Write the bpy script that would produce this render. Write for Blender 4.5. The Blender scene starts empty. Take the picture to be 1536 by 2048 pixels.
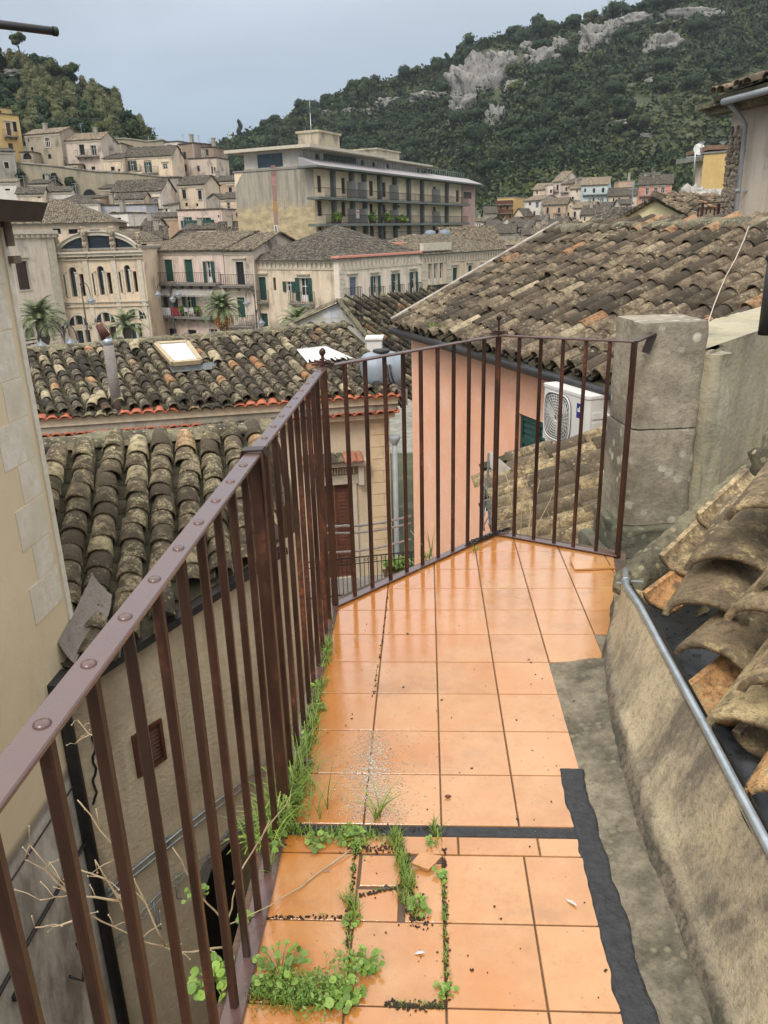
import bpy, bmesh, math, random
from math import sin, cos, tan, pi, radians, atan2, sqrt, hypot
from mathutils import Vector, Matrix, noise
random.seed(7)
SC = bpy.context.scene
COL = SC.collection
# ------------------------------------------------------------------ survey helpers (photo pixel -> point in the world)
HC = 1.6; FPX = 1570.0
TH = radians(19.6); RO = radians(1.6)
_nd = Vector((FPX/tan(TH)*sin(RO), -FPX/tan(TH)*cos(RO), -FPX)).normalized()
ZC_ = -_nd
def _cd(px, py): return Vector((px-768, -(py-1024), -FPX)).normalized()
def hor(px):
    a = px-768; return 1024-(FPX*ZC_.z-a*ZC_.x)/ZC_.y
YC_ = _cd(850, hor(850)); XC_ = YC_.cross(ZC_)
def ray(px, py):
    d = _cd(px, py); return Vector((d.dot(XC_), d.dot(YC_), d.dot(ZC_)))
CAM = Vector((0, 0, HC))
def G(px, py, z=0.0):
    r = ray(px, py); return CAM+r*((z-HC)/r.z)
def PY(px, py, y):
    r = ray(px, py); return CAM+r*(y/r.y)
def PPL(px, py, p0, n):
    r = ray(px, py); return CAM+r*((p0-CAM).dot(n)/r.dot(n))
def zoomT(x0, y0, s): return lambda x, y: (x0+x/s, y0+y/s)
ID = zoomT(0, 0, 1.0); Z1 = zoomT(0, 180, 3.0); Z2 = zoomT(480, 230, 2.8235); ZA = zoomT(0, 200, 5.908); ZB = zoomT(200, 260, 5.12)
ZCc = zoomT(20, 380, 5.12); ZD = zoomT(290, 440, 5.689); ZE = zoomT(480, 240, 4.8); ZF = zoomT(940, 320, 4.518); ZG = zoomT(1180, 160, 4.315)
# ------------------------------------------------------------------ mesh builder
class MB:
    def __init__(s): s.v = []; s.f = []; s.a = []; s.cur = 0.5; s.sm = []; s.mi = []; s.m = 0
    def quad(s, a, b, c, d): s.face([a, b, c, d])
    def face(s, pts, smooth=False):
        n = len(s.v); s.v += [tuple(p) for p in pts]; s.f.append(tuple(range(n, n+len(pts)))); s.a.append(s.cur); s.sm.append(smooth); s.mi.append(s.m)
    def raw(s, vs, fs, smooth=False):
        n = len(s.v); s.v += [tuple(p) for p in vs]
        for f in fs: s.f.append(tuple(n+i for i in f)); s.a.append(s.cur); s.sm.append(smooth); s.mi.append(s.m)
    def box(s, x0, y0, z0, x1, y1, z1, M=None):
        P = [(x0,y0,z0),(x1,y0,z0),(x1,y1,z0),(x0,y1,z0),(x0,y0,z1),(x1,y0,z1),(x1,y1,z1),(x0,y1,z1)]
        if M is not None: P = [M@Vector(p) for p in P]
        s.raw(P, [(0,3,2,1),(4,5,6,7),(0,1,5,4),(1,2,6,5),(2,3,7,6),(3,0,4,7)])
    def bar(s, a, b, w, t=None, up=Vector((0,0,1)), bev=0.0):
        a = Vector(a); b = Vector(b); t = t or w; d = (b-a).normalized()
        u = d.cross(up)
        if u.length < 1e-4: u = d.cross(Vector((0,1,0)))
        u.normalize(); v = u.cross(d).normalized()
        if bev:
            c = bev; prof = [(-w/2+c,-t/2),(w/2-c,-t/2),(w/2,-t/2+c),(w/2,t/2-c),(w/2-c,t/2),(-w/2+c,t/2),(-w/2,t/2-c),(-w/2,-t/2+c)]
        else: prof = [(-w/2,-t/2),(w/2,-t/2),(w/2,t/2),(-w/2,t/2)]
        n = len(prof); vs = [a+u*p+v*q for p, q in prof]+[b+u*p+v*q for p, q in prof]
        fs = [(i,(i+1)%n,n+(i+1)%n,n+i) for i in range(n)]+[tuple(range(n-1,-1,-1)), tuple(range(n,2*n))]
        s.raw(vs, fs)
    def tube(s, pts, r, n=8, cap=True, smooth=True):
        pts = [Vector(p) for p in pts]; R = r if isinstance(r, (list, tuple)) else [r]*len(pts)
        vs = []; fs = []; pu = None
        for i, p in enumerate(pts):
            d = (pts[min(i+1, len(pts)-1)]-pts[max(i-1, 0)])
            d = d.normalized() if d.length > 1e-9 else Vector((0,0,1))
            u = (pu-d*pu.dot(d)) if pu is not None else d.cross(Vector((0,0,1)))
            if u.length < 1e-3: u = d.cross(Vector((0,1,0)))
            u.normalize(); pu = u; w = d.cross(u)
            for k in range(n):
                a = 2*pi*k/n; vs.append(p+(u*cos(a)+w*sin(a))*R[i])
        for i in range(len(pts)-1):
            for k in range(n):
                fs.append((i*n+k, i*n+(k+1)%n, (i+1)*n+(k+1)%n, (i+1)*n+k))
        s.raw(vs, fs, smooth)
        if cap:
            m = len(s.v)-len(vs)
            s.f.append(tuple(m+k for k in range(n-1,-1,-1))); s.a.append(s.cur); s.sm.append(False); s.mi.append(s.m)
            s.f.append(tuple(m+(len(pts)-1)*n+k for k in range(n))); s.a.append(s.cur); s.sm.append(False); s.mi.append(s.m)
    def lathe(s, prof, n=12, M=None, smooth=True):
        vs = []; fs = []
        for (r, z) in prof:
            for k in range(n):
                a = 2*pi*k/n; p = Vector((r*cos(a), r*sin(a), z)); vs.append(M@p if M is not None else p)
        for i in range(len(prof)-1):
            for k in range(n): fs.append((i*n+k, i*n+(k+1)%n, (i+1)*n+(k+1)%n, (i+1)*n+k))
        s.raw(vs, fs, smooth)
    def blob(s, c, rx, ry, rz, n=8, m=6, jit=0.0, M=None, seed=0):
        vs = []; fs = []; c = Vector(c)
        for i in range(m+1):
            t = pi*i/m
            for k in range(n):
                a = 2*pi*k/n; d = Vector((sin(t)*cos(a), sin(t)*sin(a), cos(t)))
                q = 1+jit*noise.noise(d*2.3+Vector((seed*3.1, seed, 0)))*2
                p = Vector((d.x*rx, d.y*ry, d.z*rz))*q
                vs.append(c+(M@p if M is not None else p))
        for i in range(m):
            for k in range(n): fs.append((i*n+k, (i+1)*n+k, (i+1)*n+(k+1)%n, i*n+(k+1)%n))
        s.raw(vs, fs, True)
    def prism(s, poly, z0, z1):
        n = len(poly); vs = [(p[0], p[1], z0) for p in poly]+[(p[0], p[1], z1) for p in poly]
        s.raw(vs, [tuple(range(n-1,-1,-1)), tuple(range(n, 2*n))]+[(i,(i+1)%n,n+(i+1)%n,n+i) for i in range(n)])
    def mesh(s, name, mats):
        me = bpy.data.meshes.new(name); me.from_pydata(s.v, [], s.f)
        if not isinstance(mats, (list, tuple)): mats = [mats]
        for m in mats: me.materials.append(m)
        at = me.attributes.new('rnd', 'FLOAT', 'FACE'); at.data.foreach_set('value', s.a)
        me.polygons.foreach_set('use_smooth', s.sm); me.polygons.foreach_set('material_index', s.mi)
        me.update(); return me
    def build(s, name, mats, parent=None):
        if not s.v: return None
        o = bpy.data.objects.new(name, s.mesh(name, mats)); COL.objects.link(o)
        if parent is not None: o.parent = parent
        return o
def tag(o, label=None, cat=None, group=None, kind=None):
    if label: o['label'] = label
    if cat: o['category'] = cat
    if group: o['group'] = group
    if kind: o['kind'] = kind
    return o
def empty(name, loc, rz=0.0):
    o = bpy.data.objects.new(name, None); COL.objects.link(o); o.location = loc; o.rotation_euler = (0, 0, rz); o.empty_display_size = 0.2
    return o
def copy_tree(o, parent=None):
    c = o.copy(); COL.objects.link(c)
    if parent is not None: c.parent = parent
    for ch in list(o.children): copy_tree(ch, c)
    return c
# ------------------------------------------------------------------ materials
class NT:
    def __init__(s, name):
        s.m = bpy.data.materials.new(name); s.m.use_nodes = True; s.t = s.m.node_tree; s.t.nodes.clear()
        s.out = s.n('ShaderNodeOutputMaterial'); s.b = s.n('ShaderNodeBsdfPrincipled'); s.l(s.b.outputs[0], s.out.inputs[0])
        s.tc = s.n('ShaderNodeTexCoord')
    def n(s, t, **k):
        x = s.t.nodes.new(t)
        for a, b in k.items(): setattr(x, a, b)
        return x
    def l(s, a, b): s.t.links.new(a, b)
    def noise(s, scale, detail=4, rough=0.6, vec=None, sc=(1,1,1)):
        x = s.n('ShaderNodeTexNoise'); x.inputs['Scale'].default_value = scale; x.inputs['Detail'].default_value = detail; x.inputs['Roughness'].default_value = rough
        v = vec or s.tc.outputs['Object']
        if sc != (1,1,1):
            mp = s.n('ShaderNodeMapping'); mp.inputs['Scale'].default_value = sc; s.l(v, mp.inputs[0]); v = mp.outputs[0]
        s.l(v, x.inputs['Vector']); return x.outputs['Fac']
    def ramp(s, fac, lo, hi, a=0.0, b=1.0):
        x = s.n('ShaderNodeMapRange'); x.inputs[1].default_value = lo; x.inputs[2].default_value = hi; x.inputs[3].default_value = a; x.inputs[4].default_value = b
        s.l(fac, x.inputs[0]); return x.outputs[0]
    def mix(s, fac, a, b, mode='MIX'):
        x = s.n('ShaderNodeMix', data_type='RGBA', blend_type=mode)
        if isinstance(fac, (int, float)): x.inputs[0].default_value = fac
        else: s.l(fac, x.inputs[0])
        for i, q in ((6, a), (7, b)):
            if isinstance(q, (tuple, list)): x.inputs[i].default_value = (*q[:3], 1)
            else: s.l(q, x.inputs[i])
        return x.outputs[2]
    def math(s, op, a, b=0.5):
        x = s.n('ShaderNodeMath', operation=op)
        for i, q in ((0, a), (1, b)):
            if isinstance(q, (int, float)): x.inputs[i].default_value = q
            else: s.l(q, x.inputs[i])
        return x.outputs[0]
    def voro(s, scale, feature='F1', sc=(1,1,1)):
        x = s.n('ShaderNodeTexVoronoi', feature=feature); x.inputs['Scale'].default_value = scale
        v = s.tc.outputs['Object']
        if sc != (1,1,1):
            mp = s.n('ShaderNodeMapping'); mp.inputs['Scale'].default_value = sc; s.l(v, mp.inputs[0]); v = mp.outputs[0]
        s.l(v, x.inputs['Vector']); return x
    def attr(s, nm='rnd'):
        x = s.n('ShaderNodeAttribute', attribute_name=nm); return x.outputs['Fac']
    def orand(s):
        return s.n('ShaderNodeObjectInfo').outputs['Random']
    def bump(s, h, strength=0.3, dist=0.02):
        x = s.n('ShaderNodeBump'); x.inputs['Strength'].default_value = strength; x.inputs['Distance'].default_value = dist
        s.l(h, x.inputs['Height']); s.l(x.outputs[0], s.b.inputs['Normal']); return x
    def fin(s, col, rough=0.8, metal=0.0, spec=None):
        if isinstance(col, (tuple, list)): s.b.inputs['Base Color'].default_value = (*col[:3], 1)
        else: s.l(col, s.b.inputs['Base Color'])
        if isinstance(rough, (int, float)): s.b.inputs['Roughness'].default_value = rough
        else: s.l(rough, s.b.inputs['Roughness'])
        s.b.inputs['Metallic'].default_value = metal
        if spec is not None: s.b.inputs['Specular IOR Level'].default_value = spec
        return s.m
def c3(r, g, b): # photo-ish sRGB 0..255 -> linear
    f = lambda c: (c/255/12.92) if c/255 <= .04045 else ((c/255+.055)/1.055)**2.4
    return (f(r), f(g), f(b))
def plaster(name, base, dark=None, amt=0.5, light=None, scale=1.0, streak=True, bump=0.25, rough=0.9):
    t = NT(name); dark = dark or tuple(c*0.42 for c in base); light = light or tuple(min(1, c*1.25) for c in base)
    n1 = t.noise(0.55*scale, 6, .65); n2 = t.noise(2.2*scale, 6, .7); n3 = t.noise(14*scale, 4, .6)
    c = t.mix(t.ramp(n2, .35, .7), base, light)
    if streak:
        st = t.noise(1.5*scale, 6, .7, sc=(1.6, 1.6, .16)); f = t.math('MULTIPLY', t.ramp(st, .46, .72), t.ramp(n1, .3, .65))
        c = t.mix(t.math('MULTIPLY', f, min(1.0, amt*1.5)), c, dark)
    c = t.mix(t.math('MULTIPLY', t.ramp(n1, .52, .68), amt), c, dark)
    c = t.mix(t.ramp(n3, .3, .75, 0.0, .22), c, dark)
    t.bump(t.math('ADD', n3, n2), bump, .02)
    return t.fin(c, rough)
def stone(name, base, dark, spot=None, scale=1.0, bump=0.6, amt=.8):
    t = NT(name); n1 = t.noise(1.2*scale, 8, .7); n2 = t.noise(6*scale, 6, .7); n3 = t.noise(30*scale, 4, .6)
    c = t.mix(t.math('MULTIPLY', t.ramp(n1, .38, .62), amt), base, dark); c = t.mix(t.ramp(n2, .45, .7, 0, .6), c, dark)
    if spot:
        v = t.voro(9*scale); c = t.mix(t.math('MULTIPLY', t.ramp(v.outputs['Distance'], .34, .22), t.ramp(n1, .45, .6, 0, .8)), c, spot)
    c = t.mix(t.ramp(n3, .5, .75, 0, .4), c, tuple(x*.3 for x in dark))
    pv_ = t.voro(55*scale); pit = t.ramp(pv_.outputs['Distance'], .1, .3); c = t.mix(t.math('MULTIPLY', t.ramp(pv_.outputs['Distance'], .16, .06), t.ramp(n2, .45, .6, 0, .8)), c, tuple(x*.35 for x in dark))
    t.bump(t.math('ADD', t.math('ADD', n2, n3), t.math('MULTIPLY', pit, .4)), bump*.5, .02)
    return t.fin(c, .93)
def plain(name, col, rough=.6, metal=0.0, var=.15, scale=8, bump=0.0):
    t = NT(name); n = t.noise(scale, 4, .6); c = t.mix(t.ramp(n, .3, .7), tuple(x*(1-var) for x in col), tuple(min(1, x*(1+var)) for x in col))
    if bump: t.bump(n, bump, .01)
    return t.fin(c, rough, metal)
def tiles_mat(name, dark, mid, pale, terra, lich=.5, sc=1.0, moss=None):
    t = NT(name); r = t.attr(); n1 = t.noise(3.0*sc, 6, .7); n2 = t.noise(11*sc, 6, .75); n3 = t.noise(45*sc, 4, .7)
    c = t.mix(t.ramp(r, .0, .7), dark, mid)
    c = t.mix(t.ramp(r, .90, 1.0, 0, .8), c, pale); c = t.mix(t.ramp(t.math('FRACT', t.math('MULTIPLY', r, 7.3)), .955, .965, 0, .85), c, terra)
    c = t.mix(t.ramp(n2, .5, .62, 0, .75), c, dark)
    if moss: c = t.mix(t.ramp(n1, .58, .66, 0, .7), c, moss)
    l = t.math('MULTIPLY', t.ramp(n2, .52, .44), t.ramp(n3, .44, .54)); l = t.math('MULTIPLY', l, t.ramp(t.math('ADD', n1, t.math('MULTIPLY', r, .22)), .50, .66, 0, lich))
    c = t.mix(l, c, pale)
    v = t.voro(16*sc); c = t.mix(t.math('MULTIPLY', t.ramp(v.outputs['Distance'], .22, .12), t.ramp(n1, .45, .6, 0, .75)), c, tuple(min(1, x*1.15) for x in pale))
    c = t.mix(t.ramp(n3, .49, .68, 0, .6), c, tuple(x*.4 for x in dark))
    t.bump(t.math('ADD', n2, n3), .8, .012)
    return t.fin(c, .9)
M = {}
M['tile_near'] = tiles_mat('roof_tile_near', (.068,.054,.035), (.165,.128,.08), (.58,.49,.29), (.40,.24,.12), .9, 1.0, (.07,.075,.025))
M['tile_right'] = tiles_mat('roof_tile_ochre', (.10,.076,.048), (.31,.225,.125), (.64,.50,.26), (.58,.30,.115), 1.0, 1.3)
M['tile_mid'] = tiles_mat('roof_tile_dark', (.03,.025,.018), (.09,.072,.05), (.54,.45,.28), (.40,.2,.09), .8, .8, (.045,.05,.022))
M['tile_brown'] = tiles_mat('roof_tile_brown', (.05,.038,.025), (.165,.12,.075), (.50,.41,.26), (.40,.21,.10), .6, .8)
def farroof(name, a, b, c):
    t = NT(name); w = t.n('ShaderNodeTexWave'); w.inputs['Scale'].default_value = 1.15; w.inputs['Distortion'].default_value = 1.2; w.inputs['Detail'].default_value = 2
    t.l(t.tc.outputs['Object'], w.inputs[0]); n1 = t.noise(1.2, 6, .7); n2 = t.noise(6, 5, .8, sc=(1.6, .6, 1)); n3 = t.noise(3.0, 5, .75)
    col = t.mix(t.ramp(n1, .35, .65), a, b); col = t.mix(t.ramp(n2, .50, .58, 0, 1), col, c); col = t.mix(t.ramp(n3, .48, .56, 0, .95), col, tuple(x*.4 for x in a))
    t.bump(w.outputs['Fac'], 1.0, .12); return t.fin(col, .95)
M['roof_far'] = farroof('aged_roof_tiles', (.09,.068,.042), (.165,.128,.08), (.38,.31,.2))
M['roof_far_dark'] = farroof('dark_roof_tiles', (.045,.038,.028), (.09,.073,.05), (.26,.215,.15))
M['roof_far_red'] = farroof('warm_roof_tiles', (.2,.15,.10), (.32,.24,.15), (.42,.34,.22))
M['mortar'] = stone('lichen_mortar', (.29,.255,.155), (.05,.044,.03), (.45,.40,.24), 2.6, .9, 1.0)
M['mortar_grey'] = stone('grey_mortar', (.30,.28,.25), (.16,.15,.13), None, 1.2, .6, .6)
PAN = stone('mossy_gap_shade_tiles', (.10,.085,.05), (.04,.038,.02), None, 4, .8, .9)  # mossy tone kept dark to paint shade into gaps between the barrel tiles
def rustmat(name='rusty_brown_paint', r=.38):
    t = NT(name); n1 = t.noise(6, 6, .7, sc=(1, 1, .35)); n2 = t.noise(60, 4, .7)
    c = t.mix(t.ramp(n1, .38, .62), (.022, .009, .006), (.055, .019, .010)); c = t.mix(t.math('MULTIPLY', t.ramp(n1, .55, .66), t.ramp(n2, .42, .60)), c, (.20, .055, .016))
    c = t.mix(t.ramp(n2, .62, .75, 0, .5), c, (.012, .008, .007)); t.bump(n2, .35, .002)
    return t.fin(c, t.ramp(n1, .4, .65, r-.08, r+.3))
M['rust'] = rustmat()
def handrail():
    t = NT('wet_maroon_paint'); n1 = t.noise(14, 6, .7); n2 = t.noise(120, 3, .7)
    c = t.mix(t.ramp(n1, .4, .66), (.088, .043, .036), (.112, .058, .047)); c = t.mix(t.ramp(n2, .66, .74, 0, .7), c, (.2, .07, .03))
    t.bump(n2, .15, .002); t.b.inputs['Coat Weight'].default_value = .6; t.b.inputs['Coat Roughness'].default_value = .2
    return t.fin(c, t.ramp(n1, .35, .65, .22, .42))
M['handrail'] = handrail()
M['galv'] = plain('galvanised_pipe', (.36, .40, .42), .35, .6, .2, 20, .1)
M['zinc'] = stone('weathered_zinc', (.13,.14,.145), (.055,.06,.065), (.01,.01,.01), 1.6, .15, .8)
M['zinc'].node_tree.nodes['Principled BSDF'].inputs['Roughness'].default_value = .3
M['zinc'].node_tree.nodes['Principled BSDF'].inputs['Metallic'].default_value = .5
M['dark_metal'] = plain('dark_painted_metal', (.028,.026,.026), .5, .2, .3, 10)
M['grey_pvc'] = plain('grey_pipe', (.28,.30,.31), .5, 0, .12, 6)
M['glass'] = plain('window_glass', (.02,.026,.032), .08, 0, .3, 2)
M['glass_blue'] = plain('tinted_glass', (.03,.055,.07), .08, 0, .3, 2)
M['dark'] = plain('dark_interior', (.012,.011,.010), .9)
M['green'] = plain('green_shutter_paint', (.012,.055,.042), .55, 0, .3, 3)
M['brown'] = plain('brown_shutter_paint', (.10,.035,.018), .55, 0, .3, 5)
M['maroon'] = plain('dark_brown_wood', (.045,.025,.02), .6, 0, .3, 3)
M['blueg'] = plain('blue_grey_shutter', (.12,.14,.2), .6, 0, .2, 3)
M['white'] = plain('white_paint', (.72,.70,.66), .6, 0, .08, 3)
M['offwhite'] = plain('off_white_stone', (.52,.46,.36), .8, 0, .15, 3)
M['iron'] = plain('black_iron', (.02,.02,.02), .5, .3, .2)
M['conc'] = stone('weathered_concrete', (.30,.29,.24), (.12,.12,.09), None, 1.2, .5, .8)
# town plasters
def PL(k, rgb, amt=.5, dark=None): M[k] = plaster('plaster_'+k, rgb, dark, amt)
PL('cream', (.64,.515,.38), .8, (.21,.17,.12)); PL('warm', (.64,.505,.355), .7, (.25,.19,.14)); PL('pinkp', (.66,.51,.43), .8, (.22,.185,.16)); PL('pale', (.67,.57,.47), .7, (.26,.22,.17))
PL('white_wall', (.64,.60,.53), .4, (.30,.27,.23)); PL('lilac', (.40,.40,.43), .3); PL('lightblue', (.50,.58,.58), .25); PL('coral', (.58,.25,.18), .2); PL('yellow', (.58,.40,.16), .25)
PL('orange', (.50,.34,.22), .6, (.26,.21,.17)); PL('ruin', (.36,.30,.22), 1.0, (.09,.08,.065)); PL('greywall', (.33,.30,.24), .9, (.11,.10,.085)); PL('lemon', (.60,.52,.30), .1)
PL('blotch', (.56,.46,.37), 1.0, (.15,.125,.10)); PL('brownp', (.30,.22,.16), .6, (.16,.13,.1))
# ------------------------------------------------------------------ roofs of single barrel tiles
def barrel(mb, P, ax, up, L, w0, w1, h, th=.014, seg=6, inv=False, r=None, sag=0.0):
    """P: lower end centre, ax: unit vector up the slope, up: roof normal; w0 lower (wide) end, w1 upper end"""
    mb.cur = random.random() if r is None else r
    sd = ax.cross(up).normalized(); s = -1 if inv else 1; vs = []; n = seg+1
    for (q, w, hh) in ((0, w0, h), (L, w1, h*w1/w0)):
        for k in range(n):
            a = pi*k/seg; vs.append(P+ax*q+sd*(cos(a)*w/2)+up*(s*sin(a)*hh))
        for k in range(n):
            a = pi*k/seg; vs.append(P+ax*q+sd*(cos(a)*(w/2-th))+up*(s*(sin(a)*(hh-th))))
    fs = []; sm = []
    for k in range(seg):
        fs.append((k, k+1, 2*n+k+1, 2*n+k)); fs.append((n+k, 3*n+k, 3*n+k+1, n+k+1)); fs.append((k, n+k, n+k+1, k+1))
    mb.raw(vs[:], fs, True)
    mb.raw([vs[0], vs[n], vs[3*n], vs[2*n], vs[n-1], vs[2*n-1], vs[4*n-1], vs[3*n-1]], [(0,1,2,3), (4,7,6,5)])
def inpoly(x, y, P):
    c = False; j = len(P)-1
    for i in range(len(P)):
        if (P[i][1] > y) != (P[j][1] > y) and x < (P[j][0]-P[i][0])*(y-P[i][1])/(P[j][1]-P[i][1])+P[i][0]: c = not c
        j = i
    return c
def tile_roof(name, poly, axis, mat, pitch=.235, expo=.30, L=.40, w=.205, h=.075, jit=1.0, missing=0.0, parent=None, seg=6, under=None, pans=True):
    """poly: world points of the roof plane outline; axis: up-slope direction (any vector, projected into the plane)"""
    poly = [Vector(p) for p in poly]; o = poly[0]
    nrm = Vector((0,0,0))
    for i in range(len(poly)): nrm += (poly[i]-o).cross(poly[(i+1) % len(poly)]-o)
    nrm.normalize()
    if nrm.z < 0: nrm = -nrm
    ax = (axis-nrm*axis.dot(nrm)).normalized(); sd = ax.cross(nrm).normalized()
    P2 = [((p-o).dot(sd), (p-o).dot(ax)) for p in poly]
    x0 = min(p[0] for p in P2); x1 = max(p[0] for p in P2); y0 = min(p[1] for p in P2); y1 = max(p[1] for p in P2)
    mb = MB(); nc = max(1, int((x1-x0)/pitch)); pt = (x1-x0)/nc
    for i in range(nc+1):
        xc = x0+pt*i; off = random.uniform(-.06, .06)*jit; wob = random.uniform(0, 6)
        ys = y0-expo+off+random.uniform(0, .04); 
        while ys < y1:
            ym = ys+expo*.5; q = xc+.008*jit*sin(ys*1.3+wob)
            if inpoly(min(max(q, x0+.02), x1-.02), ym, P2) and random.random() > missing:
                tw = random.gauss(0, .022)*jit; a2 = (ax*cos(tw)+sd*sin(tw)+nrm*(-.035+random.gauss(0, .012)*jit)).normalized()
                barrel(mb, o+sd*(q+random.gauss(0, .006)*jit)+ax*(ys+random.gauss(0, .012)*jit)+nrm*(.028+random.random()*.008), a2, nrm, L, w*random.uniform(.95, 1.05), w*.78, h*random.uniform(.92, 1.1), seg=seg)
            ys += expo
        if pans and i < nc:
            xp = xc+pt/2; ys = y0-expo+random.uniform(-.05, .05)
            while ys < y1:
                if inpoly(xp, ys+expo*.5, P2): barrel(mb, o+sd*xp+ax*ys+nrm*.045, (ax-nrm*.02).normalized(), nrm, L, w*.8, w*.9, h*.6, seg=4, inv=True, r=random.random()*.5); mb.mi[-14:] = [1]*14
                ys += expo
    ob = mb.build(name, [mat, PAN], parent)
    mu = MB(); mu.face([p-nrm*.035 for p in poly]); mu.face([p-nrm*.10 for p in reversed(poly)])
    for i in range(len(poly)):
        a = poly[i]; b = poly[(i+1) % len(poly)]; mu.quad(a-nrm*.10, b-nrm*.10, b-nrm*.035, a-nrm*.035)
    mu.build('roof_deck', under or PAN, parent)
    return ob, ax, nrm, sd
def ridge_cap(name, a, b, mat, parent, r=.12, step=.38, lumpy=False):
    a = Vector(a); b = Vector(b); d = b-a; n = max(1, int(d.length/step)); dn = d.normalized(); up = Vector((0,0,1)); up = (up-dn*up.dot(dn)).normalized(); mb = MB()
    if lumpy:
        N = n*4; sd = dn.cross(up); pts = []
        for i in range(N+1):
            p = a+d*(i/N); row = []
            for k in range(9):
                an = pi*k/8; rr = r*(1+.5*noise.noise(p*3.1+Vector((k*.5, 0, 0)))); row.append(p+sd*cos(an)*rr*1.15+up*sin(an)*rr*.75-up*.03)
            pts.append(row)
        vs = [p for row in pts for p in row]; fs = [(i*9+k, (i+1)*9+k, (i+1)*9+k+1, i*9+k+1) for i in range(N) for k in range(8)]
        fs += [tuple(range(9)), tuple(N*9+8-k for k in range(9))]
        mb.raw(vs, fs, True)
    else:
        for i in range(n): barrel(mb, a+d*(i/n)+up*random.uniform(0, .02), (dn+up*.03).normalized(), up, d.length/n*1.2, r*2, r*1.7, r*.8)
    return mb.build(name, mat, parent)
# ------------------------------------------------------------------ facades with real openings
def facade(mb, W, z0, z1, holes, rv=.22, y=0.0):
    xs = sorted({0.0, W, *[min(max(h[0], 0), W) for h in holes], *[min(max(h[1], 0), W) for h in holes]}); zs = sorted({z0, z1, *[min(max(h[2], z0), z1) for h in holes], *[min(max(h[3], z0), z1) for h in holes]})
    for i in range(len(xs)-1):
        for j in range(len(zs)-1):
            cx = (xs[i]+xs[i+1])/2; cz = (zs[j]+zs[j+1])/2
            if any(h[0] < cx < h[1] and h[2] < cz < h[3] for h in holes): continue
            mb.quad((xs[i], y, zs[j]), (xs[i+1], y, zs[j]), (xs[i+1], y, zs[j+1]), (xs[i], y, zs[j+1]))
    for h in holes:
        a, b, c, d = h[:4]; arch = len(h) > 4 and h[4]
        mb.quad((a,y,c),(b,y,c),(b,y+rv,c),(a,y+rv,c))
        if arch:
            r = (b-a)/2; zc = d-r; N = 10; arc = [((a+b)/2-r*cos(pi*k/N), zc+r*sin(pi*k/N)) for k in range(N+1)]
            mb.quad((a,y,c),(a,y+rv,c),(a,y+rv,zc),(a,y,zc)); mb.quad((b,y,c),(b,y,zc),(b,y+rv,zc),(b,y+rv,c))
            for k in range(N):
                p, q = arc[k], arc[k+1]; mb.quad((p[0],y,p[1]),(p[0],y+rv,p[1]),(q[0],y+rv,q[1]),(q[0],y,q[1]))
                cx = a if k < N/2 else b
                mb.face([(cx,y,d),(p[0],y,p[1]),(q[0],y,q[1])])
        else:
            mb.quad((a,y,c),(a,y+rv,c),(a,y+rv,d),(a,y,d)); mb.quad((b,y,c),(b,y,d),(b,y+rv,d),(b,y+rv,c)); mb.quad((a,y,d),(a,y+rv,d),(b,y+rv,d),(b,y,d))
SHM = {'g': 'green', 'b': 'brown', 'm': 'maroon', 'u': 'blueg'}
def shutter(mb, x0, x1, z0, z1, y, slat=True):
    t = .05; mb.box(x0, y, z0, x0+t, y+.035, z1); mb.box(x1-t, y, z0, x1, y+.035, z1)
    for z in (z0, (z0+z1)/2, z1-t*1.4): mb.box(x0+t, y+.002, z, x1-t, y+.033, z+t*1.4)
    n = max(3, min(26, int((z1-z0)/.07))); dz = (z1-z0)/n
    if slat:
        for i in range(n):
            z = z0+i*dz; mb.raw([(x0+t, y+.008, z), (x1-t, y+.008, z), (x1-t, y+.026, z+dz*.95), (x0+t, y+.026, z+dz*.95)], [(0,1,2,3)])
        mb.quad((x0+t, y+.03, z0), (x1-t, y+.03, z0), (x1-t, y+.03, z1), (x0+t, y+.03, z1))
    else: mb.box(x0+t, y+.012, z0+t, x1-t, y+.028, z1-t)
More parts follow.
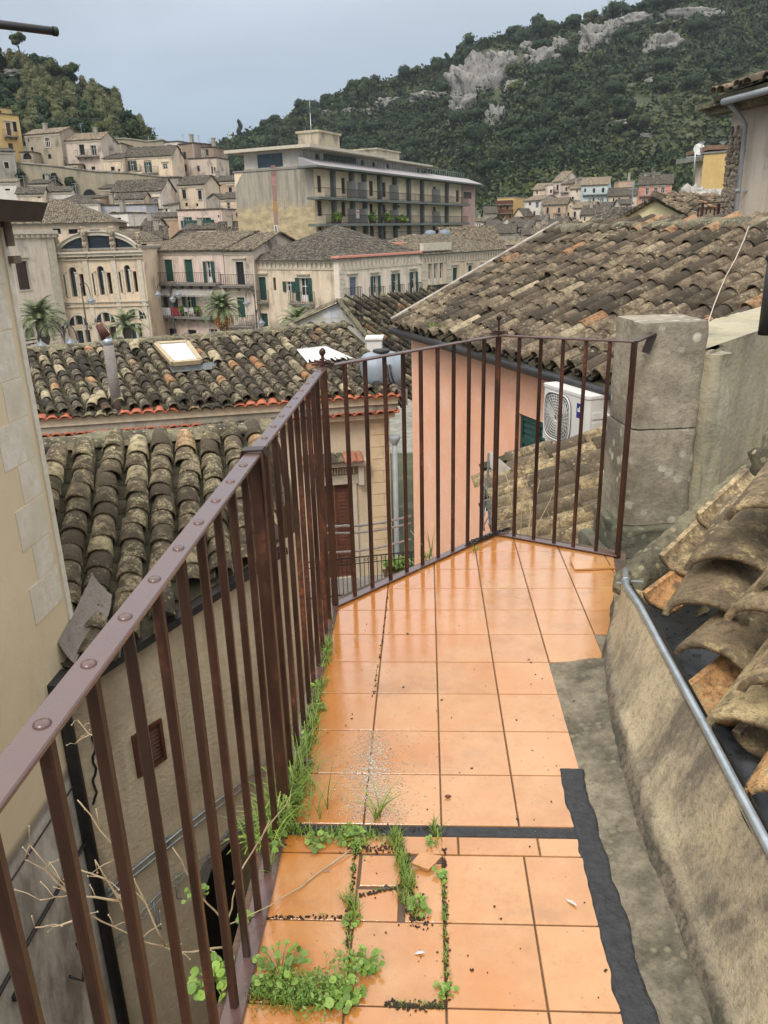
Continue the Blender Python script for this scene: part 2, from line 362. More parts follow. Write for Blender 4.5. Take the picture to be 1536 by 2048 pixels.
def window(par, u0, u1, v0, v1, kind, rv=.22, trim=None, fine=True):
    """kind: letters. d dark pane, w white frame, g/b/m/u closed shutters, O open green shutters, t trim, h hood, s sill, a arch, V void"""
    arch = 'a' in kind; mb = MB(); tm = trim or M['offwhite']; W = u1-u0; fr = MB()
    fw = .06 if 'w' in kind or 'O' in kind else .04
    if 't' in kind:
        k = min(.16, W*.18); 
        mb.box(u0-k, -.045, v0, u0, .0, v1-(W/2 if arch else 0)); mb.box(u1, -.045, v0, u1+k, .0, v1-(W/2 if arch else 0))
        if arch:
            N = 10; r = W/2; c = (u0+u1)/2; zc = v1-r
            for q in range(N):
                a, b = pi*q/N, pi*(q+1)/N
                A = [(c-r*cos(a), zc+r*sin(a)), (c-(r+k)*cos(a), zc+(r+k)*sin(a)), (c-(r+k)*cos(b), zc+(r+k)*sin(b)), (c-r*cos(b), zc+r*sin(b))]
                mb.face([(p[0], -.045, p[1]) for p in A]); mb.quad((A[1][0],-.045,A[1][1]),(A[1][0],0,A[1][1]),(A[2][0],0,A[2][1]),(A[2][0],-.045,A[2][1]))
        else: mb.box(u0-k, -.05, v1, u1+k, .0, v1+k)
    if 'h' in kind: mb.box(u0-.3, -.22, v1+.28, u1+.3, 0, v1+.36); mb.box(u0-.22, -.14, v1+.18, u1+.22, 0, v1+.278)
    if 's' in kind: mb.box(u0-.12, -.12, v0-.09, u1+.12, 0, v0-.004)
    zt = v1
    y = rv-.05
    if not arch: fr.box(u0, y, v1-fw, u1, y+.04, v1)
    fr.box(u0, y, v0, u0+fw, y+.04, v1-(W/2 if arch else fw)); fr.box(u1-fw, y, v0, u1, y+.04, v1-(W/2 if arch else fw)); fr.box(u0+fw, y, v0, u1-fw, y+.04, v0+fw)
    if W > .6: fr.box((u0+u1)/2-fw/2, y-.002, v0+fw, (u0+u1)/2+fw/2, y+.038, v1-fw)
    if 'w' in kind or 'O' in kind:
        fr.box(u0+fw, y+.004, v0+(v1-v0)*.62, u1-fw, y+.034, v0+(v1-v0)*.62+.05)
        if v1-v0 > 1.7: fr.box(u0+fw, y-.004, v0+fw, u1-fw, y+.02, v0+(v1-v0)*.25)
    fm = M['white'] if ('w' in kind or 'O' in kind) else M['maroon']
    holder = mb.build('window', tm, par)
    frame = fr.build('frame' if holder else 'window', fm, holder or par)
    holder = holder or frame
    pn = MB(); pn.quad((u0, rv-.004, v0), (u1, rv-.004, v0), (u1, rv-.004, v1), (u0, rv-.004, v1))
    pn.build('pane', M['glass_blue'] if 'B' in kind else (M['dark'] if 'V' in kind else M['glass']), holder)
    for k in kind:
        if k in SHM:
            y2 = max(.04, rv-.12); c = (u0+u1)/2
            for (a, b) in (((u0+.01, c-.005), (c+.005, u1-.01)) if W > .7 else ((u0+.01, u1-.01),)):
                s = MB(); shutter(s, a, b, v0+.01, v1-.01, y2, slat=fine); s.build('shutter', M[SHM[k]], holder)
    if 'O' in kind:
        for (a, b) in ((u0-W*.5, u0-.01), (u1+.01, u1+W*.5)):
            s = MB(); shutter(s, a, b, v0, v1, -.10, slat=fine); s.build('shutter', M['green'], holder)
    return holder
def balcony(par, u0, u1, z, out=.9, rail=1.0, slabm=None, railm=None, step=.14, solid=False, thick=.16, brackets=True):
    mb = MB(); mb.box(u0, -out, z-thick, u1, -.003, z); mb.box(u0-.05, -out-.05, z-.05, u1+.05, -out+.1, z+.012)
    if brackets:
        n = max(2, int((u1-u0)/1.1)+1)
        for i in range(n):
            x = u0+.15+(u1-u0-.3)*i/(n-1); mb.raw([(x-.08,-.003,z-thick),(x+.08,-.003,z-thick),(x+.08,-out*.75,z-thick),(x-.08,-out*.75,z-thick),(x-.08,-.003,z-thick-.4),(x+.08,-.003,z-thick-.4)], [(0,3,2,1),(0,4,3),(1,2,5),(3,4,5,2),(0,1,5,4)])
    b = mb.build('balcony', slabm or M['mortar_grey'], par); r = MB(); y = -out+.05
    if solid: r.box(u0, y-.02, z+.05, u1, y+.02, z+rail); r.box(u0, y+.02, z+.05, u0+.03, -.01, z+rail); r.box(u1-.03, y+.02, z+.05, u1, -.01, z+rail)
    else:
        t = .022
        for (a, c) in (((u0+.03, y), (u1-.03, y)), ((u0+.03, y), (u0+.03, -.01)), ((u1-.03, y), (u1-.03, -.01))):
            A = Vector((*a, z)); C = Vector((*c, z)); L = (C-A).length; n = max(1, int(L/step))
            r.bar(A+Vector((0,0,rail)), C+Vector((0,0,rail)), .05, .03); r.bar(A+Vector((0,0,.1)), C+Vector((0,0,.1)), .03)
            for i in range(n+1):
                p = A+(C-A)*(i/n); r.bar(p+Vector((0,0,.02)), p+Vector((0,0,rail)), t)
    r.build('railing', railm or M['iron'], b); return b
class Bld:
    """a building whose front runs from photo point fl to fr (x px, y px of the eave, distance)"""
    def __init__(s, name, label, cat, T, fl, fr, ybot, back=8.0, wall='cream', roof='gable', rise=1.6, rmat='roof_far', over=.35, wins=(), bals=(), zb=None, ext=6.0, group=None, rv=.22, trim=None, fine=False, step=.16, cornice=True):
        s.T = T; pl = PY(*T(fl[0], fl[1]), fl[2]); pr = PY(*T(fr[0], fr[1]), fr[2]); s.z1 = (pl.z+pr.z)/2
        d = Vector((pr.x-pl.x, pr.y-pl.y, 0)); s.W = d.length; s.rz = atan2(d.y, d.x)
        zbot = (PY(*T(fl[0], ybot), fl[2]).z+PY(*T(fr[0], ybot), fr[2]).z)/2
        s.zb = (zbot-ext if zb is None else zb); s.org = Vector((pl.x, pl.y, 0)); s.ux = d.normalized(); s.n = Vector((s.ux.y, -s.ux.x, 0))
        s.e = empty(name, (pl.x, pl.y, s.zb), s.rz); tag(s.e, label, cat, group); s.h = s.z1-s.zb; H = s.h; W = s.W; D = back
        hs = []; wl = []
        for w in wins:
            u, z, du, dz = s.rect(w); hs.append((u-du/2, u+du/2, z-dz/2, z+dz/2, 'a' in w[4])); wl.append((u-du/2, u+du/2, z-dz/2, z+dz/2, w[4]))
        if group and 'balcony' not in name:
            rw = random.Random(len(label)*7+int(W*10)); hh0 = s.z1-zbot
            for zz in (H-2.3, H-5.0, H-7.6):
                if zz < H-hh0+.3: continue
                u = rw.uniform(.8, 1.8)
                while u < W-1.3:
                    ww, dz = rw.choice(((.7,.95),(.8,1.6),(.6,.6),(.75,1.3))); h9 = (u, u+ww, zz-.3, zz-.3+dz)
                    if rw.random() < .55 and all(h9[1]+.35 < q[0] or h9[0]-.35 > q[1] or h9[3]+.25 < q[2] or h9[2]-.25 > q[3] for q in hs): hs.append((*h9, False)); wl.append((*h9, rw.choice(['Vt','d','wt','m','dt'])))
                    u += rw.uniform(1.9, 3.2)
        hs = [h for h in hs if h[0] > .02 and h[1] < W-.02]; wl = [w for w in wl if w[0] > .02 and w[1] < W-.02]
        mb = MB(); facade(mb, W, 0, H, hs, rv)
        mb.quad((W,0,0),(W,D,0),(W,D,H),(W,0,H)); mb.quad((0,D,0),(0,0,0),(0,0,H),(0,D,H)); mb.quad((W,D,0),(0,D,0),(0,D,H),(W,D,H))
        ro = MB(); o = over; th = .12
        def slab(a, b, c, d_):
            a, b, c, d_ = map(Vector, (a, b, c, d_)); n = (b-a).cross(d_-a).normalized()*th; ro.face([a+n, b+n, c+n, d_+n]); ro.face([d_, c, b, a])
            for p, q in ((a,b),(b,c),(c,d_),(d_,a)): ro.quad(p, q, q+n, p+n)
        if roof == 'gable':
            r = rise; k = r/(D/2); slab((-o,-o,H-k*o),(W+o,-o,H-k*o),(W+o,D/2,H+r),(-o,D/2,H+r)); slab((W+o,D+o,H-k*o),(-o,D+o,H-k*o),(-o,D/2+.001,H+r),(W+o,D/2+.001,H+r))
            mb.face([(W,0,H),(W,D,H),(W,D/2,H+r)]); mb.face([(0,D,H),(0,0,H),(0,D/2,H+r)])
        elif roof == 'shed':
            k = rise/D; slab((-o,-o,H-k*o),(W+o,-o,H-k*o),(W+o,D+o,H+rise+k*o),(-o,D+o,H+rise+k*o)); mb.face([(W,0,H),(W,D,H),(W,D,H+rise)]); mb.face([(0,D,H),(0,0,H),(0,D,H+rise)]); mb.quad((W,D,H),(0,D,H),(0,D,H+rise),(W,D,H+rise))
        elif roof == 'hip':
            r = rise; k = r/(D/2); e = H-k*o; q = min(D/2, W/2-.05); A=(-o,-o,e);B=(W+o,-o,e);C=(W+o,D+o,e);E=(-o,D+o,e);R1=(q,D/2,H+r);R2=(W-q,D/2,H+r)
            ro.quad(A,B,R2,R1); ro.face([B,C,R2]); ro.quad(C,E,R1,R2); ro.face([E,A,R1]); ro.face([E,C,B,A])
        elif roof == 'front':
            r = rise; k = r/(W/2); slab((-o,-o,H-k*o),(W/2,-o,H+r),(W/2,D+o,H+r),(-o,D+o,H-k*o)); slab((W/2+.001,-o,H+r),(W+o,-o,H-k*o),(W+o,D+o,H-k*o),(W/2+.001,D+o,H+r))
            mb.face([(0,0,H),(W,0,H),(W/2,0,H+r)]); mb.face([(W,D,H),(0,D,H),(W/2,D,H+r)])
        elif roof == 'flat':
            ro.box(-.12,-.12,H+.002,W+.12,D+.12,H+.18)
        mb.build('wall', M[wall] if isinstance(wall, str) else wall, s.e)
        ro.build('roof', M[rmat] if roof != 'flat' else (M[rmat] if rmat not in ('roof_far',) else M['mortar_grey']), s.e)
        if cornice and roof in ('gable', 'hip', 'shed') :
            c = MB(); c.box(-.05,-.13,H-.32,W+.05,-.003,H-.22); c.box(-.03,-.07,H-.45,W+.03,-.003,H-.322); c.build('cornice', M['offwhite'], s.e)
        for w in wl: window(s.e, *w, rv=rv, trim=trim, fine=fine)
        if group:
            rw = random.Random(len(label)*13+int(W*7))
            if rw.random() < .6: m9 = MB(); x9 = rw.choice((.25, W-.25)); m9.tube([(x9,-.08,0),(x9,-.08,H-.1)], .06, 5); m9.build('drainpipe', M['grey_pvc'], s.e)
            if rw.random() < .4 and roof in ('gable','flat'): m9 = MB(); x9 = rw.uniform(.2,.8)*W; y9 = D*.35; m9.box(x9-.3,y9-.3,H-.2,x9+.3,y9+.3,H+rise+.7); m9.box(x9-.38,y9-.38,H+rise+.7,x9+.38,y9+.38,H+rise+.82); m9.build('chimney', M['greywall'], s.e)
            if rw.random() < .45: m9 = MB(); x9 = rw.uniform(.2,.8)*W; y9 = D*.5; z9 = H+rise*(roof != 'flat'); m9.bar((x9,y9,z9-.3),(x9,y9,z9+1.7),.05); m9.bar((x9-.5,y9,z9+1.6),(x9+.5,y9,z9+1.6),.04); m9.bar((x9-.3,y9,z9+1.3),(x9+.3,y9,z9+1.3),.04); m9.build('aerial', M['galv'], s.e)
        for b in bals:
            u0, _ = s.uz(b[0], b[1]); u1, z = s.uz(b[2], b[1]); z = (s.uz(b[0], b[1])[1]+z)/2
            kw = b[3] if len(b) > 3 else {}; kw = dict(kw); kw.setdefault('step', step); balcony(s.e, u0, u1, z, **kw)
    def uz(s, x, y):
        p = PPL(*s.T(x, y), s.org, s.n); return (p-s.org).dot(s.ux), p.z-s.zb
    def rect(s, w):
        x0, y0, x1, y1 = w[:4]; xm, ym = (x0+x1)/2, (y0+y1)/2; u, z = s.uz(xm, ym)
        du = abs(s.uz(x1, ym)[0]-s.uz(x0, ym)[0]); dz = abs(s.uz(xm, y0)[1]-s.uz(xm, y1)[1]); return u, z, max(du, .25), max(dz, .25)
    def W3(s, u, y, z): return Vector((s.org.x, s.org.y, s.zb))+s.ux*u-s.n*y+Vector((0,0,z))
# ------------------------------------------------------------------ camera, world, sun
cam_d = bpy.data.cameras.new('camera'); cam = bpy.data.objects.new('camera', cam_d); COL.objects.link(cam); SC.camera = cam
cam_d.sensor_fit = 'VERTICAL'; cam_d.sensor_height = 32; cam_d.lens = 32*FPX/2048; cam_d.clip_end = 3000; cam_d.clip_start = .05
# camera axes in the world: rows of the survey basis
R = Matrix(((XC_.x, XC_.y, XC_.z), (YC_.x, YC_.y, YC_.z), (ZC_.x, ZC_.y, ZC_.z)))
cam.matrix_world = Matrix.Translation(CAM) @ R.to_4x4()
w = bpy.data.worlds.new('World'); SC.world = w; w.use_nodes = True; nt = w.node_tree; nt.nodes.clear()
wo = nt.nodes.new('ShaderNodeOutputWorld'); b1 = nt.nodes.new('ShaderNodeBackground'); b2 = nt.nodes.new('ShaderNodeBackground'); ad = nt.nodes.new('ShaderNodeAddShader')
sky = nt.nodes.new('ShaderNodeTexSky'); sky.sky_type = 'NISHITA'; sky.sun_disc = False; sky.sun_elevation = radians(50); sky.sun_rotation = radians(200); sky.air_density = 1.4; sky.dust_density = 3.0
nt.links.new(sky.outputs[0], b1.inputs[0]); b1.inputs[1].default_value = .02
tc = nt.nodes.new('ShaderNodeTexCoord'); sx = nt.nodes.new('ShaderNodeSeparateXYZ'); nt.links.new(tc.outputs['Generated'], sx.inputs[0])
cr = nt.nodes.new('ShaderNodeValToRGB'); nt.links.new(sx.outputs[2], cr.inputs[0]); e = cr.color_ramp.elements
e[0].position = 0.0; e[0].color = (*c3(154,178,206), 1); e[1].position = 1.0; e[1].color = (1, .985, .96, 1)
for p, c in ((.08, c3(164,186,211)), (.16, c3(185,201,220)), (.24, c3(204,214,227)), (.42, c3(232,236,240)), (.6, (.97,.96,.94))):
    q = e.new(p); q.color = (*c, 1)
ns = nt.nodes.new('ShaderNodeTexNoise'); ns.inputs['Scale'].default_value = 2.2; ns.inputs['Detail'].default_value = 7; ns.inputs['Distortion'].default_value = .6; mpn = nt.nodes.new('ShaderNodeMapping'); mpn.inputs['Scale'].default_value = (1, 1, 3)
nt.links.new(tc.outputs['Generated'], mpn.inputs[0]); nt.links.new(mpn.outputs[0], ns.inputs['Vector'])
mr = nt.nodes.new('ShaderNodeMapRange'); mr.inputs[1].default_value = .35; mr.inputs[2].default_value = .7; mr.inputs[3].default_value = .86; mr.inputs[4].default_value = 1.13; nt.links.new(ns.outputs[0], mr.inputs[0])
vm = nt.nodes.new('ShaderNodeVectorMath'); vm.operation = 'SCALE'; nt.links.new(cr.outputs[0], vm.inputs[0]); nt.links.new(mr.outputs[0], vm.inputs['Scale'])
zb_ = nt.nodes.new('ShaderNodeMapRange'); zb_.inputs[1].default_value = .23; zb_.inputs[2].default_value = .50; zb_.inputs[3].default_value = 1.0; zb_.inputs[4].default_value = 2.3; nt.links.new(sx.outputs[2], zb_.inputs[0])
vm2 = nt.nodes.new('ShaderNodeVectorMath'); vm2.operation = 'SCALE'; nt.links.new(vm.outputs[0], vm2.inputs[0]); nt.links.new(zb_.outputs[0], vm2.inputs['Scale'])
nt.links.new(vm2.outputs[0], b2.inputs[0]); b2.inputs[1].default_value = .60
nt.links.new(b1.outputs[0], ad.inputs[0]); nt.links.new(b2.outputs[0], ad.inputs[1]); nt.links.new(ad.outputs[0], wo.inputs[0])
sd_ = bpy.data.lights.new('sun', 'SUN'); sd_.energy = 1.4; sd_.angle = radians(18); sd_.color = (1, .96, .9); so = bpy.data.objects.new('sun', sd_); COL.objects.link(so)
so.rotation_euler = Vector((.34, .94, -1.19)).to_track_quat('-Z', 'Y').to_euler()
SC.view_settings.view_transform = 'Standard'; SC.view_settings.look = 'None'; SC.view_settings.exposure = .42
# ------------------------------------------------------------------ terrace floor
A_ = Vector((-.42, 3.20, 0)); B_ = Vector((.37, 4.09, 0)); C_ = Vector((.97, 3.76, 0))
def clip(poly, n, c):
    out = []
    for i in range(len(poly)):
        p, q = poly[i], poly[(i+1) % len(poly)]; dp = p[0]*n[0]+p[1]*n[1]-c; dq = q[0]*n[0]+q[1]*n[1]-c
        if dp >= 0: out.append(p)
        if (dp >= 0) != (dq >= 0): t = dp/(dp-dq); out.append((p[0]+(q[0]-p[0])*t, p[1]+(q[1]-p[1])*t))
    return out
def halfplane(a, b):
    n = (-(b.y-a.y), b.x-a.x); n = (-n[0], -n[1]); L = hypot(*n); n = (n[0]/L, n[1]/L); return n, a.x*n[0]+a.y*n[1]
CLN = [((1, 0), -.412), halfplane(A_, B_), halfplane(B_, C_)]
fm = NT('wet_orange_terrace_tile'); r_ = fm.attr(); n1 = fm.noise(7, 6, .7); n2 = fm.noise(90, 3, .7); n3 = fm.noise(2.2, 4, .6); n4 = fm.noise(260, 2, .6); n5 = fm.noise(26, 5, .75)
c = fm.mix(fm.ramp(r_, 0, 1), (.40, .170, .043), (.53, .25, .082)); c = fm.mix(fm.ramp(n1, .35, .7, 0, .8), c, (.55, .285, .115)); n6 = fm.noise(3.7, 8, .8); c = fm.mix(fm.ramp(n6, .54, .64, 0, .45), c, (.27, .13, .05)); c = fm.mix(fm.ramp(n4, .55, .7, 0, .3), c, (.3, .13, .04)); c = fm.mix(fm.ramp(n5, .56, .7, 0, .35), c, (.36, .12, .03))
pz = fm.n('ShaderNodeSeparateXYZ'); fm.l(fm.tc.outputs['Object'], pz.inputs[0]); wz = fm.math('ADD', fm.math('ADD', n3, fm.math('MULTIPLY', pz.outputs[0], -.28)), fm.math('MULTIPLY', fm.math('ABSOLUTE', fm.math('ADD', pz.outputs[1], -1.95)), .11)); c = fm.mix(fm.ramp(wz, .50, .68, 0, .75), c, (.47, .165, .026))
vv = fm.voro(38); c = fm.mix(fm.math('MULTIPLY', fm.ramp(vv.outputs['Distance'], .13, .08), fm.ramp(n1, .48, .6, 0, .7)), c, (.07, .03, .015))
wet = fm.math('ADD', fm.math('MULTIPLY', n3, .35), fm.math('ADD', fm.math('MULTIPLY', n5, .4), fm.math('MULTIPLY', fm.ramp(wz, .72, .42), .27)))
fm.fin(c, fm.ramp(wet, .42, .60, .03, .20)); fm.b.inputs['Coat Weight'].default_value = 1.0; fm.l(fm.ramp(wet, .40, .58, .015, .14), fm.b.inputs['Coat Roughness']); fm.b.inputs['Coat IOR'].default_value = 1.5
hh = fm.math('ADD', fm.math('MULTIPLY', n5, .9), fm.math('MULTIPLY', n2, .35)); fm.bump(fm.math('MULTIPLY', hh, fm.ramp(wet, .38, .6, .25, 1.0)), .16, .0035)
bb = [x for x in fm.t.nodes if x.type == 'BUMP'][0]; fm.l(bb.outputs[0], fm.b.inputs['Coat Normal'])
M['floor'] = fm.m
M['grout'] = stone('dark_grout', (.16,.10,.065), (.05,.04,.03), None, 3, .3, .7)
YL = [.36, .583, .806, 1.03, 1.253, 1.477, 1.70, 1.768]; YU = [1.812, 2.035, 2.262, 2.49, 2.715, 2.94, 3.165, 3.39, 3.615, 3.84, 4.065, 4.29]
XS = [-.41, -.19, .0325, .2525, .47, .69, .91, 1.13]
ft = MB(); G_ = .0022
def floor_tile(x0, y0, x1, y1, tilt=0.0, dz=0.0, clipx=None):
    poly = [(x0+G_, y0+G_), (x1-G_, y0+G_), (x1-G_, y1-G_), (x0+G_, y1-G_)]
    for n, c in CLN: poly = clip(poly, n, c) if len(poly) > 2 else []
    if clipx is not None and len(poly) > 2:
        for n, c in clipx: poly = clip(poly, n, c) if len(poly) > 2 else []
    if len(poly) < 3: return
    ft.cur = random.random(); cx = sum(p[0] for p in poly)/len(poly); cy = sum(p[1] for p in poly)/len(poly)
    ta, tb = random.gauss(0, .0018)+tilt, random.gauss(0, .0018)
    zf = lambda p, k=0: .004+dz+(p[0]-cx)*ta+(p[1]-cy)*tb-k
    inn = [(cx+(p[0]-cx)*(1-.0022/max(.02, hypot(p[0]-cx, p[1]-cy))), cy+(p[1]-cy)*(1-.0022/max(.02, hypot(p[0]-cx, p[1]-cy)))) for p in poly]
    ft.face([(p[0], p[1], zf(p)) for p in inn])
    for i in range(len(poly)):
        j = (i+1) % len(poly); ft.quad((poly[i][0], poly[i][1], zf(poly[i], .0015)), (poly[j][0], poly[j][1], zf(poly[j], .0015)), (inn[j][0], inn[j][1], zf(inn[j])), (inn[i][0], inn[i][1], zf(inn[i])))
        ft.quad((poly[i][0], poly[i][1], -.008), (poly[j][0], poly[j][1], -.008), (poly[j][0], poly[j][1], zf(poly[j], .0015)), (poly[i][0], poly[i][1], zf(poly[i], .0015)))
for j in range(len(YL)-1):
    for i in range(4):
        x0, x1 = XS[i], XS[i+1]
        if j == 5 and i == 1:   # the broken tile
            floor_tile(x0, YL[j], x1-.112, YL[j]+.102, clipx=None); floor_tile(x0+.004, YL[j]+.109, x1-.108, YL[j+1]-.004, dz=.0005); floor_tile(x1-.098, YL[j], x1, YL[j+1]-.03, tilt=.008, dz=-.001); continue
        if j == len(YL)-2: x0 += .045*(i > 1); x1 += .045*(0 < i < 3) if i != 3 else 0
        floor_tile(x0, YL[j], x1, YL[j+1], clipx=[((-1, 0), -.42)])
wl = halfplane(Vector((1.02, 3.86, 0)), Vector((.80, 2.6, 0)))
wl = ((-.985, .172), -.985*.80+.172*2.9)
for j in range(len(YU)-1):
    for i in range(7):
        x0, x1 = XS[i], XS[i+1]
        if YU[j] < 2.7 and i > 3: continue
        if YU[j] < 2.93 and i > 4: continue
        dz = .012 if (j == 8 and i == 5) else 0
        floor_tile(x0, YU[j], x1, YU[j+1], clipx=[wl])
fl = ft.build('terrace_floor', M['floor']); tag(fl, 'wet orange square floor tiles of the narrow roof terrace', kind='structure')
sl = MB(); P = [(-.47, .2), (.86, .2), (.86, 3.1), (1.03, 3.84), (B_.x+.03, B_.y+.07), (A_.x-.06, A_.y+.05)]
sl.prism(P, -.09, -.0005); tag(sl.build('terrace_slab', M['grout']), 'dark mortar bed showing in the joints between the orange tiles', kind='structure')
# bare concrete strip between the tiles and the parapet
cs = MB(); N = 60; rows = []
for k in range(N+1):
    y = .2+(3.05-.2)*k/N; xl = .47 if y < 2.72 else (.685 if y < 2.94 else .80)
    rows.append((y, xl+.0))
def strip(mb, f0, f1, ya, yb, n, m, zf):
    vs = []
    for k in range(n+1):
        y = ya+(yb-ya)*k/n
        for q in range(m+1):
            x = f0(y)+(f1(y)-f0(y))*q/m; vs.append((x, y, zf(x, y, q/m)))
    mb.raw(vs, [(k*(m+1)+q, k*(m+1)+q+1, (k+1)*(m+1)+q+1, (k+1)*(m+1)+q) for k in range(n) for q in range(m)], True)
def nz(x, y, s, z=0.0): return noise.noise(Vector((x*s, y*s, z)))
strip(cs, lambda y: .466, lambda y: .86, .2, 2.713, 140, 20, lambda x, y, q: .003+.004*nz(x, y, 14)+.003*nz(x, y, 45)+(.02*max(0, (x-.52)/.1) if x < .62 else .02))
strip(cs, lambda y: .688, lambda y: .88, 2.716, 2.937, 14, 8, lambda x, y, q: .003+.003*nz(x, y, 14))
cm = stone('mossy_concrete', (.29,.25,.175), (.06,.052,.034), (.25,.22,.15), 3.2, .9, .9)
tag(cs.build('concrete_strip', cm), 'bare mossy concrete strip between the orange tiles and the parapet', kind='structure')
# bitumen patch strips
bm_ = plain('black_bitumen', (.022,.022,.024), .55, 0, .4, 40, .8)
bs = MB(); ed = lambda y, s: .012*nz(s, y, 7)+.006*nz(s, y, 25)
strip(bs, lambda y: .400+ed(y, 1.3), lambda y: .480+ed(y, 7.7)+(.02 if y < 1.5 else 0)*(1.5-y), .2, 2.065, 150, 12, lambda x, y, q: (.0075+.003*nz(x, y, 20)+.002*nz(x, y, 60)) if .01 < q < .99 else -.002)
tag(bs.build('bitumen_strip', bm_), 'black bitumen repair strip along the right edge of the orange tiles', 'repair strip')
js = MB(); strip(js, lambda y: .03, lambda y: .405, 1.772, 1.809, 6, 60, lambda x, y, q: .0018+.0012*nz(x, y, 30)); strip(js, lambda y: -.40, lambda y: .028, 1.772, 1.809, 6, 60, lambda x, y, q: .001+.0012*nz(x, y, 30))
tag(js.build('expansion_joint', bm_), 'dark bitumen-filled joint crossing the tiled floor', 'floor joint')
# building under the terrace
tb = empty('terrace_building', (0, 0, -8)); tag(tb, 'dark rendered wall of the house carrying the tiled terrace', 'building')
m = MB(); m.prism([(-.45, -1.5), (.9, -1.5), (.86, 3.1), (1.03, 3.82), (B_.x+.02, B_.y+.05), (A_.x-.04, A_.y+.04)], 0, 7.91); m.build('wall', M['greywall'], tb)
# ------------------------------------------------------------------ railing
rl = empty('terrace_railing', (-.43, 1.88, 0)); tag(rl, 'rusty dark brown iron railing of upright bars along the left and far terrace edges', 'railing')
def part(mb, name, mat, root):
    o = mb.build(name, mat, root); o.location = -Vector(root.location); return o
XR = -.43; HZ = 1.09; bh = .017
def hrail(a, b, w=.042, ext=0.0):
    m = MB(); a = Vector(a); b = Vector(b); N = max(2, int((b-a).length/.25)); d = b-a
    m.bar(a, b, w, .009, bev=.002); return m
bal_y = [1.88+.132*k for k in range(1, 10)]+[1.88-.1285*k for k in range(1, 13)]
hr = hrail((XR, .28, HZ), (XR, 1.86, HZ)); 
def rivet(m, p, r=.0105): m.lathe([(r, 0), (r*.95, .002), (r*.6, .0042), (.0005, .0052)], 12, Matrix.Translation(p))
for y in bal_y:
    if y < 1.86: rivet(hr, Vector((XR, y, HZ+.0045)))
part(hr, 'handrail', M['handrail'], rl)
hr = hrail((XR, 1.90, HZ-.001), (A_.x, A_.y+.02, HZ-.001), .038)
for y in bal_y:
    if y > 1.9: rivet(hr, Vector((XR, y, HZ+.0035)), .009)
part(hr, 'handrail', M['handrail'], rl)
for y in bal_y:
    m = MB(); m.bar((XR+random.gauss(0, .001), y, -.03), (XR, y, HZ-.004), bh, bh, up=Vector((random.gauss(0,.15), 1, 0)), bev=.0025); part(m, 'baluster', M['rust'], rl)
m = MB(); m.bar((XR, 1.88, -.06), (XR, 1.88, HZ+.001), .034, .034, up=Vector((0,1,0)), bev=.004); part(m, 'post', M['rust'], rl)
m = MB()   # collar strap looped over the joint of the two handrail lengths
pts = [(XR-.03, 1.872, HZ-.10), (XR-.031, 1.872, HZ-.01), (XR-.026, 1.872, HZ+.010), (XR+.026, 1.872, HZ+.012), (XR+.034, 1.872, HZ-.005), (XR+.034, 1.872, HZ-.16)]
for i in range(len(pts)-1): m.bar(pts[i], pts[i+1], .006, .034, up=Vector((0,1,0)), bev=.0015)
part(m, 'collar', M['rust'], rl)
def seg(a, b, n):
    a = Vector(a); b = Vector(b); h = Vector((0,0,HZ)); m = hrail(a+h, b+h, .034); part(m, 'handrail', M['handrail'], rl)
    m = MB(); m.bar(a+Vector((0,0,.014)), b+Vector((0,0,.014)), .042, .008, bev=.002); part(m, 'base_bar', M['handrail'], rl)
    for i in range(1, n):
        p = a+(b-a)*(i/n); m = MB(); m.bar(p+Vector((random.gauss(0,.002),random.gauss(0,.002),0)), p+Vector((0,0,HZ-.003)), .0165, .0165, up=(b-a).normalized(), bev=.0025); part(m, 'baluster', M['rust'], rl)
seg(A_, B_, 10); seg(B_, C_, 6)
m = MB(); m.bar((XR, .2, .010), (XR, A_.y+.02, .010), .05, .008, bev=.002); part(m, 'base_bar', M['handrail'], rl)
for p, hgt, fin in ((A_, HZ, .06), (B_, HZ, .09), (C_, HZ, 0)):
    m = MB(); m.bar(p+Vector((0,0,-.08)), p+Vector((0,0,hgt+.004)), .024, .024, up=Vector((.6,.8,0)), bev=.003)
    if fin:
        m.bar(p+Vector((0,0,hgt)), p+Vector((0,0,hgt+fin)), .012, .012, up=Vector((0,1,0))); m.bar(p+Vector((-.045,-.01,hgt+.012)), p+Vector((.045,.01,hgt+.012)), .03, .008); m.blob(p+Vector((0,0,hgt+fin)), .012, .012, .016, 8, 5, .3)
        m.bar(p+Vector((-.03,.02,hgt+.02)), p+Vector((.03,-.02,hgt+.022)), .02, .006)
    part(m, 'post', M['rust'], rl)
m = MB(); q = Vector((1.10, 3.93, HZ+.015)); m.bar(C_+Vector((0,0,HZ)), q, .034, .009, bev=.002); m.bar(q, q+Vector((-.035, -.02, -.09)), .04, .009, up=Vector((0,1,0))); part(m, 'wall_bracket', M['rust'], rl)
m = MB()
for k in range(7): # twisted wire at the foot of the far corner post
    t = k/6; m.tube([B_+Vector((-.16+.25*j/8*(1 if j < 99 else 0), -.20+.23*j/8, .03+.012*sin(j*2+k*1.7))) + Vector((.012*cos(j*1.9+k), .010*sin(j*2.3+k*2), 0)) for j in range(9)], .0022, 5)
part(m, 'binding_wire', M['iron'], rl)
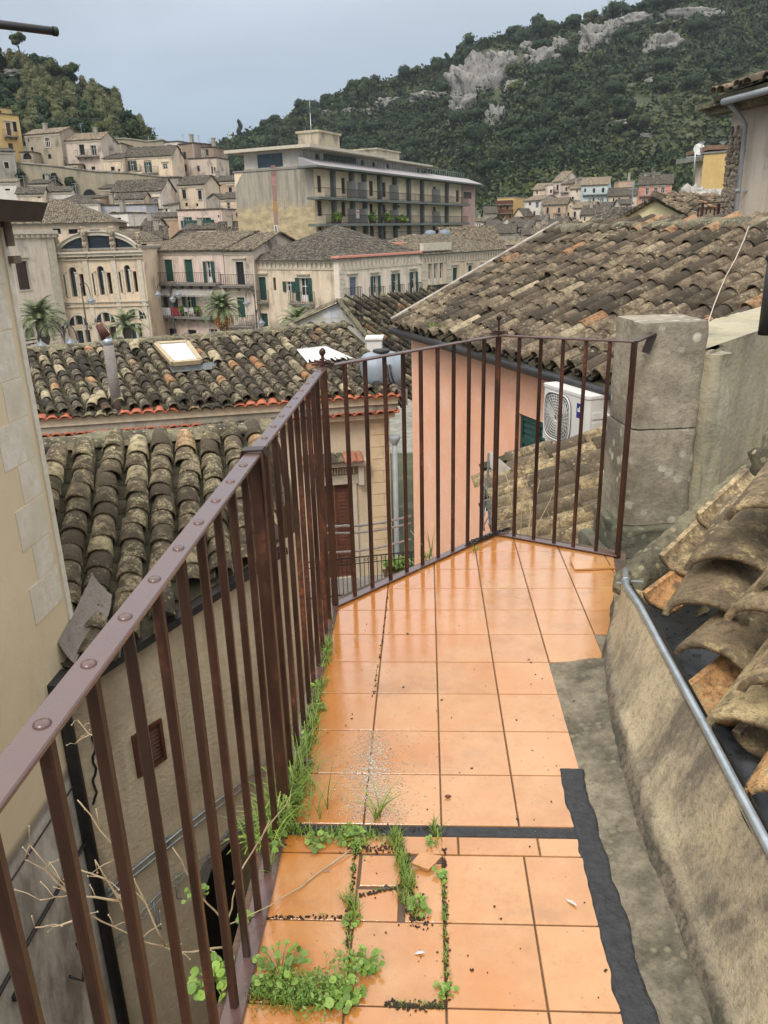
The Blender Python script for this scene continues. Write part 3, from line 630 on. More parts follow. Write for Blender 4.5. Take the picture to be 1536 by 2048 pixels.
# ------------------------------------------------------------------ parapet, gutter and roof on the right
def lerp(x, T):
    if x <= T[0][0]: return T[0][1]
    for (a, b), (c_, d_) in zip(T, T[1:]):
        if x <= c_: return b+(d_-b)*(x-a)/(c_-a)
    return T[-1][1]
bx = [(.2,.60),(1.5,.595),(1.75,.585),(2.0,.595),(2.22,.61),(2.5,.645),(2.8,.70),(3.0,.775),(3.2,.82)]
tx = [(.2,.712),(1.35,.722),(1.82,.735),(2.8,.752),(3.0,.80),(3.2,.85)]; tz = [(.2,.315),(2.6,.30),(2.9,.27),(3.2,.19)]
pw = MB(); N = 150; Q = 26; vs = []
for k in range(N+1):
    y = .2+3.0*k/N
    for q in range(Q+1):
        s = q/Q; z = lerp(y, tz)*s; x = lerp(y, bx)+(lerp(y, tx)-lerp(y, bx))*(s**1.25)+.012*sin(s*pi)
        sk = .075+.03*nz(y, 1, 2.1)+.02*nz(y, 3, 9)
        if z < sk: x -= .012+.006*nz(y, z, 40)
        x -= .004*nz(y, z, 9, 3)+.0018*nz(y, z, 50, 5); vs.append((x, y, z-.004))
pw.raw(vs, [(k*(Q+1)+q, k*(Q+1)+q+1, (k+1)*(Q+1)+q+1, (k+1)*(Q+1)+q) for k in range(N) for q in range(Q)], True)
vs = []
for k in range(31):
    y = .2+3.0*k/30; vs += [(lerp(y, tx), y, lerp(y, tz)-.004), (lerp(y, tx)+.035, y, lerp(y, tz)-.006), (lerp(y, tx)+.035, y, -.3)]
pw.raw(vs, [(k*3+q, k*3+q+1, (k+1)*3+q+1, (k+1)*3+q) for k in range(30) for q in range(2)])
wm = NT('stained_ochre_plaster'); n1 = wm.noise(1.7, 7, .75, sc=(1,1,.7)); n2 = wm.noise(5.5, 7, .72, sc=(1,1,.35)); n3 = wm.noise(50, 5, .7); gz = wm.n('ShaderNodeSeparateXYZ'); wm.l(wm.tc.outputs['Object'], gz.inputs[0])
c = wm.mix(wm.ramp(n2, .35, .7), (.47,.385,.245), (.58,.49,.33)); st = wm.math('ADD', n1, wm.math('MULTIPLY', n2, .6)); c = wm.mix(wm.ramp(st, .76, .96, 0, .9), c, (.11,.095,.07)); c = wm.mix(wm.ramp(n3, .50, .72, 0, .6), c, (.09,.07,.045)); n9 = wm.noise(160, 3, .7); c = wm.mix(wm.ramp(n9, .55, .7, 0, .5), c, (.12,.09,.06))
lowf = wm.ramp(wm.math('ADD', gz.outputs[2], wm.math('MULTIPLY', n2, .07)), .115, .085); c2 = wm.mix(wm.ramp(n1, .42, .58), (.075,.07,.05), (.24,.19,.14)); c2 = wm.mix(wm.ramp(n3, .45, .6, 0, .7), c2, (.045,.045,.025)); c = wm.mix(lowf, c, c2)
wm.bump(wm.math('ADD', wm.math('ADD', n3, n9), n2), .8, .006); wm.fin(c, .9)
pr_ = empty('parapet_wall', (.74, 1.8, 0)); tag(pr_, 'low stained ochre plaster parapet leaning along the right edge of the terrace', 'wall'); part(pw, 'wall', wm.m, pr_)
gt = empty('roof_gutter', (.8, 1.8, .2)); tag(gt, 'dark zinc gutter full of debris behind the ochre parapet', 'gutter')
g = MB(); vs = []; prof = [(.03, .02), (.05, -.06), (.12, -.11), (.22, -.115), (.34, -.07), (.45, .0)]
for k in range(61):
    y = .2+2.95*k/60
    for dx, dz in prof: vs.append((lerp(y, tx)+dx, y, lerp(y, tz)+dz+.002*nz(y, dx, 12)))
g.raw(vs, [(k*6+q, k*6+q+1, (k+1)*6+q+1, (k+1)*6+q) for k in range(60) for q in range(5)], True); part(g, 'trough', M['zinc'], gt)
g = MB(); pts = [(lerp(y, tx)+.012, y, lerp(y, tz)+.010) for y in [.2+2.88*k/40 for k in range(41)]]; g.tube(pts, .0125, 10); part(g, 'rim_tube', M['galv'], gt)
g = MB(); y = 2.86; p = Vector((lerp(y, tx)+.012, y, lerp(y, tz)+.010)); g.tube([p+Vector((0,-.011,0)), p+Vector((0,.011,0))], .0175, 10); g.bar(p+Vector((0,0,.0)), p+Vector((.07,.01,-.01)), .016, .004); g.bar(p+Vector((-.005,0,-.01)), p+Vector((-.035,0,-.008)), .014, .003); part(g, 'clip', M['galv'], gt)
g = MB()
for i in range(260):
    y = random.uniform(.8, 3.0); dx = random.uniform(.08, .36); x = lerp(y, tx)+dx; z = lerp(y, tz)+lerp(dx, [(.03,.02),(.05,-.06),(.12,-.11),(.22,-.115),(.34,-.07)])
    g.blob((x, y, z+.002), *(random.uniform(.001, .0035) for _ in range(3)), 5, 3)
for i in range(12):
    y = random.uniform(1.2, 2.9); x = lerp(y, tx)+random.uniform(.08,.2); a = random.uniform(0, 6); z = lerp(y, tz)-.10; g.bar((x, y, z), (x+.03*cos(a), y+.03*sin(a), z+.006), .0018)
o_ = part(g, 'debris', plain('black_debris', (.02,.016,.012), .8), gt); o_['kind'] = 'stuff'
rr = empty('tiled_roof', (1.4, 2.6, .5)); tag(rr, 'old lichen-covered barrel tile roof draining into the gutter at the right edge', 'roof')
AXR = Vector((.66, .40, .27)).normalized()
def lip_tile(mb, c, z, az, w, L, sl=.2, inv=False, r=.4, hf=.33):
    P = G(*c, z); a = radians(az); ax = Vector((sin(a), cos(a), sl)).normalized(); sd = ax.cross(Vector((0,0,1))).normalized(); up = sd.cross(ax).normalized()
    P = P-up*w*hf*.55
    barrel(mb, P, ax, up, L, w, w*.80, w*hf, th=.021, seg=14, inv=inv, r=r)
m = MB()
for q in (((1412,1222),.43,30,.27,.42,.16,False,.35),((1424,1312),.35,44,.25,.40,.18,False,.42),((1420,1385),.30,47,.21,.34,.15,True,.2705),((1508,1462),.35,38,.26,.42,.2,False,.93),((1592,1612),.33,38,.25,.40,.2,False,.2705),
    ((1462,1132),.55,30,.29,.46,.22,False,.2),((1545,1240),.58,40,.26,.42,.2,False,.5),((1610,1180),.66,36,.26,.42,.2,False,.5),((1545,1030),.76,34,.28,.46,.2,False,.3),((1580,1390),.50,40,.26,.42,.2,False,.6),
    ((1322,1185),.31,48,.17,.42,.22,True,.2705),((1372,1105),.42,40,.22,.42,.2,True,.9),((1450,1020),.62,40,.22,.42,.2,True,.6),((1530,1470),.28,44,.18,.3,.15,True,.5),((1500,1210),.46,40,.2,.4,.2,True,.3)):
    lip_tile(m, q[0], q[1], q[2], q[3], q[4], q[5], q[6], q[7])
m.v = [tuple(Vector(v)+noise.noise_vector(Vector(v)*22)*.0045) for v in m.v]; part(m, 'roof_tiles', M['tile_right'], rr)
m = MB(); N = 70; vs = []; a = Vector((.80, 3.04, .15)); b = Vector((1.66, 3.60, .62)); d = (b-a); dn = d.normalized(); sdv = dn.cross(Vector((0,0,1))).normalized(); upv = sdv.cross(dn)
for i in range(N+1):
    p = a+d*(i/N)
    for k in range(13):
        an = pi*k/12; rr_ = .075*(1+.22*noise.noise(p*9+Vector((0,k*.4,0)))+.12*noise.noise(p*30+Vector((k,0,0)))); 
        if i < 3: rr_ *= .5+.16*i
        vs.append(p+sdv*cos(an)*rr_*1.05+upv*(sin(an)*rr_*1.15-.02))
m.raw(vs, [(i*13+k, (i+1)*13+k, (i+1)*13+k+1, i*13+k+1) for i in range(N) for k in range(12)], True); m.raw([vs[k] for k in range(13)], [tuple(range(13))])
part(m, 'verge', M['mortar'], rr)
m = MB(); P0 = a-upv*.03; 
m.raw([P0, P0+d*1.0, P0+d+sdv*2.2+Vector((0,0,-.05)), P0+sdv*.55+Vector((.1,0,.02))], [(0,1,2,3)]); part(m, 'roof_deck', stone('dark_rubble', (.12,.09,.06), (.04,.03,.025), None, 3, 1, .8), rr)
m = MB()
for i in range(26):
    t = random.random(); s_ = random.uniform(.08, .6); p = P0+d*t*.95+sdv*s_+Vector((0,0,.03)); m.cur = random.random(); m.blob(p, random.uniform(.02,.06), random.uniform(.02,.06), random.uniform(.015,.04), 7, 5, .5, seed=i)
part(m, 'rubble_fill', M['tile_right'], rr)
st_ = MB(); p = PY(1530, 930, 3.35); st_.blob(p, .075, .06, .115, 9, 8, .45, seed=4); st_.blob(p+Vector((.03,0,-.14)), .09, .07, .07, 9, 8, .4, seed=9)
tag(st_.build('loose_stone', M['mortar']), 'pale lichened stone lying on the upper end of the roof verge', 'stone')
# ------------------------------------------------------------------ stone pillar and wall behind the railing
pm = stone('lichen_limestone', (.40,.345,.25), (.15,.13,.10), (.58,.54,.43), 1.4, .7, .85)
pe = empty('stone_pillar', (1.22, 4.15, -.6)); tag(pe, 'weathered square stone pillar at the far right end of the railing', 'pillar')
def rough_box(mb, cx, cy, z0, z1, hx, hy, rot, amp=.008, n=10, nzs=22, cham=.03, s=0):
    R_ = Matrix.Rotation(rot, 3, 'Z'); ring = []
    per = []
    for (x0, y0, x1, y1) in ((-hx+cham,-hy,hx-cham,-hy),(hx,-hy+cham,hx,hy-cham),(hx-cham,hy,-hx+cham,hy),(-hx,hy-cham,-hx,-hy+cham)):
        for k in range(n+1): per.append((x0+(x1-x0)*k/n, y0+(y1-y0)*k/n))
    m_ = len(per); vs = []
    for j in range(nzs+1):
        z = z0+(z1-z0)*j/nzs; q = 1-(.02 if j == nzs else 0)
        for (x, y) in per:
            v = Vector((x*q, y*q, z)); k = 1+amp/hx*(noise.noise(v*7+Vector((s,0,0)))+.5*noise.noise(v*25)); v = Vector((v.x*k, v.y*k, z+(.004*noise.noise(v*13) if j == nzs else 0))); v = R_@v; vs.append((cx+v.x, cy+v.y, v.z))
    mb.raw(vs, [(j*m_+k, j*m_+(k+1) % m_, (j+1)*m_+(k+1) % m_, (j+1)*m_+k) for j in range(nzs) for k in range(m_)], True); mb.face([vs[nzs*m_+k] for k in range(m_)])
m = MB(); rough_box(m, 1.20, 4.17, .62, 1.15, .175, .19, .12, s=1); rough_box(m, 1.19, 4.17, .10, .612, .18, .195, .12, s=5); part(m, 'shaft', pm, pe)
m = MB(); rough_box(m, 1.19, 4.15, -.06, .095, .215, .23, .12, .014, s=7); rough_box(m, 1.17, 4.12, -.5, -.065, .25, .26, .12, .02, s=8); part(m, 'plinth', stone('mossy_plinth', (.20,.185,.13), (.08,.08,.05), (.3,.29,.2), 1.8, .9, .9), pe)
we = empty('terrace_end_wall', (1.8, 4.7, -.6)); tag(we, 'mould-streaked rendered wall running back from the stone pillar', 'wall')
m = MB(); a = G(1404, 700, 1.0); b = G(1536, 655, 1.0); d = (b-a).normalized(); a = a-d*.03; b = a+d*3.2; nn = Vector((-d.y, d.x, 0))
vs = []; NX, NZ = 60, 30
for i in range(NX+1):
    for j in range(NZ+1):
        p = a+(b-a)*(i/NX); z = -1.2+(2.2)*j/NZ; o = .012*noise.noise(Vector((i*.3, z*3, 0)))+.006*noise.noise(Vector((i*.9, z*11, 3))); 
        if i/NX*3.2 < .24+.06*nz(z, 0, 5): o -= .05
        if i/NX*3.2 < .42+.05*nz(z, 3, 4) and z < .45: o -= .03
        vs.append(p-nn*(-o)+Vector((0,0,z-1.0)))
m.raw(vs, [(i*(NZ+1)+j, i*(NZ+1)+j+1, (i+1)*(NZ+1)+j+1, (i+1)*(NZ+1)+j) for i in range(NX) for j in range(NZ)], True)
t_ = [(a+(b-a)*(i/NX)+Vector((0,0,.0)), a+(b-a)*(i/NX)+nn*min(.42, .04+i*.055)+Vector((0,0,.012*noise.noise(Vector((i*.5,7,0)))))) for i in range(NX+1)]
for i in range(NX): m.quad(t_[i][0], t_[i+1][0], t_[i+1][1], t_[i][1]); m.quad(t_[i][1], t_[i+1][1], t_[i+1][1]-Vector((0,0,2)), t_[i][1]-Vector((0,0,2)))
m.quad(t_[0][0], t_[0][1], t_[0][1]-Vector((0,0,2.2)), t_[0][0]-Vector((0,0,2.2))); rough_box(m, 1.43, 4.11, -.6, .985, .085, .11, .7, .02, s=14)
part(m, 'wall', plaster('mouldy_render', (.37,.325,.205), (.13,.12,.085), .7, (.48,.43,.32), 1.6, True, .5), we)
# ------------------------------------------------------------------ roof below the air conditioner
re_ = empty('low_tiled_roof', (.8, 5.5, -.6)); tag(re_, 'yellowed barrel tile roof just beyond the far railing, under the air conditioner', 'roof')
P1 = G(992, 1085, -.42); nE = Vector((0,1,0)).cross(Vector((1,0,.40)))
nE = -nE if nE.z < 0 else nE
poly = [PPL(*p, P1, nE) for p in ((992,1120),(1270,1160),(1300,850),(1235,868),(985,925))]
o_, ax_, n_, s_ = tile_roof('roof_tiles', poly, Vector((1,0,.4)), M['tile_right'], pitch=.235, expo=.32, parent=re_, seg=8)
for o in re_.children: o.location = -Vector(re_.location)
m = MB(); v0 = [Vector((p.x, p.y, p.z-.12)) for p in poly]; 
for i in range(len(v0)): 
    a, b = v0[i], v0[(i+1) % len(v0)]; m.quad(a, b, Vector((b.x, b.y, -8)), Vector((a.x, a.y, -8)))
part(m, 'wall', M['greywall'], re_)
# ------------------------------------------------------------------ pink house with the big brown roof
Zp = .30; A0 = G(822, 640, Zp); A1 = G(1240, 740, Zp); e_ = (A1-A0).normalized(); A2 = A0+e_*10.5; nw = Vector((e_.y, -e_.x, 0))   # nw: outwards
if nw.dot(CAM-A0) < 0: nw = -nw
ph = empty('pink_house', (A0.x, A0.y, -8), atan2(e_.y, e_.x)); tag(ph, 'salmon pink house under a wide brown tiled roof beyond the railing', 'building')
def ploc(P, root=ph): # world -> local
    return Matrix.Rotation(-root.rotation_euler.z, 4, 'Z') @ Matrix.Translation(-Vector(root.location)) @ Vector(P)
def wallpx(px, py, p0=A0, n=nw): return ploc(PPL(px, py, p0, n))
W_ = (A2-A0).length; Hh = 8+Zp-.14
q0 = wallpx(1037, 826); q1 = wallpx(1103, 935)
m = MB(); facade(m, W_, 0, Hh, [(q0.x, q1.x, q1.z-.25, q0.z)], .2)
bk = 5.46; m.quad((0,bk,0),(0,0,0),(0,0,Hh),(0,bk,Hh)); m.face([(0,0,Hh),(0,bk,Hh),(0,bk/2,Hh+1.22)]); m.quad((W_,0,0),(W_,bk,0),(W_,bk,Hh),(W_,0,Hh)); m.quad((W_,bk,0),(0,bk,0),(0,bk,Hh),(W_,bk,Hh))
pkm = NT('salmon_limewash'); n1 = pkm.noise(.9, 6, .65, sc=(1,1,.5)); n2 = pkm.noise(3.5, 6, .7); n3 = pkm.noise(30, 4, .6)
c = pkm.mix(pkm.ramp(n1, .35, .65), (.80,.385,.235), (.84,.46,.30)); c = pkm.mix(pkm.ramp(n2, .5, .68, 0, .7), c, (.85,.54,.39)); c = pkm.mix(pkm.ramp(n3, .5, .8, 0, .2), c, (.4,.2,.13)); pkm.bump(pkm.math('ADD', n2, n3), .2, .02); pkm.fin(c, .88)
m.build('wall', pkm.m, ph)
sh = MB(); xm = (q0.x+q1.x)/2; shutter(sh, q0.x+.01, xm-.005, q1.z-.24, q0.z-.01, .03); shutter(sh, xm+.005, q1.x-.01, q1.z-.24, q0.z-.01, .03); sh.build('shutter', M['green'], ph)
# roof
nb = -nw; T_ = tan(radians(24.8)); n3d = e_.cross(Vector((nb.x, nb.y, T_))).normalized(); n3d = -n3d if n3d.z < 0 else n3d
Er0 = A0+nw*.22+Vector((0,0,-.22*T_)); R0 = A0+nb*2.73+Vector((0,0,2.73*T_))
rp = [Er0-e_*.15, A2+nw*.22+Vector((0,0,-.22*T_)), R0+e_*10.5, R0-e_*.15]
tr, axd, nD, sD = tile_roof('roof_tiles', rp, Vector((nb.x, nb.y, T_)), M['tile_brown'], pitch=.245, expo=.33, L=.47, w=.205, h=.098, jit=1.1, missing=.012, parent=None, seg=8)
deck = bpy.data.objects['roof_deck'] if False else None
for o in [tr]+[o for o in bpy.data.objects if o.name.startswith('roof_deck') and o.parent is None]:
    o.parent = ph; o.matrix_parent_inverse = Matrix.Identity(4); o.matrix_basis = (Matrix.Translation(Vector(ph.location))@Matrix.Rotation(ph.rotation_euler.z, 4, 'Z')).inverted()
def world_child(mb, name, mat, root):
    o = mb.build(name, mat, root); o.matrix_basis = (Matrix.Translation(Vector(root.location))@Matrix.Rotation(root.rotation_euler.z, 4, 'Z')).inverted(); return o
m = MB(); m.tube([Er0+nw*.05-e_*.2+Vector((0,0,-.06)), A2+nw*.27+Vector((0,0,-.17))], .055, 8); world_child(m, 'gutter', M['dark_metal'], ph)
m = MB(); N = 160; vs = []
for i in range(N+1):
    p = R0-e_*.2+e_*(10.7*i/N)
    for k in range(9):
        an = pi*k/8; r = .15*(1+.35*noise.noise(p*2.7+Vector((0,0,k*.5)))); vs.append(p+nb*cos(an)*r*1.3+Vector((0,0,sin(an)*r*.8-.03)))
m.raw(vs, [(i*9+k, (i+1)*9+k, (i+1)*9+k+1, i*9+k+1) for i in range(N) for k in range(8)], True); m.face(vs[:9])
world_child(m, 'ridge', M['mortar'], ph)
m = MB(); m.bar(Er0-e_*.24+Vector((0,0,.07)), R0-e_*.24+Vector((0,0,.08)), .085, .12); world_child(m, 'verge', stone('pale_verge', (.50,.46,.38), (.20,.15,.11), None, 2.5, .4, .9), ph)
m = MB()
q = Er0+Vector((0,0,.02))
for i in range(90): # moss and weeds in the eave
    p = Er0+e_*random.uniform(.9, 1.7)+nb*random.uniform(.05, .35)+Vector((0,0,.12)); a = random.uniform(0, 6); h = random.uniform(.02, .07)
    m.face([p, p+Vector((.02*cos(a), .02*sin(a), h)), p+Vector((.04*cos(a), .04*sin(a), h*.4)), p+Vector((.02*cos(a+1), .02*sin(a+1), -.0))])
leafm = NT('fresh_leaf'); n1 = leafm.noise(20, 3, .6); r_ = leafm.attr(); leafm.fin(leafm.mix(leafm.ramp(leafm.math('ADD', n1, r_), .5, 1.3), (.085,.17,.02), (.22,.34,.05)), .5); leafm.b.inputs['Transmission Weight'].default_value = 0; leafm.b.inputs['Subsurface Weight'].default_value = 0
M['leaf'] = leafm.m
mo = world_child(m, 'moss', M['leaf'], ph); mo['kind'] = 'stuff'
# air conditioner hung on the pink wall
c0 = wallpx(1222, 832); ax = empty('air_conditioner', ph.matrix_world @ Vector((0,0,0)) if False else A0+e_*c0.x+nw*.10+Vector((0,0,c0.z-8-Zp)), ph.rotation_euler.z)
tag(ax, 'white outdoor air conditioner unit hung on the pink wall', 'air conditioner')
acm = plain('white_metal_casing', (.62,.60,.56), .45, 0, .05, 4)
bw, bd, bhh = .80, .30, .56; m = MB()
cx0 = -bw*.62
def rbox(m, x0, y0, z0, x1, y1, z1, r=.03):
    m.prism([(x0+r, y0), (x1-r, y0), (x1, y0+r), (x1, y1), (x0, y1), (x0, y0+r)], z0, z1)
yf = -bd-.08; rbox(m, cx0, yf, -.27, cx0+bw, yf+bd, .26); rbox(m, cx0-.008, yf-.008, .262, cx0+bw+.008, yf+bd+.008, .29); m.build('casing', acm, ax)
fc = Vector((cx0+.29, yf-.006, 0)); m = MB(); Rm = Matrix.Translation(fc)@Matrix.Rotation(radians(90), 4, 'X')
# square-ish rounded fan grille
def sq(r, a, p=3.2): return r/((abs(cos(a))**p+abs(sin(a))**p)**(1/p))
for k in range(9):
    rad = .235*(k+1)/9; pts = [(fc.x+sq(rad, 2*pi*i/36, 2+1.8*k/8)*cos(2*pi*i/36), fc.y-.006-.01*(1-k/9), fc.z+sq(rad, 2*pi*i/36, 2+1.8*k/8)*sin(2*pi*i/36)) for i in range(37)]; m.tube(pts, .0028 if k < 8 else .008, 5, cap=False)
for i in range(30):
    a = 2*pi*i/30; m.tube([(fc.x+.03*cos(a), fc.y-.014, fc.z+.03*sin(a)), (fc.x+.12*cos(a+.25), fc.y-.012, fc.z+.12*sin(a+.25)), (fc.x+.235*cos(a+.4), fc.y-.006, fc.z+.235*sin(a+.4))], .0024, 4)
m.build('fan_grille', acm, ax)
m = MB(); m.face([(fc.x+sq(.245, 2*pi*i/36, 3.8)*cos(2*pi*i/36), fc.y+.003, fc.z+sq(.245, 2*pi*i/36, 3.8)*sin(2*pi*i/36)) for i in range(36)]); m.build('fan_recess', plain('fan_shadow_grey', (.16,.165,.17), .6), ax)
m = MB()
for i in range(3):
    a = 2*pi*i/3+.4; m.raw([(fc.x, fc.y-.003, fc.z), (fc.x+.2*cos(a), fc.y-.002, fc.z+.2*sin(a)), (fc.x+.21*cos(a+.5), fc.y-.001, fc.z+.21*sin(a+.5)), (fc.x+.12*cos(a+.9), fc.y-.002, fc.z+.12*sin(a+.9))], [(0,1,2,3)])
m.build('fan_blades', plain('fan_grey', (.45,.46,.46), .5), ax)
bl = plain('blue_label', (.012,.02,.22), .5); m = MB(); lx = cx0+bw-.185; yy = yf-.0015
m.quad((lx, yy, .06), (lx+.10, yy, .06), (lx+.10, yy, .20), (lx, yy, .20)); m.build('badge', bl, ax); m = MB(); m.quad((lx-.005, yy, -.20), (lx+.09, yy, -.20), (lx+.09, yy, -.115), (lx-.005, yy, -.115)); m.build('badge', bl, ax)
m = MB(); 
for (x, z, w_, h_) in ((lx+.02,.12,.018,.035),(lx+.038,.12,.025,.012),(lx+.045,.132,.012,.04),(lx+.063,.12,.018,.035)): m.quad((x, yy-.0015, z), (x+w_, yy-.0015, z), (x+w_, yy-.0015, z+h_), (x, yy-.0015, z+h_))
m.build('badge_lettering', M['white'], ax)
m = MB(); xs = cx0+bw+.002
for k in range(4): rbox(m, xs-.002, yf+.05, -.20+k*.09, xs+.008, yf+bd-.06, -.14+k*.09, .004)
m.build('side_louvre', acm, ax)
m = MB()
for x in (cx0+.1, cx0+bw-.1): m.bar((x, yf, -.285), (x, .0-.1, -.285), .035, .03); m.bar((x, -.115, -.285), (x, -.115, .0), .03)
m.build('bracket', M['white'], ax)
m = MB()
for k in range(4): m.tube([(xs, yf+.16, .15-k*.02), (xs+.09, yf+.19, .10-k*.03), (xs+.10, yf+.22, -.1-k*.02), (xs+.02, yf+.24, -.20), (xs-.05, yf+bd, -.26)], .010, 7)
m.build('hose', plain('white_hose', (.6,.6,.57), .5), ax)
# cable lying on the brown roof, dark pole at the right edge
m = MB(); pts = []
for (x, y) in ((1498,452),(1488,480),(1470,520),(1452,552),(1440,580),(1428,610),(1418,640),(1412,668)):
    p = PPL(x, y, rp[0]+nD*.13, nD); pts.append(p)
m.tube(pts, .0055, 6); tag(m.build('roof_cable', plain('pale_cable', (.5,.42,.33), .6)), 'thin pale cable trailing down over the brown tiled roof', 'cable')
m = MB(); p = PY(1552, 520, 4.6); q = PY(1544, 640, 4.6); m.tube([p+Vector((0,0,.02)), (p.x, p.y, 1.0)], .045, 10); m.tube([p+Vector((0,0,.0)), p+Vector((0,0,.03))], .055, 10)
tag(m.build('vent_pipe', M['dark_metal']), 'dark brown vent pipe standing on the mouldy wall at the right edge', 'pipe')
# metal rack and rag by the far corner post
lk = empty('metal_rack', G(975, 1065, -.02), .3); tag(lk, 'bent grey metal rack with loose wires leaning outside the far corner post', 'rack')
def LB(px, py, y=4.75): return PY(px, py, y)
m = MB(); m.bar(LB(972,975), LB(985,1062), .05, .006); m.bar(LB(967,1062), LB(967,990), .008); m.bar(LB(977,906), LB(975,976), .012); m.bar(LB(975,1000), LB(980,1050), .012); m.bar(LB(968,1050), LB(985,1020), .006); m.bar(LB(969,1020), LB(984,1000), .006)
m.tube([LB(967,1000), LB(961,975), LB(966,965), LB(971,975), LB(970,1000)], .004, 5); m.tube([LB(969,1062), LB(966,1040), LB(972,1015)], .004, 5)
world_child(m, 'frame', M['galv'], lk)
m = MB(); a, b, c_ = LB(979, 902), LB(1022, 938), LB(1000, 948); m.raw([a, b, c_, LB(980, 935), a+Vector((0,.01,0)), b+Vector((0,.01,0)), c_+Vector((0,.01,0)), LB(980,935)+Vector((0,.01,0))], [(0,1,2,3),(7,6,5,4),(0,4,5,1),(1,5,6,2),(2,6,7,3),(3,7,4,0)])
tag(m.build('white_rag', plain('off_white_cloth', (.62,.58,.5), .9)), 'off-white rag tied to the top of the bent metal rack', 'rag')
# ------------------------------------------------------------------ cream house on the left with whitewashed corner stones
XA = -2.60; yc = 5.02
ae = empty('corner_house', (XA, 2, -8)); tag(ae, 'tall cream rendered house with whitish corner stones at the left edge', 'building')
m = MB(); N = 60; vs = []
zA = 1.74
m.box(XA-4, -3, -8, XA, yc, zA); 
am = NT('cream_render'); n1 = am.noise(.8, 6, .7); n2 = am.noise(3, 6, .7, sc=(1,1,.4)); n3 = am.noise(35, 4, .6); gz = am.n('ShaderNodeSeparateXYZ'); am.l(am.tc.outputs['Object'], gz.inputs[0])
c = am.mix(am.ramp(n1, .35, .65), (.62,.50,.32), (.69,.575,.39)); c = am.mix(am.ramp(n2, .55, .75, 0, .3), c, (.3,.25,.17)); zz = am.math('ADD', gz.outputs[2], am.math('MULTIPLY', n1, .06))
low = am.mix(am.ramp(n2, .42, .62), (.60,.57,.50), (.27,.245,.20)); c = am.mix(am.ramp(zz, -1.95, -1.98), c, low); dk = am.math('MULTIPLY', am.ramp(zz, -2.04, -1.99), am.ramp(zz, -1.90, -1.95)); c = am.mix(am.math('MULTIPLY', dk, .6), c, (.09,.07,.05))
am.bump(n3, .2, .01); am.fin(c, .9)
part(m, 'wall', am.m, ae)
qm = plaster('whitewashed_stone', (.60,.53,.40), (.53,.44,.30), .6, (.78,.74,.66), 6.0, False, .3)
m = MB(); z = 1.66; k = 0
hs = [.30,.27,.30,.25,.28,.26,.28,.25,.27,.26,.28,.30]
for k in range(9):
    h = hs[k]; wy = (.34 if k % 2 else .50)*1.0; m.cur = random.random();     m.box(XA-.02, yc-wy+random.uniform(-.03,.03), z-h+.005, XA+.003+random.uniform(0,.002), yc-random.uniform(.06,.13), z-.005); z -= h
m.box(XA-.05, yc-.045, -1.3, XA+.012, yc+.012, zA-.05)
part(m, 'corner_stones', qm, ae)
m = MB()   # eave: dark boards with a gutter box
e0 = PY(82, 415, 5.35); 
zt = zA; m.box(XA-3.6, -3, zt, XA+.04, 5.04, zt+.04); m.box(XA-3.8, -3, zt+.04, XA+.17, 5.10, zt+.06); part(m, 'eave', M['maroon'], ae)
m = MB(); m.raw([(XA+.08,-3,zt-.02),(XA+.20,-3,zt-.02),(XA+.25,-3,zt+.09),(XA+.07,-3,zt+.09),(XA+.08,5.14,zt-.02),(XA+.20,5.14,zt-.02),(XA+.25,5.16,zt+.09),(XA+.07,5.16,zt+.09)], [(0,1,5,4),(1,2,6,5),(3,0,4,7),(4,5,6,7),(2,3,7,6),(0,3,2,1)]); m.box(XA-3.8, 5.05, zt+.065, XA+.06, 5.12, zt+.10); part(m, 'gutter', M['dark_metal'], ae)
m = MB(); m.bar((XA-.02, 5.05, 1.58), (XA-.02, 5.05, 1.73), .09, .09); m.bar((XA+.03, 5.0, 1.50), (XA+.03, 5.1, 1.50), .035, .045); part(m, 'bracket', plain('weathered_wood', (.16,.11,.08), .9, 0, .4, 12, .4), ae)
m = MB(); xp = XA+.05; m.tube([PY(128,1395,4.62)+Vector((0,0,.12)), PY(131,1440,4.62), (PY(133,1448,4.62).x, 4.62, -8)], .05, 8)
m.box(-2.66, 4.52, -1.42, -2.44, 4.74, -1.25); part(m, 'downpipe', M['dark_metal'], ae)
m = MB()
for (z0, dz, r) in ((-2.0-.10, 0, .007), (-2.62, .0, .016)): m.tube([(XA+.03, y, z0+dz*y+.01*sin(y*2.3)) for y in [2.2+.2*i for i in range(13)]], r, 6)
m.tube([(XA+.04, 3.55, -2.62), (XA+.05, 3.56, -3.4), (XA+.08, 3.62, -3.55), (XA+.08, 3.7, -3.45)], .016, 7)
m.box(XA+.0, 3.45, -2.84, XA+.03, 3.62, -2.80); m.box(XA+.0, 3.46, -3.15, XA+.03, 3.56, -3.11); m.tube([(XA+.02,4.05,-3.35),(XA+.08,4.1,-3.45),(XA+.09,4.15,-3.3),(XA+.03,4.2,-3.2)], .012, 6)
part(m, 'wall_cable', M['dark_metal'], ae)
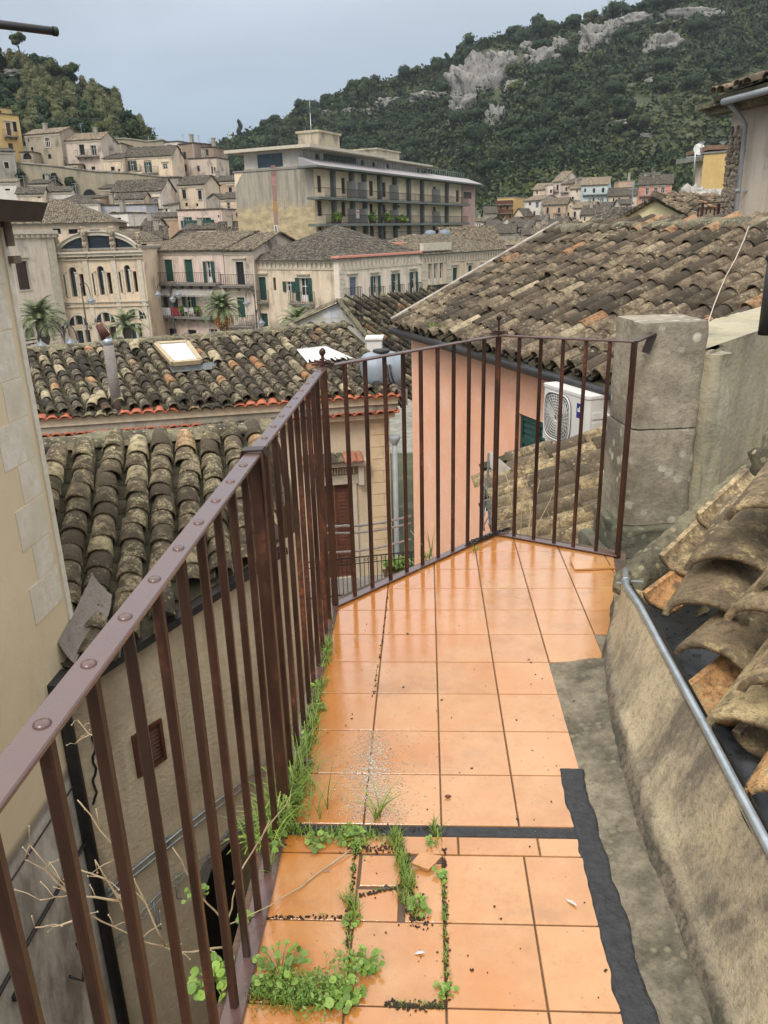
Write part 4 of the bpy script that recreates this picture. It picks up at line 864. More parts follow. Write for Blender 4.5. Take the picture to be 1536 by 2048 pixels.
# ------------------------------------------------------------------ near tiled house across the alley
n0 = Vector((XA, 4.68, -1.28)); n1_ = Vector((-1.42, 6.64, -1.06)); RL = PY(60, 908, 6.95)
nB = (n1_-n0).cross(RL-n0).normalized(); nB = -nB if nB.z < 0 else nB
pts = [n0, n1_, PPL(552, 1060, n0, nB), PPL(548, 862, n0, nB), PPL(60, 908, n0, nB), PPL(118, 1180, n0, nB)]
axB = PPL(262, 898, n0, nB)-PPL(243, 1165, n0, nB)
be = empty('tiled_alley_house', (-2, 6, -8)); tag(be, 'plastered house with a mossy barrel tile roof across the alley', 'building')
n0e = n0+(n0-n1_)*.02
poly = [PPL(118,1372,n0,nB), PPL(546,1088,n0,nB), PPL(556,1060,n0,nB), PPL(550,866,n0,nB), PPL(60,908,n0,nB), PPL(85,1100,n0,nB)]
tile_roof('roof_tiles', poly, axB, M['tile_near'], pitch=.222, expo=.215, L=.33, w=.218, h=.10, jit=1.5, parent=be, seg=10)
for o in be.children: o.location = -Vector(be.location)
o = ridge_cap('ridge', PPL(40, 905, n0, nB)+Vector((0,.1,.03)), PPL(556, 862, n0, nB)+Vector((0,.1,.03)), M['mortar'], be, r=.13, lumpy=True); o.location = -Vector(be.location)
m = MB(); dB = Vector((n1_.x-n0.x, n1_.y-n0.y, 0)).normalized(); nf = Vector((dB.y, -dB.x, 0)); b0 = Vector((n0.x, n0.y, 0)); LB_ = 2.75
bw_ = [ (b0-dB*.0), (b0+dB*LB_) ]
far = [PPL(556,862,n0,nB), PPL(30,908,n0,nB)]
def bl(P): return (P-b0).dot(dB), P.z
v0 = PPL(262,1478,b0,nf); v1 = PPL(326,1478,b0,nf); vt = PPL(294,1452,b0,nf); vb = PPL(294,1542,b0,nf)
a0 = PPL(405,1790,b0,nf); a1 = PPL(490,1740,b0,nf); at_ = PPL(445,1690,b0,nf)
lm = MB(); us = [bl(v0)[0], bl(v1)[0]]; zs = [vb.z, vt.z]; ha = (bl(a0)[0], bl(a1)[0]+.25, -7.9, at_.z, True)
holes = [(us[0], us[1], zs[0], zs[1]), ha]
fm2 = MB(); facade(fm2, LB_, -8, -1.02, holes, .12)
Mw = Matrix.Translation(b0) @ Matrix.Rotation(atan2(dB.y, dB.x), 4, 'Z')
def xf(mb): mb.v = [tuple(Mw@Vector(p)) for p in mb.v]; return mb
# slope the wall head under the eave
fm2.v = [(x, y, (z if z < -1.1 else -1.33+.235*x/2.28)) for x, y, z in fm2.v]
xf(fm2)
fm2.quad(b0+dB*LB_+Vector((0,0,-8)), Vector((far[0].x, far[0].y, -8)), Vector((far[0].x, far[0].y, far[0].z-.12)), b0+dB*LB_+Vector((0,0,-1.08)))
fm2.quad(Vector((far[0].x, far[0].y, -8)), Vector((far[1].x, far[1].y, -8)), far[1]-Vector((0,0,.12)), far[0]-Vector((0,0,.12)))
bmz = plaster('sandy_old_render', (.66,.54,.36), (.34,.27,.18), .8, (.76,.66,.48), 1.6, True, .6)
part(fm2, 'wall', bmz, be)
m = MB(); a, b = us; c_, d_ = zs; m.box(a,-.02,c_,a+.03,.10,d_); m.box(b-.03,-.02,c_,b,.10,d_); m.box(a+.03,-.02,d_-.03,b-.03,.10,d_); m.box(a+.03,-.02,c_,b-.03,.10,c_+.03); m.box((a+b)/2-.012,-.012,c_+.03,(a+b)/2+.012,.1,d_-.03)
for k in range(9):
    z = c_+.045+k*(d_-c_-.07)/9; m.raw([(a+.03,.0,z),(b-.03,.0,z),(b-.03,.03,z+.03),(a+.03,.03,z+.03)], [(0,1,2,3)])
m.quad((a,.06,c_),(b,.06,c_),(b,.06,d_),(a,.06,d_)); part(xf(m), 'vent_shutter', M['brown'], be)
m = MB(); m.quad((ha[0]-.05,.5,-8),(ha[1]+.05,.5,-8),(ha[1]+.05,.5,ha[3]+.1),(ha[0]-.05,.5,ha[3]+.1)); m.quad((ha[0],.12,-8),(ha[0],.5,-8),(ha[0],.5,ha[3]),(ha[0],.12,ha[3])); part(xf(m), 'doorway', M['dark'], be)
m = MB(); N = 8; r = (ha[1]-ha[0])/2; cxa = (ha[0]+ha[1])/2; zc = ha[3]-r
for k in range(N):
    p, q = pi*k/N, pi*(k+1)/N; A = [(cxa-R_*cos(t), zc+R_*sin(t)) for t in (p, q) for R_ in (r, r+.12)]
    m.raw([(x, -.03, z) for x, z in A]+[(x, 0, z) for x, z in A], [(0,1,3,2),(1,5,7,3),(0,2,6,4)])
part(xf(m), 'arch_stones', M['mortar_grey'], be)
m = MB()
def on(px, py, out=.05): return PPL(px, py, b0, nf)+nf*out
for (dx, r) in ((0, .014), (14, .012)):
    m.tube([on(558, 1494+dx), on(400, 1619+dx), on(196, 1784+dx)], r, 8)
m.tube([on(480,1650), on(330,1762), on(196,1900)], .008, 6); m.tube([on(470,1662), on(330,1776), on(205,1905)], .006, 6)
p = on(244, 1772); m.tube([p, Vector((p.x, p.y, -8))], .013, 8); p = on(200, 1800); m.tube([p, Vector((p.x, p.y, -8))], .022, 8)
for (x, y) in ((510,1533),(420,1605),(330,1677),(240,1750)):
    p = on(x, y, .035); m.bar(p+Vector((0,0,.04)), p-Vector((0,0,.05)), .02, .03)
m.tube([on(300,1800,.04), on(302,1845,.08), on(308,1850,.09), on(312,1815,.04)], .009, 6); m.tube([on(345,1745,.04), on(343,1790,.07), on(352,1790,.08)], .008, 6)
part(m, 'conduit', M['galv'], be)
m = MB(); m.bar(n0+nf*.09+Vector((0,0,-.07))-dB*.02, PPL(552,1082,n0,nB)+nf*.09+Vector((0,0,-.06)), .09, .05); m.bar(n0+nf*.13+Vector((0,0,-.10)), PPL(552,1082,n0,nB)+nf*.13+Vector((0,0,-.09)), .012, .02); part(m, 'gutter', M['dark_metal'], be)
m = MB()   # wall crack and patch as small ridges of mortar
p0 = on(186, 1430, .0)
for k in range(14):
    p = on(186+4*sin(k*1.7)+k*.2, 1440+k*12, .004); q = on(186+4*sin((k+1)*1.7)+k*.2, 1440+(k+1)*12, .004); m.bar(p, q, .022, .012)
part(m, 'crack', M['dark'], be)
# grey mortar flashing where the roof meets the corner house
m = MB(); vs = []; 
for i in range(15):
    t = i/14; p = PPL(150+(92-150)*t+10*sin(t*3), 1195+(1335-1195)*t, n0, nB)
    for j in range(6):
        s_ = j/5; vs.append(Vector((XA+.01+(.13+.04*sin(t*5))*s_, p.y+.02, p.z+.17*(1-s_)**1.5+.02+.012*noise.noise(Vector((i*.7, j*.9, 0))))))
m.raw(vs, [(i*6+j, i*6+j+1, (i+1)*6+j+1, (i+1)*6+j) for i in range(14) for j in range(5)], True); part(m, 'mortar_flashing', stone('brown_grey_mortar', (.27,.235,.20), (.17,.145,.12), None, 1.5, .8, .7), be)
# ------------------------------------------------------------------ middle house with skylight
zM = -1.72; ML = G(20, 834, zM); MR = G(797, 783, zM); eM = (MR-ML).normalized(); bM = Vector((-eM.y, eM.x, 0)); tM = tan(radians(17)); nM = eM.cross(Vector((bM.x, bM.y, tM))).normalized(); nM = -nM if nM.z < 0 else nM
me_ = empty('skylight_house', (ML.x, ML.y, -9), atan2(eM.y, eM.x)); tag(me_, 'long house with a dark tiled roof, a skylight and double tiled cornice below the terrace', 'building')
def P_(px, py, up=0): return PPL(px, py, ML+nM*up, nM)+Vector((0,0,0))
poly = [ML, MR, P_(745, 715), P_(690, 652), P_(20, 708)]
n_b = set(bpy.data.objects)
tile_roof('roof_tiles', poly, P_(250, 705)-P_(307, 801), M['tile_mid'], pitch=.25, expo=.31, L=.43, w=.215, h=.10, jit=1.6, parent=None, seg=6)
MI = (Matrix.Translation(Vector(me_.location))@Matrix.Rotation(me_.rotation_euler.z, 4, 'Z')).inverted()
for o in [o for o in bpy.data.objects if o not in n_b]: o.parent = me_; o.matrix_basis = MI
def wc(mb, name, mat, root=me_): return world_child(mb, name, mat, root)
o = ridge_cap('ridge', P_(20, 706)+Vector((0,0,.03)), P_(692, 653)+Vector((0,0,.03)), M['mortar'], me_, r=.15, lumpy=True); o.matrix_basis = MI
LM = (MR-ML).length; m = MB(); hM = 9+zM
def mp(px, py): 
    p = PPL(px, py, ML-bM*.0+bM*.35, -bM); q = MI@p; return q
dl, dr_ = mp(646,1100).x, mp(704,1100).x; dtop = mp(676,968).z
m.v = []; facade(m, LM-.15, 0, hM-.35, [(dl, dr_, max(.2, dtop-2.4), dtop)], .2, y=.35)
m.quad((LM-.15,.35,0),(LM-.15,8,0),(LM-.15,8,hM+.2),(LM-.15,.35,hM-.35)); m.quad((0,8,0),(0,.35,0),(0,.35,hM-.35),(0,8,hM+.2)); m.quad((LM-.15,8,0),(0,8,0),(0,8,hM+.2),(LM-.15,8,hM+.2))
m.build('wall', plaster('beige_render', (.56,.46,.32), (.3,.25,.18), .35, (.64,.55,.41), 1, True, .2), me_)
# cornice bands (profile stepped in under the tiles)
m = MB(); L0 = LM-.02
m.box(0,-.02,hM-.26,L0,.36,hM-.085); m.box(0,.10,hM-.60,L0-.05,.352,hM-.50); m.build('cornice', plaster('cornice_plaster', (.58,.47,.33), None, .3), me_)
m = MB(); m.box(0,.03,hM-.42,L0-.03,.37,hM-.262); m.build('mouldy_band', M['greywall'], me_)
for row, (yy, zz) in enumerate(((-.14, hM-.075), (-.03, hM-.455))):
    m = MB()
    n = int(L0/.235)
    for i in range(n):
        x = i*.235+.12; frac = x/L0; red = (math.sin(x*.9)+math.sin(x*2.3+1)*.7 > (.6 if row == 0 else -.3)) or (frac > .55 if row == 0 else frac > .66)
        m.m = 1 if red else 0; barrel(m, Vector((x, yy, zz)), Vector((0, 1, .16)).normalized(), Vector((0,-.16,1)).normalized(), .30, .21, .19, .055, th=.02, seg=6)
        barrel(m, Vector((x+.117, yy+.01, zz+.02)), Vector((0, 1, .16)).normalized(), Vector((0,-.16,1)).normalized(), .30, .17, .17, .05, th=.02, seg=5, inv=True)
    m.m = 0; m.build('cornice_tiles', [M['tile_mid'], plain('red_cornice_tile', (.42,.13,.07), .8, 0, .35, 9)], me_)
m = MB(); x0 = mp(744,950).x; z = hM-.75; k = 0
while z > 1:
    w1 = .72 if k % 2 else .55; m.cur = random.random(); m.box(x0, .33, z-.27, x0+w1*.5-.006, .352, z); m.box(x0+w1*.5+.006, .33, z-.27, min(x0+1.15, LM-.16), .352, z); z -= .285; k += 1
m.build('quoins', plaster('quoin_stone', (.60,.47,.30), (.4,.31,.2), .3, None, 2, False), me_)
m = MB(); c0_, c1_ = dl+.0, dr_; shutter(m, dl+.02, (dl+dr_)/2-.005, dtop-2.35, dtop-.02, .42); shutter(m, (dl+dr_)/2+.005, dr_-.02, dtop-2.35, dtop-.02, .42); m.build('shutter', M['brown'], me_)
m = MB(); m.box(dl-.16,.29,max(.2,dtop-2.4),dl-.003,.349,dtop); m.box(dr_+.003,.29,max(.2,dtop-2.4),dr_+.16,.349,dtop); m.box(dl-.2,.28,dtop+.003,dr_+.2,.349,dtop+.22); m.box(dl-.42,.05,dtop+.48,dr_+.42,.349,dtop+.58)
for x in (dl-.32, dr_+.2): m.box(x,.13,dtop+.0,x+.12,.349,dtop+.46)
for i in range(16):
    x = dl-.15+i*(dr_-dl+.3)/16; m.box(x,.25,dtop+.26,x+.03,.349,dtop+.40)
m.build('door_surround', M['offwhite'], me_)
m = MB(); n = int((dr_-dl+.9)/.15)
for i in range(n): m.m = 1 if i > n*.6 else 0; barrel(m, Vector((dl-.42+i*.15, -.08, dtop+.60)), Vector((0,.95,.3)).normalized(), Vector((0,-.3,.95)).normalized(), .42, .15, .14, .05, th=.015, seg=5)
m.m = 0; m.build('hood_tiles', [M['tile_mid'], plain('hood_tile_red', (.36,.15,.09), .85, 0, .3, 9)], me_)
bz = dtop-2.38; m = MB(); m.box(dl-.6,-.75,bz-.14,dr_+1.3,.347,bz); bal = m.build('balcony', M['mortar_grey'], me_)
m = MB(); y = -.7; n = int((dr_-dl+1.9)/.10); m.bar((dl-.6,y,bz+.95),(dr_+1.3,y,bz+.95),.03,.02); m.bar((dl-.6,y,bz+.06),(dr_+1.3,y,bz+.06),.03,.02); m.bar((dl-.6,y,bz+.80),(dr_+1.3,y,bz+.80),.02,.015)
for i in range(n+1): m.bar((dl-.6+i*.10,y,bz),(dl-.6+i*.10,y,bz+.95),.014)
for i in range(0, n, 2): m.tube([(dl-.6+i*.10+.05+.035*cos(t), y, bz+.875+.035*sin(t)) for t in [k*pi/4 for k in range(9)]], .006, 4)
m.build('railing', M['iron'], bal)
def wl_(P): return Matrix.Translation(Vector(me_.location))@Matrix.Rotation(me_.rotation_euler.z, 4, 'Z')@Vector(P)
# planter
pp = wl_((dr_+.95, -.35, bz)); pe_ = empty('planter', pp, me_.rotation_euler.z); tag(pe_, 'brown trough planter with a bushy green plant on the balcony in the alley', 'planter')
m = MB(); m.prism([(-.3,-.14),(.3,-.14),(.3,.14),(-.3,.14)], 0.002, .34); m.box(-.33,-.17,.30,.33,.17,.36); m.build('pot', plain('clay_pot', (.17,.10,.07), .8), pe_)
m = MB()
for i in range(260):
    a = random.uniform(0, 2*pi); l = random.uniform(.25, .55); p = Vector((random.uniform(-.22,.22), random.uniform(-.1,.1), .36)); m.cur = random.random()
    d = Vector((cos(a)*.6, sin(a)*.6, 1)).normalized(); q = p+d*l*.6; r_2 = q+Vector((cos(a)*.5, sin(a)*.5, -.15))*l*.6; s_ = Vector((-sin(a), cos(a), 0))*.014
    m.raw([p-s_*.5, p+s_*.5, q+s_, q-s_, r_2], [(0,1,2,3),(3,2,4)])
m.build('foliage', M['leaf'], pe_)
# downpipes in the alley corner
for (x, r, mt, lab, py0) in ((789, .06, 'grey_pvc', 'thick grey downpipe with a rusty hopper at the corner of the alley', 880), (806, .025, 'grey_pvc', 'thin grey pipe beside the thick downpipe in the alley', 862)):
    m = MB(); p = PPL(x, py0, ML+bM*.25, -bM); m.tube([p, Vector((p.x, p.y, -8.5))], r, 10)
    if r > .05: m.lathe([(.06,-.12),(.13,.02),(.13,.10),(.0,.11)], 12, Matrix.Translation(p))
    tag(m.build('downpipe', M[mt]), lab, 'pipe')
# skylight
sk = empty('skylight', P_(357, 705, .1)); tag(sk, 'wood-framed skylight with white pane set in the dark tiled roof', 'skylight')
cs_ = [P_(312, 689, .20), P_(374, 685, .20), P_(401, 722, .20), P_(346, 727, .20)]
m = MB(); 
for i in range(4): m.bar(cs_[i], cs_[(i+1) % 4], .10, .10, up=nM)
part(m, 'frame', plain('pale_wood_frame', (.40,.31,.19), .6), sk)
m = MB(); m.face([p+nM*.02 for p in reversed(cs_)]) if (cs_[1]-cs_[0]).cross(cs_[2]-cs_[0]).dot(nM) < 0 else m.face([p+nM*.02 for p in cs_]); part(m, 'pane', plain('frosted_pane', (.62,.68,.72), .12, 0, .05), sk)
m = MB(); fl4 = [P_(338,733,.14), P_(404,727,.14), P_(436,722,.13), P_(428,738,.12), P_(345,745,.13)]; m.face(fl4); part(m, 'flashing', M['zinc'], sk)
# flue
fu = empty('flue_pipe', P_(234, 812)); tag(fu, 'rusty-topped grey flue pipe rising from the eave of the dark tiled roof', 'chimney')
p = P_(234, 812); m = MB(); tp = PPL(224, 690, p, -bM); m.tube([p-Vector((0,0,.05)), Vector((p.x, p.y, tp.z))], .105, 14); part(m, 'pipe', stone('asbestos_pipe', (.30,.27,.24), (.16,.145,.13), None, 3, .3, .6), fu)
m = MB(); t_z = tp.z; m.tube([(p.x,p.y,t_z-.02),(p.x,p.y,t_z+.14)], .095, 14); m.tube([(p.x,p.y,t_z+.12),(p.x-.05,p.y,t_z+.24),(p.x-.08,p.y,t_z+.27)], .07, 12); part(m, 'collar', M['galv'], fu)
m = MB(); m.tube([(p.x-.02,p.y,t_z+.16),(p.x-.14,p.y-.02,t_z+.42)], [.105,.07], 12); m.tube([(p.x+.12,p.y,t_z+.18),(p.x+.02,p.y,t_z+.36),(p.x-.14,p.y,t_z+.50),(p.x-.20,p.y,t_z+.34)], .008, 5); part(m, 'cowl', plain('rusty_cowl', (.10,.035,.025), .7, .2, .4, 12), fu)
# white corrugated sheet
m = MB(); a, b, c_, d_ = P_(592,700,.16), P_(650,694,.17), P_(700,716,.15), P_(612,724,.16); N = 40; vs = []
for i in range(N+1):
    t = i/N; lo = (.0 if i % 2 else .035); p = a.lerp(b, t)+nM*lo; q = d_.lerp(c_, t)+nM*lo
    vs += [p, q+(q-p)*(.12*sin(i*1.3))]
m.raw(vs, [(2*i, 2*i+1, 2*i+3, 2*i+2) for i in range(N)]); tag(m.build('corrugated_sheet', plain('white_corrugated', (.66,.65,.63), .5)), 'white corrugated sheet patching the right part of the dark tiled roof', 'roof sheet')
for G4 in (((430,718),(436,724)),((268,695),(272,700)),((183,810),(205,800)),((228,795),(238,803))):
    tl = MB()
    for (x, y) in G4: a = random.uniform(-.3, .3); barrel(tl, P_(x, y, .13), (eM*sin(a)+bM*cos(a)+Vector((0,0,tM))).normalized(), nM, .36, .21, .17, .07, th=.014, seg=6, r=.99)
    wc(tl, 'slipped_tiles', M['tile_mid'])
# water tank and white box
wt = empty('water_tank', PY(765, 775, 17.6)); tag(wt, 'grey plastic water tank with black hoses beside the pink house', 'water tank')
c0 = PY(764, 741, 17.9); m = MB(); Rt = Matrix.Translation(c0)@Matrix.Rotation(.22, 4, 'Z'); vs = []; nx = 14; 
for i in range(nx+1):
    t = -1+2*i/nx; x = t*.47; r = .44*(1-.22*abs(t)**3) + (.012 if i in (4, 5, 9, 10) else 0)
    if i in (0, nx): r = .28
    for k in range(20):
        a = 2*pi*k/20; pw_ = 2.6; q = r/((abs(cos(a))**pw_+abs(sin(a))**pw_)**(1/pw_)); vs.append(Rt@Vector((x, q*cos(a), q*sin(a)*.98)))
m.raw(vs, [(i*20+k, i*20+(k+1) % 20, (i+1)*20+(k+1) % 20, (i+1)*20+k) for i in range(nx) for k in range(20)], True); m.face([vs[k] for k in range(20)]); m.face([vs[nx*20+k] for k in range(20)][::-1])
part(m, 'tank', plain('grey_blue_plastic', (.23,.27,.31), .45, 0, .1, 3), wt)
m = MB(); m.lathe([(.19,0),(.20,.04),(.18,.07),(0.001,.08)], 18, Matrix.Translation(c0+Vector((.0,-.05,.415)))); part(m, 'lid', M['iron'], wt)
m = MB(); q = c0+Vector((.20,-.44,.20)); m.tube([q, q+Vector((.03,-.08,-.2)), q+Vector((.12,-.1,-.5)), q+Vector((.28,-.1,-.85))], .022, 8); m.tube([q+Vector((-.06,0,0)), q+Vector((-.04,-.1,-.25)), q+Vector((.08,-.12,-.6)), q+Vector((.25,-.12,-.95))], .02, 8); part(m, 'hose', M['iron'], wt)
m = MB(); Rt2 = Matrix.Translation((c0.x, c0.y, 0))@Matrix.Rotation(.22, 4, 'Z'); m.box(-.5,-.42,c0.z-.75,.5,.42,c0.z-.40,Rt2); part(m, 'base', M['conc'], wt)
m = MB(); a = PY(735, 704, 20.5); b = PY(763, 684, 20.5); m.box(a.x, 20.3, a.z-.3, b.x, 20.9, b.z+.08); m.box(a.x-.04, 20.26, b.z+.08, b.x+.04, 20.94, b.z+.13)
tag(m.build('roof_vent_box', M['white']), 'small white box standing behind the grey water tank', 'vent box')
# ------------------------------------------------------------------ gable house behind
zR = -.62; g0 = G(678, 603, zR); g1 = G(873, 586, zR)+Vector((1.5,2.6,0)); gl = PY(742, 684, g0.y-.2)
nC = (g1-g0).cross(gl-g0).normalized(); nC = -nC if nC.z < 0 else nC
ce = empty('gable_tiled_house', (g0.x, g0.y, -9)); tag(ce, 'small house with a whitewashed tiled gable and dark roof behind the water tank', 'building')
poly = [g0, g1, PPL(900, 700, g0, nC), PPL(830, 800, g0, nC), PPL(790, 780, g0, nC), PPL(742, 684, g0, nC)]
axC = PPL(728, 612, g0, nC)-PPL(820, 673, g0, nC)
tile_roof('roof_tiles', poly, axC, M['tile_mid'], pitch=.26, expo=.32, L=.44, w=.23, h=.10, jit=1.6, parent=ce, seg=6)
m = MB(); gp = PY(549, 664, g0.y); gq = PY(800, 790, g0.y-.3); low = -9
m.face([(gp.x-1.5, g0.y, low), (gl.x, gl.y, low), (gl.x, gl.y, gl.z-.06), (g0.x, g0.y, g0.z-.05), (gp.x, g0.y, gp.z), (gp.x-1.5, g0.y, gp.z-.55)])
gm = NT('patchy_blue_white_tiles'); br = gm.n('ShaderNodeTexBrick'); br.inputs['Scale'].default_value = 1; br.inputs['Brick Width'].default_value = .3; br.inputs['Row Height'].default_value = .3; br.inputs['Mortar Size'].default_value = .008; br.offset = 0
mpp = gm.n('ShaderNodeMapping'); mpp.inputs['Rotation'].default_value = (radians(90), 0, 0); gm.l(gm.tc.outputs['Object'], mpp.inputs[0]); gm.l(mpp.outputs[0], br.inputs[0]); br.inputs['Color1'].default_value = (.42,.46,.55,1); br.inputs['Color2'].default_value = (.55,.55,.56,1); br.inputs['Mortar'].default_value = (.25,.24,.22,1)
n1 = gm.noise(1.2, 5, .7); gm.fin(gm.mix(gm.ramp(n1, .45, .55, 0, .85), br.outputs[0], (.40,.37,.29)), .8)
m.build('wall', gm.m, ce)
for o in ce.children: o.location = -Vector(ce.location)
o = ridge_cap('verge', gl+Vector((0,-.05,.02)), g0+Vector((0,-.05,.06)), M['mortar'], ce, r=.16, lumpy=True); o.location = -Vector(ce.location)
o = ridge_cap('verge', Vector((gp.x-.3, g0.y, gp.z-.1)), g0+Vector((0,-.05,.06)), M['mortar'], ce, r=.13, lumpy=True); o.location = -Vector(ce.location)
# roofs: far slope so the house is closed from the other side
m = MB(); hx = Vector((gp.x-1.5, g0.y, gp.z-.6)); m.quad(g0+Vector((0,0,-.02)), g1+Vector((0,0,-.02)), hx+(g1-g0), hx); part(m, 'roof_back', M['roof_far'], ce)
# cables crossing the alley
for k, (ya, yb, lab) in enumerate(((1052, 1032, 'upper thick twisted cable crossing the alley in front of the brown door'), (1066, 1046, 'second thin cable crossing the alley just under the twisted one'), (1106, 1078, 'lowest cable crossing the alley in front of the brown shutters'))):
    m = MB(); a = PY(640, ya, 8.2); b = PY(822, yb, 9.4); pts = [a.lerp(b, t/12)-Vector((0,0,.05*sin(pi*t/12))) for t in range(13)]
    m.tube(pts, .014, 6)
    if k == 0: m.tube([p+Vector((0,.01*sin(i*2), .016*cos(i*2))) for i, p in enumerate(pts)], .01, 5)
    tag(m.build('alley_cable', M['galv']), lab, 'cable')
# rod in the upper left corner
m = MB(); a = PY(-40, 44, 3.0); b = PY(112, 63, 3.2); m.tube([a, b], .014, 10); m.tube([b-(b-a).normalized()*.012, b+(b-a).normalized()*.004], .016, 10); m.tube([a, a+Vector((-1.0, -.1, .1))], .014, 8)
tag(m.build('iron_rod', M['dark_metal']), 'dark iron rod reaching into the sky at the upper left', 'rod')
# ------------------------------------------------------------------ ground and hills, one sheet in polar rows
def yz(px, py, d): return PY(px, py, d).z
HZN = [(-500, 0), (-100, 30), (0, 50), (60, 125), (110, 130), (200, 180), (270, 225), (330, 290), (430, 330)]
CRL = HZN
CRR = [(300, 335), (430, 306), (500, 272), (600, 238), (650, 222), (700, 188), (800, 162), (900, 132), (960, 90), (1050, 66), (1150, 50), (1230, 26), (1300, 2), (1400, -30), (1536, -50), (1900, -80)]
def prof(px):
    P = [(2, -8.6), (30, -9.2), (48, -11.2), (95, -11.0)]
    zz = []
    l = max(0, min(1, (460-px)/130))   # weight of left hill
    L = {112: -6, 122: -4, 132: -1, 140: 2, 148: 7.0, 160: 12, 172: 20.0, 186: yz(px, 292, 186), 240: yz(px, lerp(px, CRL), 240), 262: yz(px, lerp(px, CRL)+25, 262), 300: 8, 330: 8}
    v = max(0, min(1, (px-900)/120))
    Rr = {112: -11, 122: -11, 132: -11, 148: -10.5, 160: -10, 172: -9.5, 186: -9, 200: -8, 215: -7+2*v, 240: -4+9*v, 262: 0+11*v, 300: 4+16*v, 330: 10+17*v}
    ds = sorted(set(L)|set(Rr)); Lk = sorted(L.items()); Rk = sorted(Rr.items())
    for d in ds: zz.append((d, lerp(d, Rk)*(1-l)+lerp(d, Lk)*l))
    cr = lerp(px, CRR); zc = yz(px, cr, 480); z3 = zz[-1][1]
    zz += [(360, z3+(zc-z3)*.22), (420, z3+(zc-z3)*.58), (452, z3+(zc-z3)*.80), (480, zc), (520, zc-3), (700, zc*.5), (1100, -5), (2600, -12)]
    return P+zz
_pc = {}
def gz_(px, d):
    k = round(px/10)*10
    if k not in _pc: _pc[k] = prof(k)
    k2 = k+10 if px >= k else k-10
    if k2 not in _pc: _pc[k2] = prof(k2)
    t = abs(px-k)/10; z = lerp(d, _pc[k])*(1-t)+lerp(d, _pc[k2])*t
    return z + (1.8*noise.noise(Vector((px*.012, d*.03, 0)))*min(1, max(0, (d-170)/60)))
def at(px, d):
    r = ray(px, hor(px)); return Vector((r.x/r.y*d, d, gz_(px, d)))
gm_ = NT('hillside_ground'); n1 = gm_.noise(.05, 6, .7); n2 = gm_.noise(.4, 6, .7); c = gm_.mix(gm_.ramp(n1, .4, .6), (.030,.042,.016), (.062,.07,.03)); c = gm_.mix(gm_.ramp(n2, .54, .68, 0, .5), c, (.16,.15,.10)); gm_.fin(c, .95); gm_.bump(n2, .6, .6)
g = MB(); pxs = list(range(-1400, -500, 100))+list(range(-500, 2100, 20))+list(range(2100, 3300, 100)); ds = [2,15,30,48,70,95,104,112,117,122,127,132,140,148,154,160,166,172,179,186,193,200,208,215,228,240,251,262,280,300,315,330,345,360,380,400,420,436,452,466,480,500,520,600,700,1100,2600]
vs = []
for px in pxs:
    for d in ds:
        p = at(max(-600, min(2200, px)), d); r = ray(px, hor(px)); vs.append((r.x/r.y*d, d, p.z))
n = len(ds); g.raw(vs, [(i*n+j, (i+1)*n+j, (i+1)*n+j+1, i*n+j+1) for i in range(len(pxs)-1) for j in range(n-1)], True)
g.raw([(-2600, -600, -12), (2600, -600, -12), (2600, 2, -8.7), (-2600, 2, -8.7)], [(0,1,2,3)])
tag(g.build('ground', gm_.m), 'ground of the valley rising to wooded hills on both sides', kind='structure')
# plaza paving
m = MB(); m.raw([(-60, 44, -10.95), (30, 44, -10.95), (30, 74, -10.9), (-60, 74, -10.9)], [(0,1,2,3)]); tag(m.build('plaza_pavement', M['conc']), 'stone paved square in front of the theatre', kind='structure')
# ------------------------------------------------------------------ theatre
TT = Bld('theatre', 'cream stone theatre with grotesque carved busts and arched triple windows', 'theatre', ZCc, (452, 628, 75), (1350, 600, 75), 1620, back=14, wall='warm', roof='flat', zb=-11, rv=.45, cornice=False, wins=[
 (560,870,600,1102,'dV'),(617,790,697,1096,'dBa'),(722,860,764,1088,'dV'),(850,853,888,1080,'dV'),(905,778,975,1075,'dBa'),(1000,845,1042,1065,'dV'),(1123,838,1160,1055,'dV'),(1180,768,1242,1050,'dBa'),(1267,832,1304,1045,'dV'),
 (672,1262,744,1380,'dBta'),(952,1236,1020,1350,'dBta'),(1226,1212,1284,1315,'dBta'),
 (690,1438,760,1640,'dBt'),(782,1432,832,1640,'dt'),(915,1410,975,1640,'dt'),(1030,1395,1100,1640,'mt'),(1240,1370,1300,1640,'dBt'),(1320,1365,1360,1640,'dt')])
H = TT.h; e = TT.e; W = TT.W
M['carved'] = stone('carved_stone', (.46,.37,.26), (.20,.17,.13), None, 2.5, 1.0, .6)
m = MB(); m.box(-.1,-.3,H-.55,W+.1,-.004,H-.28); m.box(-.15,-.45,H-.28,W+.15,-.004,H-.12); m.box(-.05,-.2,H-.85,W+.05,-.004,H-.78)
for (y) in (1145, 1190): u, z = TT.uz(900, y); m.box(0,-.16,z-.05,W,-.004,z+.05)
m.build('cornice', M['offwhite'], e)
